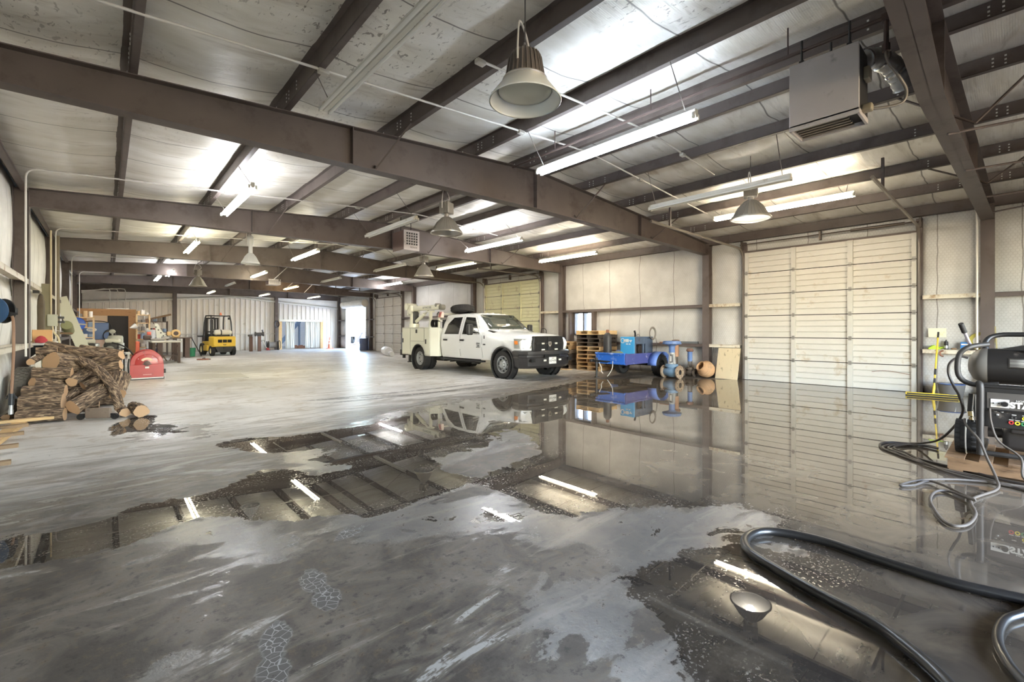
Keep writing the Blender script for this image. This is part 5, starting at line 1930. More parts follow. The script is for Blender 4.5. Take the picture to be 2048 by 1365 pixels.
mb.tube([(.222 * math.cos(a), .222 * math.sin(a), .285) for a in [R(110) + R(110) * q / 14 for q in range(15)]], .012, 6); mb.build('blue_lip', mat('lip_blue', (60, 92, 150), .4), t)
mb = MB()
mb.tube([(.22 * math.cos(a), .02 - .05 * math.sin(a), .27 - .20 * math.sin(a)) for a in [PI * q / 16 for q in range(17)]], .005, 6); mb.build('bail', galv, t)

def small(name, label, cat, loc, builder, m, group=None, rz=0):
    mb = MB()
    builder(mb)
    o = mb.build(name, m)
    o.location = loc
    o.rotation_euler = (0, 0, rz)
    return tag(o, label, cat, group)
LZ = .9785
def glove(mb):
    mb.loft([[(.0, -.09, .0), (.02, -.09, .0), (.02, -.09, .035), (0, -.09, .03)], [(-.04, -.03, 0), (.05, -.03, 0), (.05, -.03, .07), (-.03, -.03, .08)], [(-.04, .05, 0), (.05, .05, 0), (.04, .05, .09), (-.03, .05, .08)], [(-.02, .12, 0), (.02, .12, 0), (.02, .12, .03), (-.02, .12, .03)]])
    for k in range(4):
        mb.tube([(-.03 + .025 * k, -.06, .04), (-.035 + .027 * k, -.13 - .01 * (k % 2), .03 + .01 * k), (-.035 + .027 * k, -.16, .02)], .012, 6)
    mb.tube([(.03, .04, .06), (.06, .0, .09)], .013, 6)
small('work_glove', 'crumpled lime green glove lying on the ledge right of the big door', 'glove', (13.52, 1.20, LZ), glove, mat('lime_fabric', (176, 206, 62), .8, 0, .1, 9), rz=.4)
t = thing('spray_can', 'small black and silver spray can standing on the ledge', 'can', (13.52, 1.03, LZ))
mb = MB(); mb.lathe([(0, 0), (.035, 0), (.036, .01), (.036, .16), (.03, .18), (.014, .185), (0, .185)], 20); mb.build('can_body', dark, t)
mb = MB(); mb.lathe([(.037, .03), (.037, .09), (.0365, .09)], 20); mb.build('silver_band', galv, t)
mb = MB(); mb.lathe([(.012, .18), (.013, .21), (0, .215)], 12); mb.build('nozzle', dark, t)
t = thing('blue_carton', 'little blue and white box standing on the ledge left of the column', 'box', (13.52, .74, LZ), .1)
mb = MB(); mb.rbox((0, 0, .085), (.08, .14, .17), .006); mb.build('carton', mat('carton_blue', (58, 130, 206), .4, 0, .08, 8), t)
mb = MB(); mb.box((-.041, 0, .12), (.002, .12, .03)); mb.box((-.041, -.01, .05), (.002, .09, .02)); mb.build('white_print', whitepaint, t)
t = thing('hose_guide_disc', 'round olive disc with a pale centre propped on the ledge beside the column', 'disc', (13.53, .50, LZ + .19), 0, rot=(R(0), R(-82), 0))
mb = MB(); mb.lathe([(.10, -.01), (.19, -.015), (.195, .0), (.19, .015), (.10, .01)], 36); mb.build('olive_rim', mat('olive_yellow', (172, 160, 66), .55, 0, .15, 7, dirt=((110, 100, 50), .4, 6)), t)
mb = MB(); mb.lathe([(0, -.008), (.125, -.012), (.13, 0), (.125, .012), (0, .014)], 32); mb.build('pale_centre', mat('pale_plastic', (206, 202, 194), .5, 0, .05, 4), t)
mb = MB(); mb.lathe([(0, .0), (.03, .0), (.03, .03), (0, .03)], 14); mb.build('hub', dark, t)
def junk(mb):
    rnd = random.Random(4)
    for k in range(6):
        mb.rbox((rnd.uniform(-.03, .03), -.2 + .07 * k, .02 + rnd.random() * .012), (.05, .05 + rnd.random() * .03, .04 + rnd.random() * .03), .01, rnd.random())
small('ledge_scraps', 'rusty odds and ends lying on the yellow stained ledge left of the column', 'scrap', (13.53, .95 - .06, LZ), lambda mb: [mb.rbox((0, .02, .02), (.06, .08, .04), .012, .3)], mat('scrap_rust', (120, 96, 70), .7, .2, .25, 12))
small('rusty_fitting', 'rusty pipe fitting hanging at the ledge right of the squeegee handle', 'pipe fitting', (13.40, 1.06, LZ - .08), lambda mb: mb.tube(arc((0, 0, 0), .06, -PI / 2, PI / 2, 10, u=(0, 1, 0)), .016, 8), rust)
small('paper_notice', 'pale yellowed paper notice pinned high on the wall right of the big door', 'notice', (13.575, 1.175, 1.345), lambda mb: mb.b2((-.006, -.145, -.10), (.006, .145, .10)), mat('yellowed_paper', (224, 220, 196), .7, 0, .05, 4, dirt=((206, 196, 130), .4, 4)))
mb = MB()
mb.tube([(13.30, .555, 1.0), (13.30, .555, 3.9)], .02, 10)
tag(mb.build('conduit_pipe', pvc), 'white vertical conduit running up beside the right hand column', 'pipe')
small('olive_cap', 'yellow olive cap lying on the ledge right of the column', 'cap', (13.52, .02, LZ), lambda mb: mb.lathe([(.15, 0), (.14, .01), (.09, .015), (.085, .06), (.06, .085), (0, .09)], 26, squash=(.7, 1.2)), mat('olive_yellow', (172, 160, 66), .55))
small('twine_ball', 'dark red ball of twine on the ledge at the right edge', 'twine', (13.50, -.16, LZ), lambda mb: mb.lathe([(0, 0), (.07, .01), (.095, .06), (.08, .11), (0, .14)], 20), mat('maroon_twine', (104, 52, 48), .85, 0, .2, 18))
small('wall_stick', 'thin yellowish stick leaning in the corner right of the column', 'stick', (13.50, .28, LZ), lambda mb: mb.tube([(0, 0, 0), (.04, .03, .5)], .014, 6), mat('stick_straw', (190, 176, 130), .7))
# clutter on the ledge of the window bay
for k, (yy, nm, lab, cat, bd, m) in enumerate([
    (7.55, 'steel_offcut', 'flat rusty steel offcut lying on the ledge behind the welder', 'steel offcut', lambda mb: mb.rbox((0, 0, .02), (.10, .55, .04), .006), rust),
    (6.92, 'square_tube', 'grey square tube lying on the ledge beside the column, behind the valves', 'steel tube', lambda mb: mb.rbox((0, 0, .035), (.07, .75, .07), .008), mat('grey_tube', (112, 116, 118), .5, .4, .15, 7)),
    (8.25, 'tan_block', 'tan wooden block on the wall ledge left of the welder cable', 'block', lambda mb: mb.rbox((0, 0, .03), (.09, .22, .06), .006), wood_old)]):
    small(nm, lab, cat, (13.53, yy, LZ), bd, m)

# ---------------------------------------------------------------- hot water pressure washer on its pallet
make_pallet('dirty pallet under the black pressure washer at the right edge', (6.78, -.12, 0), 0, mat('pallet_wood_wet', (140, 112, 84), .6, 0, .25, 6, .1, .3, stretch=(6, 1, 6), dirt=((84, 66, 50), .5, 3)), L=1.18, Wd=.98, H=.14, seed=77, group=None)
t = thing('pressure_washer', 'black pressure washer with a long tank and control panel at the right edge', 'pressure washer', (6.72, -.30, .14), 0)
wbk = mat('washer_black', (38, 36, 35), .4, 0, .12, 7, 0, .5, .1, dirt=((112, 104, 96), .25, 5))
wgr = mat('washer_dusty_grey', (86, 82, 78), .5, .1, .15, 7)
mb = MB()
mb.lathe([(0, -.62), (.06, -.615), (.13, -.58), (.17, -.50), (.178, -.42), (.178, .48), (.17, .54), (.13, .60), (.06, .63), (0, .635)], 36, c=(-.05, 0, .90), rot=Matrix.Rotation(R(-90), 3, 'X'))
mb.build('tank', wbk, t)
mb = MB()
mb.lathe([(.181, .50), (.176, .545), (.135, .605), (.06, .64), (0, .645)], 36, c=(-.05, 0, .90), rot=Matrix.Rotation(R(-90), 3, 'X'))
mb.build('tank_end', mat('dusty_tank_end', (140, 136, 130), .5, .1, .12, 6), t)
mb = MB()
mb.b2((-.30, -.5, .32), (-.28, .53, .72)); mb.b2((-.32, -.5, .48), (-.28, .53, .495)); mb.b2((-.31, -.5, .70), (-.22, .53, .73))
pn = mb.build('control_panel', wbk, t, bevel=.006)
mb = MB()
mb.b2((-.304, -.5, .497), (-.30, .50, .656)); gp = mb.build('grey_strip', wgr, pn)
mb = MB()
mb.b2((-.309, .352, .517), (-.303, .475, .596)); dl = mb.build('dial_plate', mat('plate_white', (228, 226, 220), .4), pn)
mb = MB()
mb.cyl((-.309, .382, .553), (-.335, .382, .553), .026, .022, n=24); mb.build('dial_knob', dark, dl)
mb = MB()
for yy in (.42, .457):
    mb.cyl((-.309, yy, .556), (-.316, yy, .556), .006, n=10)
mb.build('indicator_lamp', dark, dl)
text('maker_lettering', 'STAR', .075, (-.3065, .262, .545), (R(90), 0, R(-90)), mat('plate_white', (228, 226, 220), .4), gp, .002, bold=.004)
text('maker_small_lettering', 'NORTH', .026, (-.3065, .265, .588), (R(90), 0, R(-90)), mat('plate_white', (228, 226, 220), .4), gp, .002)
for (yy, zz, c) in ((.34, .382, (196, 62, 60)), (.30, .380, (226, 206, 60)), (.26, .378, (72, 150, 96)), (.322, .430, (70, 68, 66)), (.255, .430, (226, 206, 60))):
    mb = MB()
    mb.lathe([(.010, 0), (.0175, .0), (.0175, .008), (.010, .008), (.009, 0)], 24, c=(-.301, yy, zz), rot=Matrix.Rotation(R(-90), 3, 'Y'))
    mb.build('nozzle_ring', mat('ring_%d_%d' % (c[0], c[1]), c, .4), pn)
    mb = MB()
    mb.box((-.302, yy, zz + .026), (.003, .030, .005)); mb.build('nozzle_caption', mat('plate_white', (228, 226, 220), .4), pn)
for (yy, zz) in ((.443, .480), (.40, .478), (.43, .445)):
    mb = MB(); mb.lathe([(0, .008), (.010, .004), (.012, 0)], 12, c=(-.301, yy, zz), rot=Matrix.Rotation(R(-90), 3, 'Y')); mb.build('rivet', galv, pn)
# tank stickers follow the curve of the tank
def sticker(y0, y1, a0, a1, m, nm):
    mb = MB()
    mb.grid([[(-.05 + .181 * math.cos(a), y, .90 + .181 * math.sin(a)) for y in (y0, y1)] for a in [a0 + (a1 - a0) * k / 8 for k in range(9)]])
    o = mb.build(nm, m, t)
    sd = o.modifiers.new('thick', 'SOLIDIFY'); sd.thickness = .002
    return o
stk = mat('sticker_white', (216, 214, 208), .45, 0, .04, 8)
st = sticker(.06, .36, R(150), R(182), mat('sticker_grey', (92, 88, 84), .45), 'warning_sticker')
s2 = sticker(.10, .35, R(153), R(179), stk, 'sticker_text_block')
s3 = sticker(-.35, .05, R(150), R(180), stk, 'instruction_sticker')
mb = MB()
for k in range(5):
    a = R(176 - 4.6 * k)
    mb.box((-.05 + .1835 * math.cos(a), .17 - .012 * k, .90 + .1835 * math.sin(a)), (.002, .13 - .02 * (k % 3), .004), Matrix.Rotation(-(a - PI), 3, 'Y'))
mb.build('sticker_print', dark, t)
# domed top cover with vent teeth and a red cap
mb = MB()
mb.loft([[(-.12, -.5, 1.05), (.10, -.5, 1.05), (.10, -.5, 1.10), (-.12, -.5, 1.10)], [(-.12, .02, 1.06), (.12, .02, 1.06), (.12, .02, 1.17), (-.12, .02, 1.17)], [(-.12, .22, 1.06), (.12, .22, 1.06), (.12, .22, 1.125), (-.12, .22, 1.125)], [(-.10, .42, 1.05), (.10, .42, 1.05), (.10, .42, 1.07), (-.10, .42, 1.07)]])
mb.build('top_cover', wbk, t)
for k in range(8):
    mb = MB()
    mb.rbox((-.145, .24 - .07 * k, 1.055), (.05, .036, .035), .008)
    mb.build('vent_tooth', mat('dusty_tank_end', (140, 136, 130), .5, .1), t)
mb = MB(); mb.rbox((-.13, .105, 1.11), (.03, .055, .055), .012); mb.build('red_cap', redp, t)
# tubular frame
mb = MB()
mb.tube(spline([(-.32, .545, .04), (-.32, .545, .40), (-.32, .545, .70), (-.30, .56, .74)], 5), .028, 10)
mb.tube(spline([(-.24, .42, .735), (-.24, .60, .72), (-.24, .70, .80), (-.24, .70, 1.0), (-.22, .63, 1.09), (-.1, .5, 1.12)], 6), .024, 10)
mb.tube([(-.32, .53, .06), (.45, .53, .06)], .024, 8); mb.tube([(-.30, -.5, .06), (-.30, .53, .06)], .024, 8)
mb.build('frame_tube', mat('frame_charcoal', (50, 48, 46), .55, .1, .1, 8), t)
mb = MB()
mb.tube(spline([(.10, -.7, 1.22), (.10, .2, 1.22), (.08, .44, 1.21), (.02, .52, 1.14), (-.02, .5, 1.0)], 6), .024, 10)
mb.build('handle_bar', dark, t)
mb = MB()
mb.tube([(-.12, .62, 1.10), (-.2, .66, 1.24)], .014, 8); g1 = mb.build('trigger_lever', mat('lavender_steel', (168, 164, 176), .4, .3), t)
mb = MB()
mb.tube([(-.2, .66, 1.24), (-.25, .685, 1.33)], .022, 10); mb.build('trigger_grip', rubber, g1)
w = wheel(t, (-.10, .65, .17), .17, .17, -1, 'dish', tread=22, rimf=.45, rimmat=galv)
mb = MB()
mb.lathe([(.177, -.006), (.18, 0), (.177, .006)], 30, c=(-.10, .65, .17), rot=Matrix.Rotation(R(90), 3, 'X')); mb.build('cable_tie', whitepaint, t)
mb = MB()
mb.rbox((.05, 0, .20), (.5, .8, .22), .05); mb.cyl((-.1, .40, .24), (-.1, .50, .24), .05, n=16); mb.rbox((-.22, .2, .30), (.10, .3, .06), .02)
mb.build('pump_unit', mat('pump_dark', (64, 60, 58), .5, .3, .2, 8), t)
mb = MB()
mb.cyl((-.22, .62, .44), (-.20, .61, .62), .022, n=12); mb.cyl((-.22, .60, .34), (-.22, .61, .46), .016, n=10); mb.rbox((-.14, .60, .5), (.05, .04, .24), .015)
mb.build('spray_gun', dark, t)
mb = MB()
mb.cyl((-.225, .613, .395), (-.222, .618, .445), .021, n=12); mb.cyl((-.227, .61, .36), (-.225, .613, .385), .018, n=12); mb.build('brass_coupling', mat('brass', (190, 168, 120), .3, .8), t)

# hoses
hose_g = mat('grey_hose', (82, 75, 68), .62, 0, .08, 12)
hose_d = mat('dark_hose', (66, 60, 56), .4, 0, .1, 12)
hose_k = mat('black_thick_hose', (34, 33, 33), .35, 0, .2, 9, 0, .5, .15)
def hose(label, pts, r, m, name='hose', m_=8, n=10):
    mb = MB()
    mb.tube(spline(pts, m_), r, n)
    return tag(mb.build(name, m), label, 'hose', None)
hose('thick black hose looping across the puddle at the lower right', [(3.7, -.6, .031), (3.52, -.2, .031), (3.48, -.02, .031), (3.42, .25, .031), (3.44, .57, .031), (3.47, .83, .031), (3.42, 1.05, .031), (3.31, 1.17, .031), (3.12, 1.19, .031), (2.96, 1.1, .031), (2.85, .9, .031), (2.75, .66, .031), (2.67, .44, .031), (2.55, .29, .031), (2.44, .19, .031), (2.3, .1, .031), (2.1, -.1, .031)], .028, hose_k, 'rubber_hose', 8, 14)
hose('thinner dark hose bend at the bottom right corner', [(3.9, -.3, .021), (3.5, -.08, .021), (3.34, -.02, .021), (3.19, .04, .021), (3.0, .06, .021), (2.84, .04, .021), (2.68, -.02, .021), (2.4, -.2, .021)], .019, hose_k, 'rubber_hose', 8, 12)
hose('grey hose dropping from the washer gun and curling in a loop on the floor', [(6.50, .36, .50), (6.44, .34, .44), (6.34, .25, .33), (6.22, .19, .18), (6.02, .13, .06), (5.77, .12, .018), (5.28, .25, .016), (4.87, .21, .016), (4.54, .25, .016), (4.51, .35, .016), (4.96, .47, .016), (5.29, .47, .018), (5.38, .39, .022), (5.22, .24, .030), (5.28, .27, .032), (5.54, .46, .03), (5.60, .55, .02), (5.38, .62, .016), (5.29, .70, .016), (5.6, .60, .016), (5.9, .35, .016), (6.05, .0, .016), (6.1, -.5, .016)], .011, hose_g, 'pressure_hose', 8, 10)
hose('long dark hose arching down from behind the washer tank into the floor coil', [(6.58, .34, 1.12), (6.56, .40, 1.13), (6.54, .47, 1.06), (6.54, .48, .95), (6.54, .44, .82), (6.54, .40, .72), (6.62, .38, .55), (6.80, .47, .34), (7.05, .62, .14), (7.32, .86, .02), (7.25, 1.05, .012), (7.05, 1.12, .012), (6.74, 1.03, .012), (6.62, .80, .012), (6.45, .55, .012), (6.33, .30, .013), (6.20, .1, .013), (6.1, -.3, .013)], .012, hose_d, 'pressure_hose', 8, 8)
rnd = random.Random(5)
labs = ['outer turn of the loose hose coil on the wet floor by the washer pallet', 'middle turn of the loose hose coil on the wet floor by the washer pallet', 'inner turn of the loose hose coil on the wet floor by the washer pallet']
for k in range(3):
    d = .06 * k
    hose(labs[k], [(5.85 + d, -.15, .012), (6.15 - .06 * k, .24 + d, .014 + .004 * k), (6.27 + d * .3, .58 + d * .4, .014 + .006 * k), (6.62, .92 - d, .014 + .008 * k), (6.84, 1.06 - d * .8, .014 + .008 * k), (7.13 + d * .5, 1.0 - d, .014 + .006 * k), (7.30, .80 - d * .8, .014 + .006 * k), (7.24, .62, .016 + .004 * k)], .011, hose_d if k % 2 else hose_g, 'pressure_hose', 8, 8)
hose('thin cable hanging down the front of the washer panel to the floor', [(6.416, .18, .635), (6.40, .18, .625), (6.395, .17, .5), (6.36, .12, .34), (6.30, -.02, .22), (6.17, -.04, .06), (6.1, -.2, .012), (6.05, -.6, .012)], .009, hose_g, 'power_cable', 8, 8)
# ---------------------------------------------------------------- log pile
def bark_material():
    m = bpy.data.materials.new('rough_bark')
    m.use_nodes = True
    nt = m.node_tree; N, L = nt.nodes, nt.links
    b = N['Principled BSDF']
    tc = N.new('ShaderNodeTexCoord')
    mp = N.new('ShaderNodeMapping'); mp.inputs['Scale'].default_value = (2.2, 9, 9)
    L.new(tc.outputs['Object'], mp.inputs[0])
    n1 = N.new('ShaderNodeTexNoise'); n1.inputs['Scale'].default_value = 4.2; n1.inputs['Detail'].default_value = 6; n1.inputs['Distortion'].default_value = .8
    L.new(mp.outputs[0], n1.inputs['Vector'])
    cr = N.new('ShaderNodeValToRGB')
    e = cr.color_ramp.elements
    e[0].position = .34; e[0].color = srgb(52, 42, 34)
    e[1].position = .64; e[1].color = srgb(172, 148, 120)
    x = e.new(.5); x.color = srgb(106, 86, 68)
    L.new(n1.outputs[0], cr.inputs[0])
    L.new(cr.outputs[0], b.inputs['Base Color'])
    b.inputs['Roughness'].default_value = .85
    bp = N.new('ShaderNodeBump'); bp.inputs['Strength'].default_value = 1.0; bp.inputs['Distance'].default_value = .03
    L.new(n1.outputs[0], bp.inputs['Height']); L.new(bp.outputs[0], b.inputs['Normal'])
    return m
def cut_material():
    m = bpy.data.materials.new('sawn_log_end')
    m.use_nodes = True
    nt = m.node_tree; N, L = nt.nodes, nt.links
    b = N['Principled BSDF']
    tc = N.new('ShaderNodeTexCoord')
    sp = N.new('ShaderNodeSeparateXYZ'); L.new(tc.outputs['Object'], sp.inputs[0])
    cx = N.new('ShaderNodeCombineXYZ'); L.new(sp.outputs[1], cx.inputs[1]); L.new(sp.outputs[2], cx.inputs[2])
    w = N.new('ShaderNodeTexWave'); w.wave_type = 'RINGS'; w.rings_direction = 'SPHERICAL'; w.inputs['Scale'].default_value = 26; w.inputs['Distortion'].default_value = 2.5
    L.new(cx.outputs[0], w.inputs['Vector'])
    mx = N.new('ShaderNodeMix'); mx.data_type = 'RGBA'
    L.new(w.outputs['Fac'], mx.inputs[0]); mx.inputs[6].default_value = srgb(170, 132, 98); mx.inputs[7].default_value = srgb(206, 172, 134)
    L.new(mx.outputs[2], b.inputs['Base Color'])
    b.inputs['Roughness'].default_value = .8
    return m
bark, cutm = bark_material(), cut_material()
def log(label, a, b, r, seed, r2=None, pts=None, knob=0.0):
    rnd = random.Random(seed)
    a, b = Vector(a), Vector(b)
    c = (a + b) / 2
    d = b - a
    q = d.normalized().to_track_quat('X', 'Z')
    Ln = d.length
    path = [Vector((-Ln / 2 + Ln * k / 14, 0, 0)) for k in range(15)]
    if pts:
        inv = q.inverted()
        path = [inv @ (p - c) for p in spline(pts, 4)]
    n = 44
    rid = [rnd.random() for _ in range(n)]
    ph = [rnd.random() * 6.28 for _ in range(6)]
    rings = []
    for i, p in enumerate(path):
        f = i / (len(path) - 1)
        rr = r + ((r2 or r * rnd.uniform(.97, 1.03)) - r) * f
        t = (path[min(i + 1, len(path) - 1)] - path[max(i - 1, 0)]).normalized()
        y = Vector((0, 0, 1)).cross(t).normalized(); z = t.cross(y)
        ring = []
        for k in range(n):
            an = 2 * PI * k / n
            w = 1 + .07 * (rid[(k + int(f * 2.2 + .4 * math.sin(f * 9))) % n] - .5) + .05 * math.sin(3 * an + ph[0] + f * 2) + .035 * math.sin(5 * an + ph[1] - 3 * f) + .03 * math.sin(2 * an + ph[2]) + .035 * (rnd.random() - .5) + knob * math.sin(an * 4 + f * 9 + ph[3]) * math.sin(f * 7 + ph[4])
            ring.append(p + (y * math.cos(an) + z * math.sin(an)) * rr * w)
        rings.append(ring)
    mb = MB()
    mb.loft(rings, cap=False)
    mb.slot = 1
    for ring, fl in ((rings[0], True), (rings[-1], False)):
        cc = sum(ring, Vector()) / n
        nv = len(mb.v)
        mb.v += [tuple(p) for p in ring] + [tuple(cc)]
        for k in range(n):
            fc = (nv + k, nv + (k + 1) % n, nv + n)
            mb.f.append(fc); mb.mi.append(1)
    o = mb.build('log', [bark, cutm], angle=50)
    o.location = c
    o.rotation_euler = q.to_euler()
    return tag(o, label, 'log', 'logs of the pile')
LOGS = [
 ('lowest front log of the pile, lying flat on the floor by the white slats', (-1.0, 9.95, .10), (-.485, 9.84, .10), .099),
 ('thick rough log second from the floor at the front left of the pile', (-.984, 10.12, .285), (-.512, 10.02, .275), .122),
 ('log third from the floor at the front left, pale sawn edge at its right', (-.967, 10.28, .445), (-.491, 10.18, .43), .093),
 ('log with a round tan sawn face at its left end, mid height of the pile', (-.88, 10.33, .575), (-.462, 10.6, .50), .081),
 ('log with a bright sawn rim at its right end, just under the thickest log', (-.885, 10.58, .70), (-.434, 10.50, .68), .098),
 ('thickest log of the pile, big oval sawn face at its upper left end', (-.693, 10.72, .88), (-.26, 11.1, .74), .160),
 ('thin branch end with a small round tan face at the far left of the pile', (-.953, 11.0, .87), (-.888, 11.6, .92), .053),
 ('pale barked log near the top left of the pile', (-.946, 11.7, 1.007), (-.674, 11.7, 1.017), .075),
 ('long reddish log lying along the very top of the pile', (-.84, 11.95, 1.12), (-.021, 11.7, .875), .085),
 ('pale flat log along the back of the pile top, left of the red reel', (-.4, 12.4, 1.04), (.236, 12.2, .93), .070),
 ('slanting log rising to the right, its sawn end beside the red reel', (-.171, 11.3, .80), (.201, 11.08, .94), .083),
 ('log below the slanting one with a ragged pale right end', (-.107, 11.0, .71), (.19, 10.88, .77), .081),
 ('dark charred log poking out of the middle of the pile', (-.434, 10.35, .55), (-.25, 10.8, .70), .075),
 ('short grey barked log in the gap behind the curved branch', (-.307, 10.5, .46), (-.122, 10.6, .55), .068),
 ('fat slanting log leaning above the little wheeled dolly', (-.40, 9.85, .19), (-.05, 10.15, .39), .118),
 ('stubby wide log standing tilted at the right side of the pile', (.185, 10.5, .60), (.108, 10.22, .32), .138),
 ('small log with a round sawn face towards the viewer, right of the dolly', (.215, 9.537, .08), (.165, 9.95, .11), .068),
 ('knobbly log rightmost on the floor with a round brown face', (.412, 9.36, .10), (.338, 9.80, .12), .098),
 ('dark shaded log in the hollow between the front logs and the fat slanting log', (-.53, 10.25, .24), (-.39, 10.5, .38), .060),
 ('dark log end at the far left beside the old tyre', (-1.12, 11.48, .55), (-.80, 11.30, .60), .087),
 ('yellowish log lying against the wall at the left edge behind the nozzle', (-1.17, 10.42, .05), (-1.09, 11.4, .05), .05),
]
for k, (lab, a, b, r) in enumerate(LOGS):
    log(lab, a, b, r, k + 3, knob=.09 if 'knobbly' in lab else .0)
for k, (lab, a, b, r) in enumerate([('lowest log of the rear row at the back of the pile', (-.7, 12.25, .12), (.2, 12.2, .12), .12), ('second log up in the rear row at the back of the pile', (-.7, 12.25, .36), (.2, 12.2, .35), .12), ('third log up in the rear row at the back of the pile', (-.65, 12.3, .59), (.2, 12.2, .58), .115), ('fourth log up in the rear row, under the pale flat log', (-.6, 12.35, .84), (.2, 12.22, .76), .105), ('log buried low in the middle of the pile behind the fat slanting log', (-.85, 10.75, .12), (-.1, 10.72, .12), .12), ('log buried in the heart of the pile under the curved branch', (-.8, 10.95, .34), (-.05, 10.9, .33), .115), ('log buried at the back of the pile below the long reddish log', (-.8, 11.6, .80), (.0, 11.4, .72), .11), ('log lying low at the back of the pile beside the red reel', (-.75, 11.4, .13), (.12, 11.3, .13), .13), ('log lying second from the floor at the back of the pile', (-.75, 11.3, .40), (.1, 11.1, .39), .13), ('log resting under the thickest log at the back of the pile', (-.8, 11.32, .64), (-.02, 11.0, .58), .11)]):
    log(lab, a, b, r, 60 + k)
cp = [(-.36, 10.80, .885), (-.217, 10.595, .80), (-.088, 10.346, .70), (.049, 10.05, .50), (.125, 9.82, .28), (.15, 9.72, .12)]
log('long curved branch sweeping down the right front of the pile to the floor', cp[0], cp[-1], .072, 99, r2=.062, pts=cp)

t = thing('wheeled_dolly', 'small board dolly on two casters standing in front of the fat slanting log', 'dolly', (-.10, 9.62, 0), R(-34))
mb = MB(); mb.rbox((0, 0, .10), (.36, .05, .16), .02); mb.build('board', mat('dolly_wood', (122, 106, 92), .7, 0, .2, 8, dirt=((78, 68, 58), .4, 8)), t)
for s in (-1, 1):
    mb = MB()
    mb.lathe([(.018, -.02), (.045, -.022), (.05, 0), (.045, .022), (.018, .02)], 22, c=(s * .24, -.01, .05), rot=Matrix.Rotation(R(90), 3, 'X')); mb.cyl((s * .24, -.035, .05), (s * .24, .02, .05), .018, n=12); mb.box((s * .21, 0, .08), (.06, .03, .03))
    mb.build('caster', dark, t)

# tyre against the left wall
t = thing('worn_tyre', 'dusty upright tyre with a pale rim side leaning at the left wall behind the logs', 'tyre', (-1.0, 10.95, .395), 0, rot=(0, 0, R(-8)))
mb = MB()
q = Matrix.Rotation(R(90), 3, 'Y')
mb.lathe([(.24, -.10), (.33, -.115), (.38, -.10), (.392, -.07), (.392, .07), (.38, .10), (.33, .115), (.24, .10), (.235, 0), (.24, -.10)], 44, rot=q)
for k in range(40):
    a = 2 * PI * k / 40
    for j, x in enumerate((-.07, -.025, .025, .07)):
        M_ = Matrix.Rotation(a + .07 * (j % 2), 3, 'X')
        mb.box(M_ @ Vector((x, 0, .393)), (.036, .04, .014), M_)
mb.build('tyre', mat('dusty_rubber', (94, 88, 80), .85, 0, .2, 14), t)
mb = MB()
mb.lathe([(.24, .09), (.22, .10), (.19, .04), (.06, .03), (0, .03)], 30, rot=q); mb.build('rim', mat('pale_rim', (206, 198, 182), .5, .2), t)

# slatted frame at the left edge
t = thing('slatted_frame', 'pale wooden frame of spaced slats lying along the left wall at the picture edge', 'wooden frame', (-1.0, 8.3, 0), 0)
mb = MB(); mb.box((-.02, .3, .03), (.14, 3.6, .05), R(-3)); mb.build('rail', wood_new, t)
for k, (y, ln) in enumerate(((1.48, .62), (.95, .40), (.26, .42), (-.62, .46), (-1.55, .5))):
    mb = MB(); mb.box((-.22 + ln / 2, y, .075), (ln, .09, .04), R(4)); mb.build('slat', wood_new if k == 0 else wood_old, t, smooth=False)

# hose reel and hanging nozzle on the left wall
t = thing('wall_hose_reel', 'dark blue hose reel on the left wall at the picture edge', 'hose reel', (-1.13, 9.5, 1.673), 0, rot=(0, 0, R(-42)))
mb = MB(); q = Matrix.Rotation(R(90), 3, 'X')
mb.lathe([(0, .05), (.16, .05), (.178, .04), (.18, .03), (.16, .035), (0, .035)], 36, rot=q); mb.build('side_disc', mat('reel_navy', (34, 70, 108), .4, 0, .1, 4), t)
mb = MB(); mb.lathe([(.08, -.06), (.08, .035)], 24, rot=q); mb.lathe([(.17, -.06), (.175, -.07), (.08, -.065)], 30, rot=q); mb.build('spool', dark, t)
mb = MB(); mb.box((-.02, .12, 0), (.08, .22, .10)); mb.build('bracket', dark, t)
t = thing('fuel_nozzle_hose', 'brown hose with a black nozzle end hanging from the wall reel', 'hose', (0, 0, 0))
mb = MB(); mb.tube(spline([(-1.05, 9.46, 1.66), (-1.0, 9.40, 1.62), (-.975, 9.36, 1.5), (-.97, 9.34, 1.13), (-.98, 9.34, .8), (-.99, 9.345, .52)], 6), .016, 10); mb.build('hose', mat('brown_hose', (138, 106, 84), .5), t)
mb = MB(); mb.loft([[(-1.06, 9.40, 1.58), (-.93, 9.34, 1.62), (-.93, 9.34, 1.64), (-1.06, 9.40, 1.66)], [(-1.06, 9.47, 1.58), (-.95, 9.44, 1.62), (-.95, 9.44, 1.65), (-1.06, 9.47, 1.67)]]); mb.tube([(-1.05, 9.44, 1.62), (-1.12, 9.47, 1.66)], .04, 8); mb.build('guide_arm', dark, t)
mb = MB(); mb.tube([(-.99, 9.345, .52), (-.995, 9.35, .36)], .032, 12); mb.tube(arc((-.993, 9.348, .42), .08, R(20), R(160), 10, u=(.74, -.66, 0)), .012, 8); mb.build('nozzle_grip', mat('nozzle_dark', (52, 54, 58), .4, .4), t)
mb = MB(); mb.tube([(-.995, 9.35, .37), (-.998, 9.35, .24)], .022, 12); mb.lathe([(.026, 0), (.028, .05), (.024, .06)], 14, c=(-.998, 9.35, .23)); mb.build('spout', galv, t)

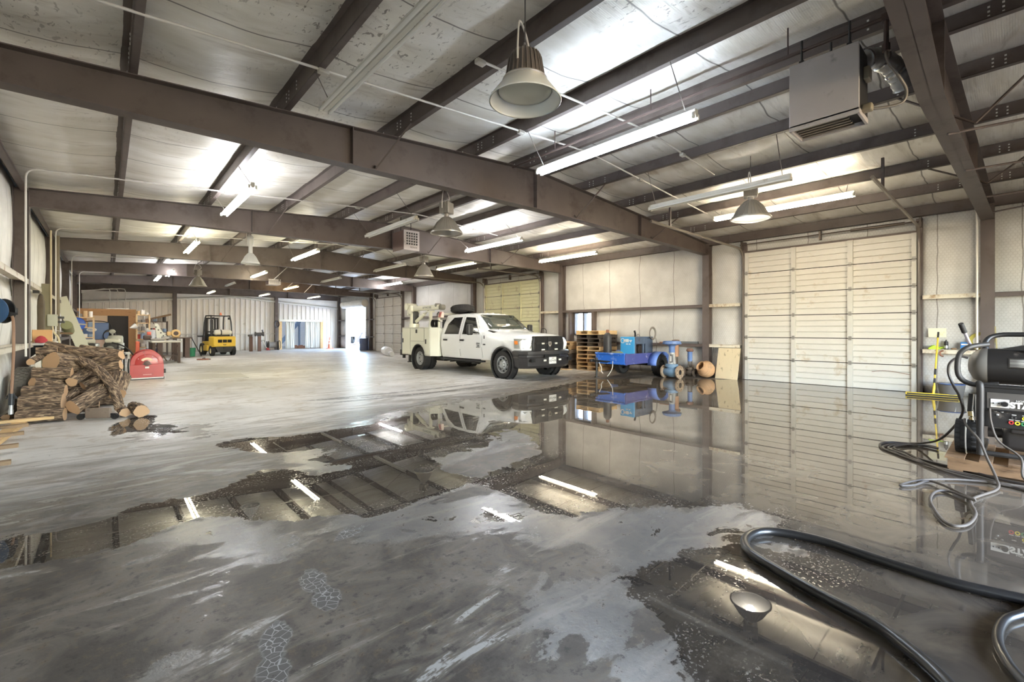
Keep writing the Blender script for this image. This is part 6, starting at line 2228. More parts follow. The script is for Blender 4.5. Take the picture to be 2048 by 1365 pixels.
# red hose reel cabinet
def make_reel():
    t = thing('red_hose_reel', 'bright red steel reel cabinet with a rounded top standing right of the logs', 'hose reel', (.86, 16.95, 0), R(-1.5))
    w, D = .37, .95
    # rounded front and back plates joined by a drum; local -y faces the viewer
    def outline(w, h0, h1, n=18):
        return [(-w, h0), (w, h0), (w, h1)] + [(w * math.cos(a), h1 + w * math.sin(a)) for a in [PI * k / n for k in range(1, n)]] + [(-w, h1)]
    mb = MB(); mb.prism(outline(w, .06, .46), (0, -.50, 0), (1, 0, 0), (0, 0, 1), (0, .04, 0)); f = mb.build('front_plate', redp, t, bevel=.008)
    mb = MB(); mb.prism(outline(w, .06, .46), (0, .46, 0), (1, 0, 0), (0, 0, 1), (0, .04, 0)); mb.build('back_plate', redp, t, bevel=.008)
    for y0 in (-.30, -.02, .24):
        mb = MB(); mb.lathe([(.33, 0), (.345, .02), (.33, .04)], 36, c=(0, y0, .46), rot=Matrix.Rotation(R(-90), 3, 'X')); mb.build('drum_rib', redp, t)
    mb = MB(); mb.lathe([(.30, -.46), (.30, .46)], 36, c=(0, 0, .46), rot=Matrix.Rotation(R(-90), 3, 'X')); mb.b2((-.30, -.46, .10), (.30, .46, .2)); mb.build('drum', redp, t)
    mb = MB(); mb.b2((-w - .005, -.525, .06), (w + .005, -.50, .425)); ap = mb.build('front_apron', redp, t, bevel=.006)
    mb = MB(); mb.lathe([(.265, 0), (.27, .004), (.25, .010), (0, .010)], 40, c=(0, -.50, .46), rot=Matrix.Rotation(R(90), 3, 'X')); dk = mb.build('face_disc', redp, f)
    mb = MB(); P = [(.165 * math.cos(a), .165 * math.sin(a)) for a in [R(35) + R(110) * k / 12 for k in range(13)]] + [(.105 * math.cos(a), .105 * math.sin(a)) for a in [R(145) - R(110) * k / 12 for k in range(13)]]
    mb.prism(P, (0, -.512, .46), (1, 0, 0), (0, 0, 1), (0, -.003, 0)); mb.build('arched_label', mat('label_cream', (232, 206, 176), .5), f)
    mb = MB(); mb.lathe([(.075, 0), (.075, .03), (.03, .035), (.03, .05), (0, .05)], 20, c=(0, -.51, .46), rot=Matrix.Rotation(R(90), 3, 'X')); mb.b2((-.10, -.54, .43), (.10, -.51, .45)); mb.build('bearing_hub', mat('hub_dark', (90, 70, 66), .5, .4), f)
    for k in range(8):
        a = 2 * PI * k / 8 + .2
        if .46 + .24 * math.sin(a) < .44: continue
        mb = MB(); mb.cyl((.23 * math.cos(a), -.51, .46 + .24 * math.sin(a)), (.23 * math.cos(a), -.522, .46 + .24 * math.sin(a)), .009, n=8); mb.build('bolt', whitepaint, f)
    mb = MB(); mb.b2((-.045, -.529, .32), (.045, -.525, .37)); mb.build('small_label', whitepaint, ap)
    mb = MB(); mb.b2((-.09, -.529, .135), (.10, -.525, .15)); mb.build('maker_strip', mat('strip_pale', (214, 160, 150), .5), ap)
    mb = MB(); mb.b2((-w, -.53, .03), (w, -.50, .062)); mb.build('skirt', whitepaint, t)
    mb = MB(); mb.b2((-w - .02, -.50, 0), (w + .02, .5, .06)); mb.build('base_frame', dark, t)
    mb = MB(); mb.rbox((w + .03, -.40, .22), (.05, .10, .12), .01); mb.build('side_latch', dark, t)
    mb = MB(); mb.tube(spline([(-.30, -.30, .70), (-.40, -.34, .86), (-.55, -.30, .98), (-.75, -.1, 1.05)], 6), .02, 8); mb.build('supply_hose', rubber, t)
    mb = MB(); mb.tube(spline([(-w - .02, -.42, .60), (-w - .04, -.44, .4), (-w - .02, -.42, .12)], 6), .018, 8); mb.build('drain_hose', rubber, t)
make_reel()
mb = MB(); mb.prism([(1.20, 15.62), (3.11, 15.08), (3.20, 16.62), (1.36, 17.5)], (0, 0, .002), (1, 0, 0), (0, 1, 0), (0, 0, .014))
tag(mb.build('floor_plate', mat('dull_steel_plate', (188, 184, 176), .5, .2, .08, 2), smooth=False), 'large flat steel plate lying on the floor right of the red reel', 'steel plate')
t = thing('round_drain_cover', 'small rusty round cover lying on the floor before the forklift', 'cover', (3.40, 25.6, 0))
mb = MB(); mb.lathe([(0, .0), (.28, 0), (.28, .04), (.2, .055), (0, .06)], 24); mb.build('lid', rust, t)
mb = MB(); mb.cyl((-.06, 0, .055), (.06, 0, .075), .03, n=8); mb.build('handle', dark, t)

# ---------------------------------------------------------------- things along the left wall
plank('tall pale board leaning on the left wall behind the logs', (-.30, 19.9, .0), (-1.08, 19.75, 2.42), .30, .035, mat('pale_board', (206, 206, 190), .6, 0, .06, 3), 'leaning_board', up=(0, 1, 0))
t = thing('wall_shelf', 'narrow shelf board with a white edge on the left wall above the tyre', 'shelf', (-1.05, 13.6, 1.13))
mb = MB(); mb.box((.06, 0, 0), (.34, 2.2, .04)); mb.build('shelf_board', whitepaint, t)
for yy in (-.9, .9):
    mb = MB(); mb.prism([(-.1, -.02), (.2, -.02), (-.1, -.3)], (0, yy - .015, 0), (1, 0, 0), (0, 0, 1), (0, .03, 0)); mb.build('shelf_bracket', dark, t)
t = thing('cardboard_box', 'open brown cardboard box on the wall shelf', 'box', (-.98, 13.2, 1.151), .1)
cbm = mat('cardboard', (196, 154, 104), .8, 0, .08, 5)
mb = MB(); mb.b2((-.14, -.22, 0), (.14, .22, .26)); mb.build('carton', cbm, t)
mb = MB(); mb.prism([(.14, .26), (.30, .22), (.30, .225), (.14, .265)], (0, -.22, 0), (1, 0, 0), (0, 0, 1), (0, .44, 0)); mb.b2((.14, -.22, .05), (.145, .22, .25)); mb.build('flap', mat('flap_white', (224, 220, 212), .7), t)
small('red_rag', 'little red and white bag beside the cardboard box on the shelf', 'bag', (-.95, 12.6, 1.151), lambda mb: mb.lathe([(0, 0), (.08, .01), (.09, .06), (.05, .12), (.02, .14), (0, .14)], 16), mat('rag_red', (176, 60, 66), .8, 0, .2, 12))
t = thing('electric_post', 'green grey wooden post with a meter box and conduits at the left wall', 'post', (-1.0, 14.3, 0))
mb = MB(); mb.box((0, 0, 1.21), (.14, .16, 2.42)); mb.build('post', mat('post_green_grey', (128, 122, 98), .7, 0, .15, 5), t)
mb = MB(); mb.rbox((.10, -.06, 1.62), (.16, .14, .26), .01); mb.build('switch_box', mat('box_grey_green', (178, 178, 160), .5), t)
mb = MB(); mb.tube(spline([(.08, -.1, 3.6), (.08, -.1, 2.2), (.08, -.08, 1.74)], 5), .016, 8); mb.tube(spline([(.10, -.05, 1.5), (.12, -.05, 1.36), (.2, 0, 1.2), (.2, 0, .9)], 5), .018, 8); mb.build('conduit', mat('conduit_cream', (206, 192, 158), .5), t)
t = thing('hanging_jacket', 'dark olive jacket hanging on the wall beside the green grey post', 'jacket', (-1.06, 13.75, 0))
mb = MB(); mb.loft([[(-.03, -.06, 2.20), (.06, -.06, 2.20), (.06, .10, 2.22), (-.03, .10, 2.22)], [(-.05, -.22, 1.85), (.10, -.22, 1.85), (.10, .2, 1.9), (-.05, .2, 1.9)], [(-.04, -.15, 1.68), (.07, -.15, 1.66), (.08, .22, 1.7), (-.04, .22, 1.7)], [(-.05, -.2, 1.38), (.10, -.2, 1.36), (.10, .2, 1.4), (-.05, .2, 1.4)], [(-.03, -.12, 1.25), (.06, -.12, 1.24), (.06, .16, 1.22), (-.03, .16, 1.22)]]); mb.build('coat', mat('olive_cloth', (92, 82, 68), .9, 0, .2, 6), t, subsurf=1)
mb = MB(); mb.b2((-.1, -.02, 2.18), (.0, .04, 2.24)); mb.build('hook', dark, t)
t = thing('wall_pipe', 'brown floor to ceiling pipe standing off the left wall beyond the post', 'pipe', (-.99, 17.2, 0))
mb = MB(); mb.cyl((0, 0, 0), (0, 0, 3.94), .045, n=14); mb.build('pipe', mat('pipe_brown_green', (112, 102, 84), .6, 0, .15, 6), t)
mb = MB(); mb.rbox((.05, 0, 1.62), (.18, .12, .05), .01); mb.rbox((.05, 0, 1.74), (.16, .12, .06), .01); mb.build('pipe_clamp', dark, t)
t = thing('rolled_tarp', 'olive green roll lying on brackets on the left wall', 'roll', (-.86, 18.6, 1.46), 0)
mb = MB(); mb.lathe([(0, -.5), (.12, -.5), (.13, -.47), (.13, .47), (.12, .5), (0, .5)], 20, rot=Matrix.Rotation(R(80), 3, 'X')); mb.build('roll', mat('roll_olive', (132, 134, 100), .7, 0, .15, 6), t)
for yy in (-.3, .3):
    mb = MB(); mb.box((-.15, yy, -.15), (.50, .05, .05)); mb.build('bracket_arm', wood_old, t)

# little engines and pumps standing behind the logs
def engine(label, x, y, z0, hue, s=1.0, rz=0):
    t = thing('small_engine', label, 'engine', (x, y, 0), rz)
    mb = MB()
    mb.b2((-.28 * s, -.22 * s, z0 - .04), (.28 * s, .22 * s, z0))
    for sx in (-1, 1):
        for sy in (-1, 1):
            mb.b2((sx * .25 * s - .02, sy * .19 * s - .02, 0), (sx * .25 * s + .02, sy * .19 * s + .02, z0))
    mb.build('stand', dark, t)
    mb = MB(); mb.rbox((0, -.05 * s, z0 + .16 * s), (.32 * s, .26 * s, .30 * s), .05); mb.build('shroud', mat('engine_black', (50, 48, 46), .5, 0, .15, 8), t)
    mb = MB(); mb.rbox((.02 * s, .02 * s, z0 + .37 * s), (.34 * s, .26 * s, .13 * s), .05); mb.build('fuel_tank', hue, t)
    mb = MB(); mb.cyl((0, -.19 * s, z0 + .12 * s), (0, -.24 * s, z0 + .12 * s), .10 * s, n=20); mb.build('recoil_cover', mat('recoil_grey', (150, 148, 140), .4, .4), t)
    mb = MB(); mb.rbox((.22 * s, 0, z0 + .22 * s), (.12 * s, .2 * s, .18 * s), .03); mb.build('muffler', galv, t)
cream = mat('tank_cream', (206, 204, 188), .4, 0, .06, 5)
engine('small black engine with a pale tank, left one of the pair behind the logs', -.50, 20.6, .62, cream, 1.1, .2)
engine('small black engine with a pale tank, right one of the pair behind the logs', .12, 20.1, .64, cream, 1.1, -.2)
t = thing('grey_pump_motor', 'pale grey round headed pump motor standing behind the logs before the dark doorway', 'pump', (.22, 21.0, 0))
gm = mat('motor_pale_grey', (186, 186, 174), .45, .1, .08, 6)
mb = MB(); mb.b2((-.3, -.25, .55), (.4, .25, .62))
for sx in (-.25, .35):
    for sy in (-.2, .2):
        mb.b2((sx - .025, sy - .025, 0), (sx + .025, sy + .025, .55))
mb.build('stand', whitepaint, t)
mb = MB(); mb.lathe([(.12, .62), (.14, .8), (.10, .88), (.20, .90), (.21, .95), (.21, 1.14), (.19, 1.2), (.08, 1.22), (0, 1.22)], 24); mb.build('motor_head', gm, t)
mb = MB(); mb.lathe([(.02, 1.2), (.02, 1.28), (.07, 1.30), (.09, 1.36), (.05, 1.42), (0, 1.43)], 18, c=(-.08, 0, 0)); mb.tube(spline([(-.2, 0, .95), (-.3, -.02, .85), (-.34, 0, .62)], 5), .035, 8); mb.build('air_cap', gm, t)
mb = MB(); mb.rbox((-.16, -.1, .76), (.16, .2, .24), .03); mb.build('black_box', dark, t)
t = thing('grey_pipe_length', 'grey pipe lying across a low stand just above the log pile', 'pipe', (.02, 19.4, 0))
mb = MB(); mb.cyl((-.32, 0, .62), (.38, .05, .62), .05, n=14); mb.build('pipe', mat('pipe_grey', (112, 108, 102), .5, .2), t)
mb = MB()
for xx in (-.2, .3):
    mb.b2((xx - .04, -.06, 0), (xx + .04, .1, .575))
mb.build('stand', wood_old, t)
t = thing('blue_wall_reel', 'bright blue hose reel with a pale crank at the left, before the plywood room', 'hose reel', (-.80, 22.2, 0))
mb = MB(); q = Matrix.Rotation(R(90), 3, 'X'); mb.lathe([(.05, .08), (.22, .08), (.235, .07), (.22, .06), (.05, .06), (.09, .05), (.09, -.05), (.22, -.06), (.235, -.07), (.22, -.08), (.05, -.08)], 32, c=(0, 0, 1.62), rot=q); mb.build('spool', mat('reel_bright_blue', (36, 86, 190), .35, 0, .06, 4), t)
mb = MB(); mb.cyl((0, -.1, 1.62), (0, .1, 1.62), .05, n=14); mb.cyl((0, -.1, 1.62), (.26, -.12, 1.60), .022, n=8); mb.tube([(.02, -.10, 1.6), (.06, -.1, 1.2), (.1, -.1, .0)], .035, 8); mb.build('crank_stand', cream, t)
# ---------------------------------------------------------------- unit heaters, duct, conduits, gas pipe
hw = mat('heater_enamel', (196, 190, 190), .4, .05, .05, 5, dirt=((150, 146, 146), .3, 5))
hb = mat('heater_brown', (118, 98, 92), .45, .1, .1, 6)
hk = mat('heater_shadow', (40, 38, 36), .6)
t = thing('unit_heater', 'large pale box heater hung under the purlins at upper right with slats underneath', 'heater', (5.39, 1.27, 3.44), 0)
mb = MB(); mb.b2((-.185, -.29, .02), (-.165, .29, .66)); mb.build('face_panel', hw, t, bevel=.006)
mb = MB(); mb.b2((-.165, -.285, .03), (.19, .285, .65)); mb.build('casing', hk, t)
mb = MB()
for k in range(5):
    x = -.13 + .065 * k
    mb.box((x, .03, .012), (.012, .44, .03), Matrix.Rotation(R(30), 3, 'Y'))
mb.build('louver', mat('louver_grey', (150, 142, 132), .45, .3), t)
mb = MB(); mb.rbox((.05, -.31, .42), (.12, .05, .12), .01); mb.build('control_box', mat('valve_dusty', (150, 140, 120), .5, .3), t)
mb = MB()
for (a, c) in (((-.18, -.29), (.18, -.27)), ((-.18, .27), (.18, .29)), ((-.185, -.29), (-.165, .29)), ((.17, -.29), (.19, .29))):
    mb.b2((a[0], a[1], -.01), (c[0], c[1], .04))
mb.build('bottom_frame', hw, t)
mb = MB(); mb.rbox((-.05, -.325, .06), (.09, .09, .07), .02); mb.build('gas_valve', mat('valve_dusty', (150, 140, 120), .5, .3), t)
mb = MB()
for xx, yy in ((-.1, -.2), (-.1, .2), (.12, 0)):
    mb.cyl((xx, yy, .65), (xx, yy, .92), .012, n=6)
    mb.box((xx, yy, .69), (.04, .04, .04))
mb.build('hanger_rod', dark, t)
t = thing('spiral_duct', 'shiny corrugated flue duct bending up behind the big box heater', 'duct', (0, 0, 0))
mb = MB()
path = [(5.55, 1.10, 3.98), (5.62, 1.06, 4.08), (5.74, 1.0, 4.15), (5.88, .94, 4.17), (6.02, .87, 4.13), (6.13, .82, 4.05), (6.22, .79, 3.95)]
sp_ = spline(path, 8)
mb.tube(sp_, [.095 + (.006 if k % 4 == 0 else 0) for k in range(len(sp_))], 20)
mb.build('duct', galv, t)
for k in (12, 24, 36):
    mb = MB(); p = sp_[k]; d = (sp_[k + 1] - sp_[k - 1]).normalized() * .012
    mb.cyl(p - d, p + d, .106, n=22); mb.build('seam_ring', chrome, t)
t = thing('gas_pipe', 'dark gas pipe along the ridge with a grey flexible drop beside the big heater', 'pipe', (0, 0, 0))
gp_ = mat('gas_pipe_iron', (88, 74, 70), .5, .3)
mb = MB(); mb.tube([(5.30, .80, 4.26), (5.30, 5.9, 4.26)], .02, 8); mb.tube([(5.30, .80, 4.26), (5.30, .80, 3.98)], .02, 8); mb.box((5.30, .80, 4.26), (.06, .06, .06)); mb.cyl((5.30, .80, 3.95), (5.30, .80, 4.02), .03, n=8); mb.build('pipe', gp_, t)
for yy in (1.6, 3.2, 4.9):
    mb = MB(); mb.tube([(5.30, yy, 4.27), (5.30, yy, roofz(5.3) - .05)], .008, 6); mb.build('pipe_hanger', gp_, t)
mb = MB(); mb.tube(spline([(5.30, .80, 3.96), (5.31, .79, 3.86), (5.40, .72, 3.72), (5.47, .68, 3.60), (5.46, .72, 3.50), (5.38, .88, 3.485), (5.34, .95, 3.50)], 8), .013, 10); mb.build('flexible_drop', mat('flex_grey', (128, 122, 116), .4, .3), t)

def small_heater(label, loc, w, d, h, rz=0):
    t = thing('louvred_heater', label, 'heater', loc, rz)
    mb = MB(); mb.b2((-w / 2, -d / 2 + .02, 0), (w / 2, d / 2, h)); mb.build('casing', hb, t, bevel=.006)
    mb = MB(); mb.b2((-w / 2 - .005, -d / 2, 0), (w / 2 + .005, -d / 2 + .02, h)); f = mb.build('front_frame', hw, t)
    mb = MB(); mb.b2((-w / 2 + .05, -d / 2 - .004, h * .24), (w / 2 - .05, -d / 2 + .001, h - .05)); mb.build('grille_opening', hk, f)
    for k in range(6):
        mb = MB(); z = h * .24 + (h * .76 - .05) * k / 5; mb.box((0, -d / 2 - .008, z), (w - .09, .012, .022)); mb.build('grille_bar', hw, f)
    for k in range(6):
        mb = MB(); x = -w / 2 + .05 + (w - .10) * k / 5; mb.box((x, -d / 2 - .008, h * .62 - .02), (.022, .012, h * .76 - .05)); mb.build('grille_bar', hw, f)
    mb = MB(); mb.b2((-w / 2, -d / 2, -.006), (w / 2, d / 2, 0)); mb.build('bottom_pan', hw, t)
    mb = MB()
    for xx in (-w / 3, w / 3):
        mb.cyl((xx, 0, h), (xx, 0, roofz(loc[0]) - .04 - loc[2]), .012, n=6)
    mb.build('hanger_rod', dark, t)
    return t, f
t, f = small_heater('square brown sided heater with a white grid front hung before the second beam', (6.29, 11.52, 3.62), .47, .66, .54)
text('maker_lettering', 'REZNOR', .055, (.06, -.335, .075), (R(90), 0, 0), mat('print_brown', (110, 98, 92), .5), f, .002)
small_heater('little far box heater hung between the deep beams, right of centre', (5.98, 24.0, 3.58), .52, .6, .26)

def purlin_bot(x): return roofz(x) - .215
cbox = mat('junction_box', (186, 182, 174), .45, .3, .1, 8)
def conduit(label, y, x0, x1, boxes=(), drop=None):
    t = thing('ceiling_conduit', label, 'conduit', (0, y, 0), 0, 'thin conduits under the purlins')
    mb = MB()
    n = 24
    pts = [(x0 + (x1 - x0) * k / n, 0, purlin_bot(x0 + (x1 - x0) * k / n) + .012) for k in range(n + 1)]
    if drop:
        pts = [(x0 - .12, 0, drop), (x0 - .12, 0, pts[0][2] - .14)] + [(x0 - .12 + .14 * (1 - math.cos(a)), 0, pts[0][2] - .14 + .14 * math.sin(a)) for a in [PI / 2 * k / 5 for k in range(1, 6)]] + pts[1:]
    mb.tube(pts, .014, 8)
    mb.build('pipe', pvc, t)
    for bx in boxes:
        mb = MB(); mb.rbox((bx, 0, purlin_bot(bx) - .005), (.11, .07, .05), .01); mb.build('junction_box', cbox, t)
    return t
conduit('thin pale conduit crossing the purlins nearest the viewer, through the largest bell lamp', 3.8, 2.9, 8.5, (2.95, 7.3))
conduit('thin pale conduit crossing the top left corner towards the lit blue strip', 4.94, -1.0, 10.7, (1.72, 4.6, 7.8))
conduit('thin conduit bending up the left wall before the second beam', 10.6, -.85, 8.9, (1.8, 4.5, 8.0), .98)
conduit('thin conduit bending up the left wall before the third beam', 16.3, -.85, 8.0, (1.8, 4.6), 1.1)
conduit('thin conduit bending up the left wall before the fourth beam', 22.1, -.80, 8.0, (1.9, 4.8), 1.1)
conduit('thin conduit bending up the left wall before the far beams', 28.0, -.80, 8.0, (1.75, 4.7), 1.1)
t = thing('triple_conduit', 'three white conduits turning down in front of the far gable trim', 'conduit', (0, 0, 0))
for k in range(3):
    mb = MB()
    y = 32.6
    mb.tube([(-1.0, y, 3.35 + .06 * k)] + [(.0 + .32 * k - .12, y, 3.62 + .02 * k), (.12 + .32 * k - .04, y, 3.60 + .02 * k), (.12 + .32 * k, y, 3.5), (.12 + .32 * k, y, 2.56)], .022, 8)
    mb.build('conduit', pvc, t)
mb = MB(); mb.b2((.0, 32.58, 2.50), (.9, 32.66, 2.58)); mb.build('cross_bar', galv, t)

# diagonal hangers holding lights and other rods under the far beams
for (lab, p, q) in (('pale slanted rod under the beams right of the yellow far strip', (5.6, 22.4, 3.68), (6.5, 23.4, 4.47)), ('pale slanted rod under the beams left of the orange strip', (6.9, 25.0, 3.60), (7.6, 24.4, 4.40)), ('pale slanted rod beside the blue haze, right of the orange strip', (8.6, 27.8, 3.60), (9.08, 27.2, 4.30))):
    mb = MB(); mb.tube([p, q], .018, 6); tag(mb.build('hanger_rod', pvc), lab, 'rod')
# ---------------------------------------------------------------- plywood room in the far left corner
osb = mat('plywood_orange', (196, 152, 108), .7, 0, .12, 4, .05, .3, stretch=(1, 1, 3), dirt=((166, 120, 82), .4, 4))
osb2 = mat('plywood_pale', (226, 200, 170), .7, 0, .06, 3)
t = thing('plywood_room', 'plywood room with a dark doorway in the far left corner', 'room', (0, 32.0, 0))
mb = MB()
mb.b2((-1.2, 0, 2.16), (1.18, .05, 2.52)); mb.b2((.86, 0, 0), (1.18, .05, 2.16)); mb.b2((-1.2, 0, 0), (-.78, .05, 2.16))
mb.build('front_wall', osb, t)
mb = MB(); mb.b2((-.78, .012, 0), (.02, .06, 2.16)); mb.build('pale_panel', osb2, t)
mb = MB(); mb.b2((1.13, .05, 0), (1.18, 3.2, 2.52)); mb.build('side_wall', osb, t)
mb = MB(); mb.b2((-1.2, .05, 2.47), (1.18, 3.2, 2.52)); mb.build('roof_board', osb, t)
mb = MB()
for k in range(9):
    mb.box((.07 + .095 * k, .10 + .012 * (k % 2), 1.08), (.10, .008, 2.16))
mb.build('strip_curtain', mat('strip_brown_black', (44, 38, 35), .6, 0, .2, 3, stretch=(8, 1, .2)), t)

t = thing('blue_welding_machine', 'slate blue welding machine with an oval badge standing before the pale plywood panel', 'welder', (-.42, 31.5, 0))
mb = MB(); mb.rbox((0, 0, 1.35), (.98, .5, .86), .04); mb.build('cabinet', mat('machine_slate_blue', (84, 108, 146), .45, 0, .06, 4), t)
mb = MB(); mb.lathe([(.0, .004), (.16, .004), (.17, 0)], 26, c=(-.16, -.252, 1.42), rot=Matrix.Rotation(R(90), 3, 'X'), squash=(1.15, .6)); bd = mb.build('oval_badge', whitepaint, t)
text('badge_lettering', 'Miller', .11, (-.16, -.262, 1.42), (R(90), 0, 0), mat('machine_slate_blue', (84, 108, 146)), bd, .002)
mb = MB(); mb.b2((-.45, -.24, 0), (.45, .24, .9)); mb.build('stand', mat('pinkish_stand', (206, 176, 156), .6), t)
mb = MB(); mb.tube(spline([(-.45, -.1, 1.8), (-.2, -.1, 1.86), (.3, -.1, 1.84), (.55, -.1, 1.7), (.6, -.12, 1.4)], 6), .02, 8); mb.build('top_cable', dark, t)
t = thing('welding_leads', 'tangle of dark welding leads hung beside the blue machine', 'cable', (.02, 31.2, 0))
for k in range(6):
    mb = MB(); rr = .16 + .02 * k
    mb.tube([(.02 * k + rr * math.cos(a), -.02 * k, 1.12 + rr * 1.2 * math.sin(a)) for a in [2 * PI * q / 22 for q in range(22)]], .014, 6, closed=True); mb.build('lead_turn', dark if k % 2 else mat('grey_cable', (128, 122, 116)), t)
mb = MB(); mb.tube(spline([(.2, 0, 1.0), (.3, -.05, .6), (.5, -.1, .2), (.7, -.2, .02)], 6), .02, 6); mb.tube(spline([(-.1, 0, .95), (-.1, -.05, .5), (-.3, -.1, .05)], 6), .02, 6); mb.build('trailing_lead', dark, t)
small('red_bottle_rack', 'narrow red and white upright case left of the blue welding machine', 'case', (-.98, 31.4, 0), lambda mb: mb.rbox((0, 0, .95), (.16, .2, 1.9), .03), mat('red_white_case', (206, 120, 112), .5, 0, .3, 3, dirt=((232, 224, 216), .5, 2)))

def shelf_unit(name, label, loc, w, d, h, n, m, rz=0):
    t = thing(name, label, 'shelf', loc, rz)
    for sx in (-1, 1):
        for sy in (-1, 1):
            mb = MB(); mb.b2((sx * (w / 2 - .03) - .03, sy * (d / 2 - .03) - .03, 0), (sx * (w / 2 - .03) + .03, sy * (d / 2 - .03) + .03, h)); mb.build('upright', m, t)
    for k in range(n):
        z = .12 + (h - .16) * k / (n - 1)
        mb = MB(); mb.b2((-w / 2, -d / 2, z - .02), (w / 2, d / 2, z + .02)); mb.build('shelf_board', m, t)
    return [.14 + (h - .16) * k / (n - 1) for k in range(n)]
shw = mat('shelf_pine', (212, 182, 138), .65, 0, .1, 4)
rnd = random.Random(11)
def clutter(x0, x1, y, z, n, hmax, where, cols, cat='supplies'):
    kinds = [('tin_can', 'tin'), ('storage_box', 'box'), ('jug', 'jug'), ('paint_can', 'tin'), ('toolbox', 'toolbox')]
    words_ = ['leftmost', 'second', 'third', 'fourth', 'fifth', 'sixth', 'seventh']
    for k in range(n):
        w = (x1 - x0) / n
        x = x0 + w * (k + .5)
        nm, ct = kinds[rnd.randrange(5)]
        h = hmax * rnd.uniform(.45, 1)
        cname, c = cols[rnd.randrange(len(cols))]
        m = mat('clutter_' + cname.replace(' ', '_'), c, .5, 0, .1, 8)
        mb = MB()
        if nm in ('tin_can', 'paint_can'):
            r = min(w * .42, .12); mb.lathe([(0, 0), (r, 0), (r, h), (r * .92, h), (r * .9, h - .01), (0, h - .01)], 16)
        elif nm == 'jug':
            r = min(w * .42, .12); mb.lathe([(0, 0), (r, 0), (r, h * .65), (r * .35, h * .85), (r * .35, h), (0, h)], 16)
        else:
            mb.rbox((0, 0, h / 2), (w * .85, .22, h), .015)
        o = mb.build(nm, m)
        o.location = (x, y, z)
        tag(o, '%s %s, %s on the %s' % (cname, nm.replace('_', ' '), words_[k] + ' from left' if k else 'leftmost', where), ct)
cols = [('grey', (126, 122, 118)), ('dark', (58, 52, 50)), ('white', (222, 218, 210)), ('red', (170, 64, 54)), ('tan', (196, 164, 120)), ('brown', (112, 84, 66)), ('pale blue', (140, 160, 186))]
zs = shelf_unit('pine_shelf', 'pine shelf full of odds and ends at the far left wall beside the plywood room', (-.74, 28.6, 0), .62, .5, 2.02, 5, shw)
for i, z in enumerate(zs[1:]):
    clutter(-1.0, -.48, 28.6, z + .002, 3, .30, ['second board of the left pine shelf', 'third board of the left pine shelf', 'fourth board of the left pine shelf', 'top of the left pine shelf'][i], cols)
zs = shelf_unit('slim_pine_rack', 'slim pine rack crammed with tins right of the plywood room', (1.36, 29.6, 0), .56, .45, 2.2, 6, shw)
for i, z in enumerate(zs[1:]):
    clutter(1.10, 1.62, 29.6, z + .002, 3, .28, ['second board of the slim pine rack', 'third board of the slim pine rack', 'fourth board of the slim pine rack', 'fifth board of the slim pine rack', 'top of the slim pine rack'][i], cols)
zs = shelf_unit('dark_steel_rack', 'dark steel rack behind the saw, beside the slim pine rack', (2.1, 32.2, 0), .95, .5, 1.9, 4, mat('rack_dark', (86, 76, 72), .5, .2))
for i, z in enumerate(zs[1:]):
    clutter(1.68, 2.52, 32.2, z + .002, 4, .30, ['second tier of the dark steel rack', 'third tier of the dark steel rack', 'top tier of the dark steel rack'][i], cols)
plank('brown beam lying slanted on top of the dark steel rack', (1.6, 31.95, 1.96), (2.7, 31.9, 2.28), .10, .10, wood_old, 'wood_beam', up=(0, 1, 0))
for k, (zz, lab) in enumerate(((0, 'dark lidded bucket at the bottom of the white bucket stack by the pine rack'), (.5, 'white plastic bucket, middle of the stack by the pine rack'), (.96, 'white plastic bucket with an orange label, top of the stack by the pine rack'))):
    t = thing('stacked_bucket', lab, 'bucket', (1.62, 28.3, zz), 0, 'buckets stacked by the pine rack')
    mb = MB(); mb.lathe([(0, 0), (.19, 0), (.21, .40), (.225, .42), (.225, .455), (0, .46)] if k else [(0, 0), (.21, 0), (.22, .46), (.22, .5), (0, .5)], 22); mb.build('pail', mat('pail_dark_blue', (66, 66, 92), .5) if k == 0 else mat('pail_white', (232, 232, 232), .4), t)
    if k == 2:
        mb = MB(); mb.grid([[(.216 * math.cos(a), .216 * math.sin(a), z) for a in [R(215) + R(50) * q / 6 for q in range(7)]] for z in (.1, .36)]); o = mb.build('orange_label', mat('label_orange', (226, 110, 84), .5), t); sd = o.modifiers.new('thick', 'SOLIDIFY'); sd.thickness = .003
small('orange_post', 'orange plastic post standing at the corner of the plywood room', 'post', (1.13, 29.1, 0), lambda mb: mb.rbox((0, 0, .42), (.16, .16, .84), .03), mat('post_orange', (226, 112, 80), .5))
t = thing('work_lamp', 'white pointed work lamp clamped to the slim pine rack', 'lamp', (1.02, 29.2, 1.58), .3)
mb = MB(); mb.lathe([(.02, -.2), (.12, -.02), (.15, .05), (.14, .06), (.03, -.1)], 18, rot=Matrix.Rotation(R(70), 3, 'Y')); mb.build('shade', whitepaint, t)
mb = MB(); mb.tube([(.0, 0, 0), (.2, .2, -.05)], .02, 6); mb.build('arm', dark, t)

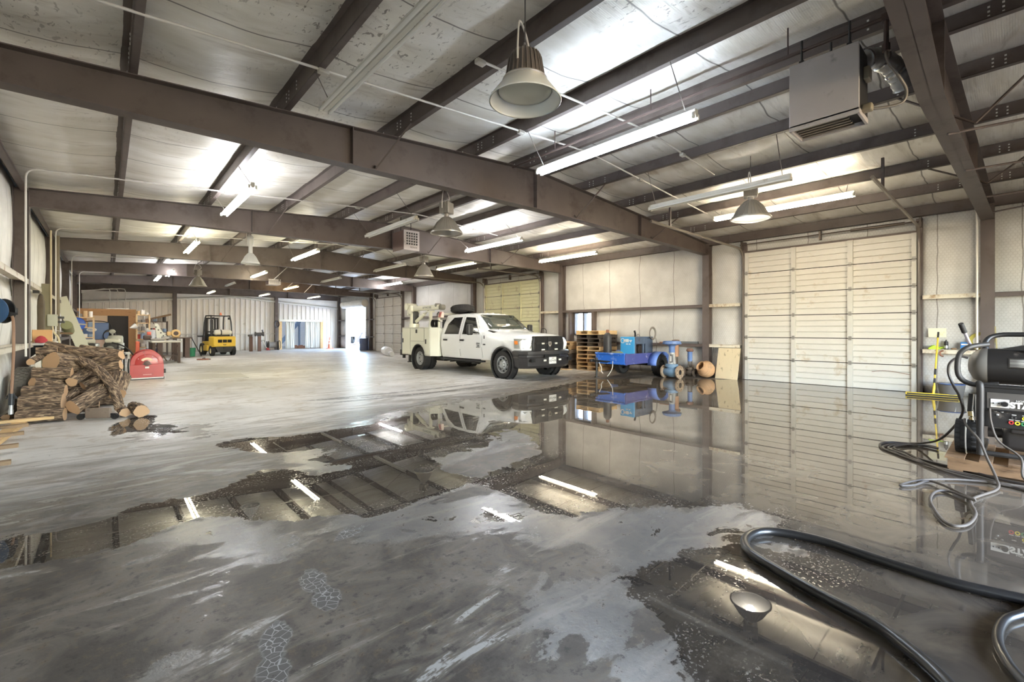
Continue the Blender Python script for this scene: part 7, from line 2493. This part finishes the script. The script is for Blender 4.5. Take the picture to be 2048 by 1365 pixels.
# steel welding tables
tm = mat('table_iron', (84, 68, 60), .6, .2, .2, 7)
t = thing('welding_table', 'brown steel work table on six legs left of the forklift, nearer one', 'table', (1.88, 25.2, 0), 0)
mb = MB(); mb.box((0, 0, .90), (1.0, 2.6, .05)); mb.build('tabletop', mat('table_top_dusty', (176, 172, 160), .5, .2, .2, 5), t)
for sx in (-.42, .42):
    for sy in (-1.2, 0, 1.2):
        mb = MB(); mb.b2((sx - .05, sy - .05, 0), (sx + .05, sy + .05, .875)); mb.build('leg', tm, t)
mb = MB(); mb.b2((-.44, -1.2, .3), (-.40, 1.2, .35)); mb.b2((.40, -1.2, .3), (.44, 1.2, .35)); mb.b2((-.42, -1.22, .3), (.42, -1.18, .34)); mb.tube([(-.42, -1.2, .85), (0, -1.2, .1)], .02, 6); mb.tube([(.42, -1.2, .85), (.1, -1.2, .1)], .02, 6); mb.build('brace', tm, t)
t = thing('heavy_bench', 'dark thick legged bench behind the nearer steel table', 'table', (2.5, 28.6, 0), 0)
mb = MB(); mb.box((0, 0, 1.0), (1.5, 1.1, .05)); mb.build('tabletop', tm, t)
for sx in (-.55, .55):
    for sy in (-.4, .4):
        mb = MB(); mb.b2((sx - .10, sy - .06, 0), (sx + .10, sy + .06, .975)); mb.build('leg', tm, t)
t = thing('abrasive_saw', 'cream chop saw with a slanted head on the steel table', 'saw', (1.7, 26.1, .926), 0)
mb = MB(); mb.rbox((0, 0, .05), (.5, .5, .1), .02); mb.rbox((.3, 0, .12), (.3, .2, .14), .02); mb.build('saw_base', bare, t)
mb = MB(); mb.loft([[(-.02, -.06, .1), (.42, -.06, .1), (.42, .06, .1), (-.02, .06, .1)], [(-.06, -.07, .5), (.16, -.07, .45), (.16, .07, .45), (-.06, .07, .5)], [(-.10, -.05, .78), (.02, -.05, .76), (.02, .05, .76), (-.10, .05, .78)]]); mb.build('saw_head', cream, t)
mb = MB()
for k in range(4):
    mb.cyl((.22 - .09 * k, -.075, .22 + .13 * k), (.22 - .09 * k, -.062, .22 + .13 * k), .03, n=10)
mb.build('knob', dark, t)
mb = MB(); mb.tube(spline([(-.1, 0, .75), (-.2, 0, .95), (-.05, 0, 1.02)], 5), .02, 6); mb.build('handle', tm, t)
mb = MB(); mb.rbox((-.35, 0, .14), (.3, .3, .22), .06); mb.build('motor', tm, t)
t = thing('bench_blower', 'round tan motor with a dark centre on the bench', 'motor', (2.58, 28.3, 1.026), 0)
mb = MB(); mb.lathe([(.06, -.16), (.18, -.16), (.2, -.1), (.2, .1), (.18, .16), (0, .16)], 26, c=(0, 0, .21), rot=Matrix.Rotation(R(90), 3, 'X')); mb.build('housing', mat('motor_tan', (214, 178, 120), .5, 0, .08, 5), t)
mb = MB(); mb.lathe([(.0, .165), (.1, .165), (.11, .15)], 20, c=(0, 0, .21), rot=Matrix.Rotation(R(90), 3, 'X')); mb.build('air_intake', tm, t)
mb = MB(); mb.rbox((-.28, 0, .2), (.16, .2, .2), .04); mb.build('terminal_box', mat('motor_tan', (214, 178, 120)), t)
mb = MB(); mb.cyl((0, 0, .38), (0, 0, .48), .03, n=8); mb.build('lifting_stud', tm, t)
mb = MB(); mb.b2((-.15, -.1, 0), (.15, .1, .04)); mb.build('foot', mat('motor_tan', (214, 178, 120)), t)
small('green_bin', 'small green bin standing under the right end of the bench', 'bin', (3.35, 29.2, 0), lambda mb: mb.lathe([(0, 0), (.14, 0), (.18, .46), (.165, .46), (.13, .02), (0, .02)], 18), mat('bin_green', (60, 150, 110), .5))
mb = MB(); mb.tube([(3.3, 28.8, .98), (3.75, 29.0, .02)], .022, 6); tag(mb.build('propped_bar', dark), 'thin dark bar propped against the right end of the bench', 'bar')
# posts with vises on both sides of the forklift
for k, (x, y, lab) in enumerate(((4.35, 32.6, 'brown pedestal with a vise left of the forklift'), (7.05, 33.6, 'brown pedestal, left one of the pair right of the forklift'), (7.50, 33.4, 'brown pedestal with a bench grinder, right one of the pair right of the forklift'))):
    t = thing('tool_pedestal', lab, 'pedestal', (x, y, 0))
    mb = MB(); mb.b2((-.09, -.08, 0), (.09, .08, .98)); mb.build('post', mat('pedestal_brown', (112, 84, 72), .6, .1, .1, 5), t)
    mb = MB()
    if k == 0: mb.rbox((-.1, 0, 1.03), (.44, .2, .09), .02)
    elif k == 1: mb.rbox((-.05, 0, 1.04), (.24, .2, .12), .03)
    else:
        mb.cyl((-.2, 0, 1.14), (.2, 0, 1.14), .10, n=16); mb.cyl((-.26, 0, 1.14), (-.2, 0, 1.14), .15, n=18); mb.cyl((.2, 0, 1.14), (.26, 0, 1.14), .15, n=18); mb.b2((-.1, -.06, .98), (.1, .06, 1.06)); mb.tube([(.2, 0, 1.2), (.16, -.05, 1.42)], .05, 6)
    mb.build('bench_tool', mat('tool_dark_grey', (92, 90, 92), .5, .3), t)
t = thing('string_trimmer', 'string trimmer leaning on the far wall right of the forklift', 'trimmer', (0, 0, 0))
mb = MB(); mb.tube([(7.9, 35.2, .98), (8.05, 34.7, .5), (8.2, 34.2, .06)], .02, 6); mb.build('shaft', whitepaint, t)
mb = MB(); mb.lathe([(.02, .1), (.14, .02), (.15, 0), (.0, .01)], 16, c=(8.2, 34.15, .03)); mb.rbox((8.18, 34.25, .14), (.16, .12, .10), .02); mb.build('cutting_head', redp, t)
mb = MB(); mb.rbox((7.86, 35.22, 1.02), (.16, .14, .14), .03); mb.tube(arc((8.03, 34.75, .6), .1, 0, PI, 8), .012, 5); mb.build('trimmer_engine', dark, t)
t = thing('cable_reel', 'dark cable reel stand on the floor at the far wall', 'reel', (9.0 - .35, 34.85, 0))
for s in (-1, 1):
    mb = MB(); mb.prism([(-.22, 0), (.22, 0), (.05, .62), (-.05, .62)], (s * .36 - .02, 0, 0), (0, 1, 0), (0, 0, 1), (.04, 0, 0)); mb.build('side_frame', dark, t)
mb = MB(); mb.lathe([(.16, -.28), (.28, -.25), (.2, -.2), (.2, .2), (.28, .25), (.16, .28)], 22, c=(0, 0, .36), rot=Matrix.Rotation(R(90), 3, 'Y')); mb.build('coil', mat('grey_cable', (128, 122, 116)), t)
mb = MB(); mb.tube([(.44, .3 * math.cos(a), .36 + .3 * math.sin(a)) for a in [2 * PI * q / 20 for q in range(20)]], .02, 6, closed=True); mb.build('hoop', dark, t)
t = thing('wire_coil', 'dark coil of wire hung on the end wall post left of the strip curtain', 'wire', (9.02, 35.21, 1.82))
for k in range(3):
    mb = MB(); mb.tube([(.0 + (.12 + .02 * k) * math.cos(a), -.02 * k, (.2 + .02 * k) * math.sin(a)) for a in [2 * PI * q / 18 for q in range(18)]], .02, 6, closed=True); mb.build('wire_turn', mat('wire_dark', (62, 60, 66), .6), t)

# ---------------------------------------------------------------- strip curtain opening in the far wall and the bay behind it
def curtain_material():
    m = bpy.data.materials.new('milky_strip_vinyl')
    m.use_nodes = True
    nt = m.node_tree; N, L = nt.nodes, nt.links
    b = N['Principled BSDF']; b.inputs['Base Color'].default_value = srgb(236, 232, 224); b.inputs['Roughness'].default_value = .25
    tr = N.new('ShaderNodeBsdfTranslucent'); tr.inputs[0].default_value = srgb(240, 238, 232)
    mx = N.new('ShaderNodeMixShader'); mx.inputs[0].default_value = .62
    L.new(b.outputs[0], mx.inputs[1]); L.new(tr.outputs[0], mx.inputs[2]); L.new(mx.outputs[0], N['Material Output'].inputs[0])
    return m
cv = curtain_material()
t = bpy.data.objects.new('door_5', None); COL.objects.link(t); struct(t)
for xx, m in ((OPN[0] + .08, wood_new), (OPN[1] - .04, wood_new)):
    mb = MB(); mb.b2((xx - .10, YN - .02, 0), (xx + .10, YN + .16, OPN[2] + .06)); mb.build('post', m, t)
mb = MB(); mb.b2((OPN[0], YN - .03, OPN[2] - .06), (OPN[1], YN + .1, OPN[2] + .10)); mb.build('header_rail', whitepaint, t)
def strips(x0, x1, n, gather):
    for k in range(n):
        xa = x0 + (x1 - x0) * k / n
        w = (x1 - x0) / n * 1.25
        mb = MB()
        P = []
        for z in [2.04 - 2.0 * q / 14 for q in range(15)]:
            P.append([(xa + w * j / 4, YN + .02 + .03 * (k % 2) + .025 * math.sin(j * 1.5 + z * 1.3 + k), z) for j in range(5)])
        mb.grid(P)
        o = mb.build('curtain_strip', cv, t)
        sd = o.modifiers.new('thick', 'SOLIDIFY'); sd.thickness = .004
strips(OPN[0] + .42, OPN[0] + 1.02, 4, 0)
strips(OPN[0] + 1.78, OPN[1] - .14, 6, 0)
mb = MB(); mb.b2((8.0, YN + .2, -.02), (13.6, YN + 8, 0)); struct(mb.build('back_bay_floor', mat('bleached_gravel', (196, 190, 180))))
mb = MB(); mb.b2((8.0, YN + 7.0, 0), (14.2, YN + 7.1, 3.2)); struct(mb.build('wall_back_bay', mat('bay_white_wall', (226, 224, 222), .6)))
mb = MB(); mb.b2((7.6, YN + .3, 3.2), (14.2, YN + 6.75, 3.3)); mb.b2((7.6, YN + .2, 0), (7.7, YN + 7.1, 3.3)); mb.b2((14.1, YN + .2, 0), (14.2, YN + 7.1, 3.3)); struct(mb.build('back_bay_sky_shade', mat('bay_white_wall', (226, 224, 222), .6)))  # roof and sides added to hold back sky light; far gap admits some
t = thing('conveyor_beam', 'slanted blue steel conveyor seen through the gap in the strip curtain', 'conveyor', (10.45, 37.2, 0))
cb = mat('conveyor_blue', (104, 124, 152), .5, 0, .1, 4)
mb = MB(); mb.loft([[(-.80, -.2, .10), (-.80, .2, .10), (-.80, .2, .40), (-.80, -.2, .40)], [(.75, -.2, 2.0), (.75, .2, 2.0), (.75, .2, 2.35), (.75, -.2, 2.35)]]); mb.build('beam', cb, t)
mb = MB(); mb.b2((.62, -.1, 0), (.72, .1, 1.95)); mb.b2((-.80, -.15, 0), (-.65, .15, .2)); mb.build('leg', cb, t)
mb = MB(); mb.rbox((-.22, -.25, 1.12), (.3, .2, .32), .05); mb.build('motor', mat('conveyor_motor_blue', (70, 130, 190), .45), t)
small('debris_heap', 'low heap of red and brown scrap under the blue conveyor', 'scrap', (10.9, 36.6, 0), lambda mb: [mb.rbox((.22 * k - .5, .05 * (k % 3), .10 + .03 * (k % 2)), (.3, .3, .2 + .06 * (k % 2)), .04, .4 * k) for k in range(5)], mat('scrap_reddish', (150, 112, 96), .8, 0, .3, 8))

# traffic cone, rolled stuff, yard things
t = thing('traffic_cone', 'faded orange traffic cone by the far right corner column', 'cone', (12.52, 34.6, 0))
mb = MB(); mb.b2((-.20, -.20, 0), (.20, .20, .04)); mb.build('base', mat('cone_base', (206, 104, 74), .6), t)
mb = MB(); mb.lathe([(.15, .04), (.035, .86), (.03, .88), (0, .88)], 22); c = mb.build('cone_body', mat('cone_orange', (222, 126, 96), .55), t)
for a, b_ in ((.34, .46), (.56, .66)):
    mb = MB(); rr = lambda z: .15 - .115 * (z - .04) / .82 + .004; mb.lathe([(rr(a), a), (rr(b_), b_)], 22); o = mb.build('pale_band', mat('cone_band', (232, 196, 180), .5), c)
t = thing('white_roll', 'white plastic wrapped roll lying on the floor behind the truck', 'roll', (11.55, 23.3, 0), R(70))
mb = MB(); mb.lathe([(0, -.8), (.2, -.8), (.24, -.72), (.24, .72), (.2, .8), (0, .8)], 20, c=(0, 0, .24), rot=Matrix.Rotation(R(90), 3, 'Y')); mb.build('roll', mat('plastic_white', (222, 222, 222), .4), t)
mb = MB(); mb.lathe([(0, -1.4), (.12, -1.4), (.14, -1.34), (.14, -.7), (.12, -.66), (0, -.66)], 16, c=(0, -.1, .14), rot=Matrix.Rotation(R(90), 3, 'Y')); mb.build('loose_end', mat('plastic_white', (222, 222, 222), .4), t)
t = thing('rubbish_bin', 'dark bluish barrel beside the open bay door', 'barrel', (13.12, 29.9, 0))
mb = MB(); mb.lathe([(0, 0), (.26, 0), (.28, .05), (.28, .44), (.27, .46), (.28, .48), (.28, .82), (.26, .84), (0, .83)], 26); mb.build('drum', mat('barrel_slate', (84, 92, 116), .5), t)
t = thing('yard_loader', 'pale machine standing out in the bright yard beyond the open bay door', 'machine', (19.3, 45.6, -.02), .9)
ym = mat('yard_machine_pale', (128, 116, 104), .6)
mb = MB(); mb.rbox((0, 0, 1.2), (2.6, 1.4, .9), .1); mb.rbox((-.5, 0, 2.1), (1.0, 1.2, 1.0), .1); mb.build('hull', ym, t)
for sx in (-.8, .9):
    for sy in (-.75, .75):
        mb = MB(); mb.lathe([(.2, -.15), (.55, -.15), (.6, -.1), (.6, .1), (.55, .15), (.2, .15)], 22, c=(sx, sy, .6), rot=Matrix.Rotation(R(90), 3, 'X')); mb.build('wheel', rubber, t)
mb = MB(); mb.tube(spline([(1.2, 0, 1.3), (2.0, 0, 1.6), (2.4, 0, .8), (2.9, 0, .3)], 5), .12, 8); mb.loft([[(2.6, -.8, .1), (3.2, -.8, .1), (3.2, -.8, .2), (2.7, -.8, .7)], [(2.6, .8, .1), (3.2, .8, .1), (3.2, .8, .2), (2.7, .8, .7)]]); mb.build('bucket_arm', mat('yard_grey', (66, 60, 56), .6), t)
t = thing('yard_pipe_stack', 'heap of curved grey pipes lying in the bright yard outside', 'pipes', (17.3, 41.0, -.02))
for k in range(4):
    mb = MB(); mb.tube(spline([(-1.2, .1 * k, .2 + .12 * k), (-.3, .15 * k, .12), (.3, 0, .25), (.8, .1 * k, .8 + .1 * k), (1.4, 0, .9)], 5), .07, 8); mb.build('pipe', mat('yard_grey', (128, 122, 116)), t)
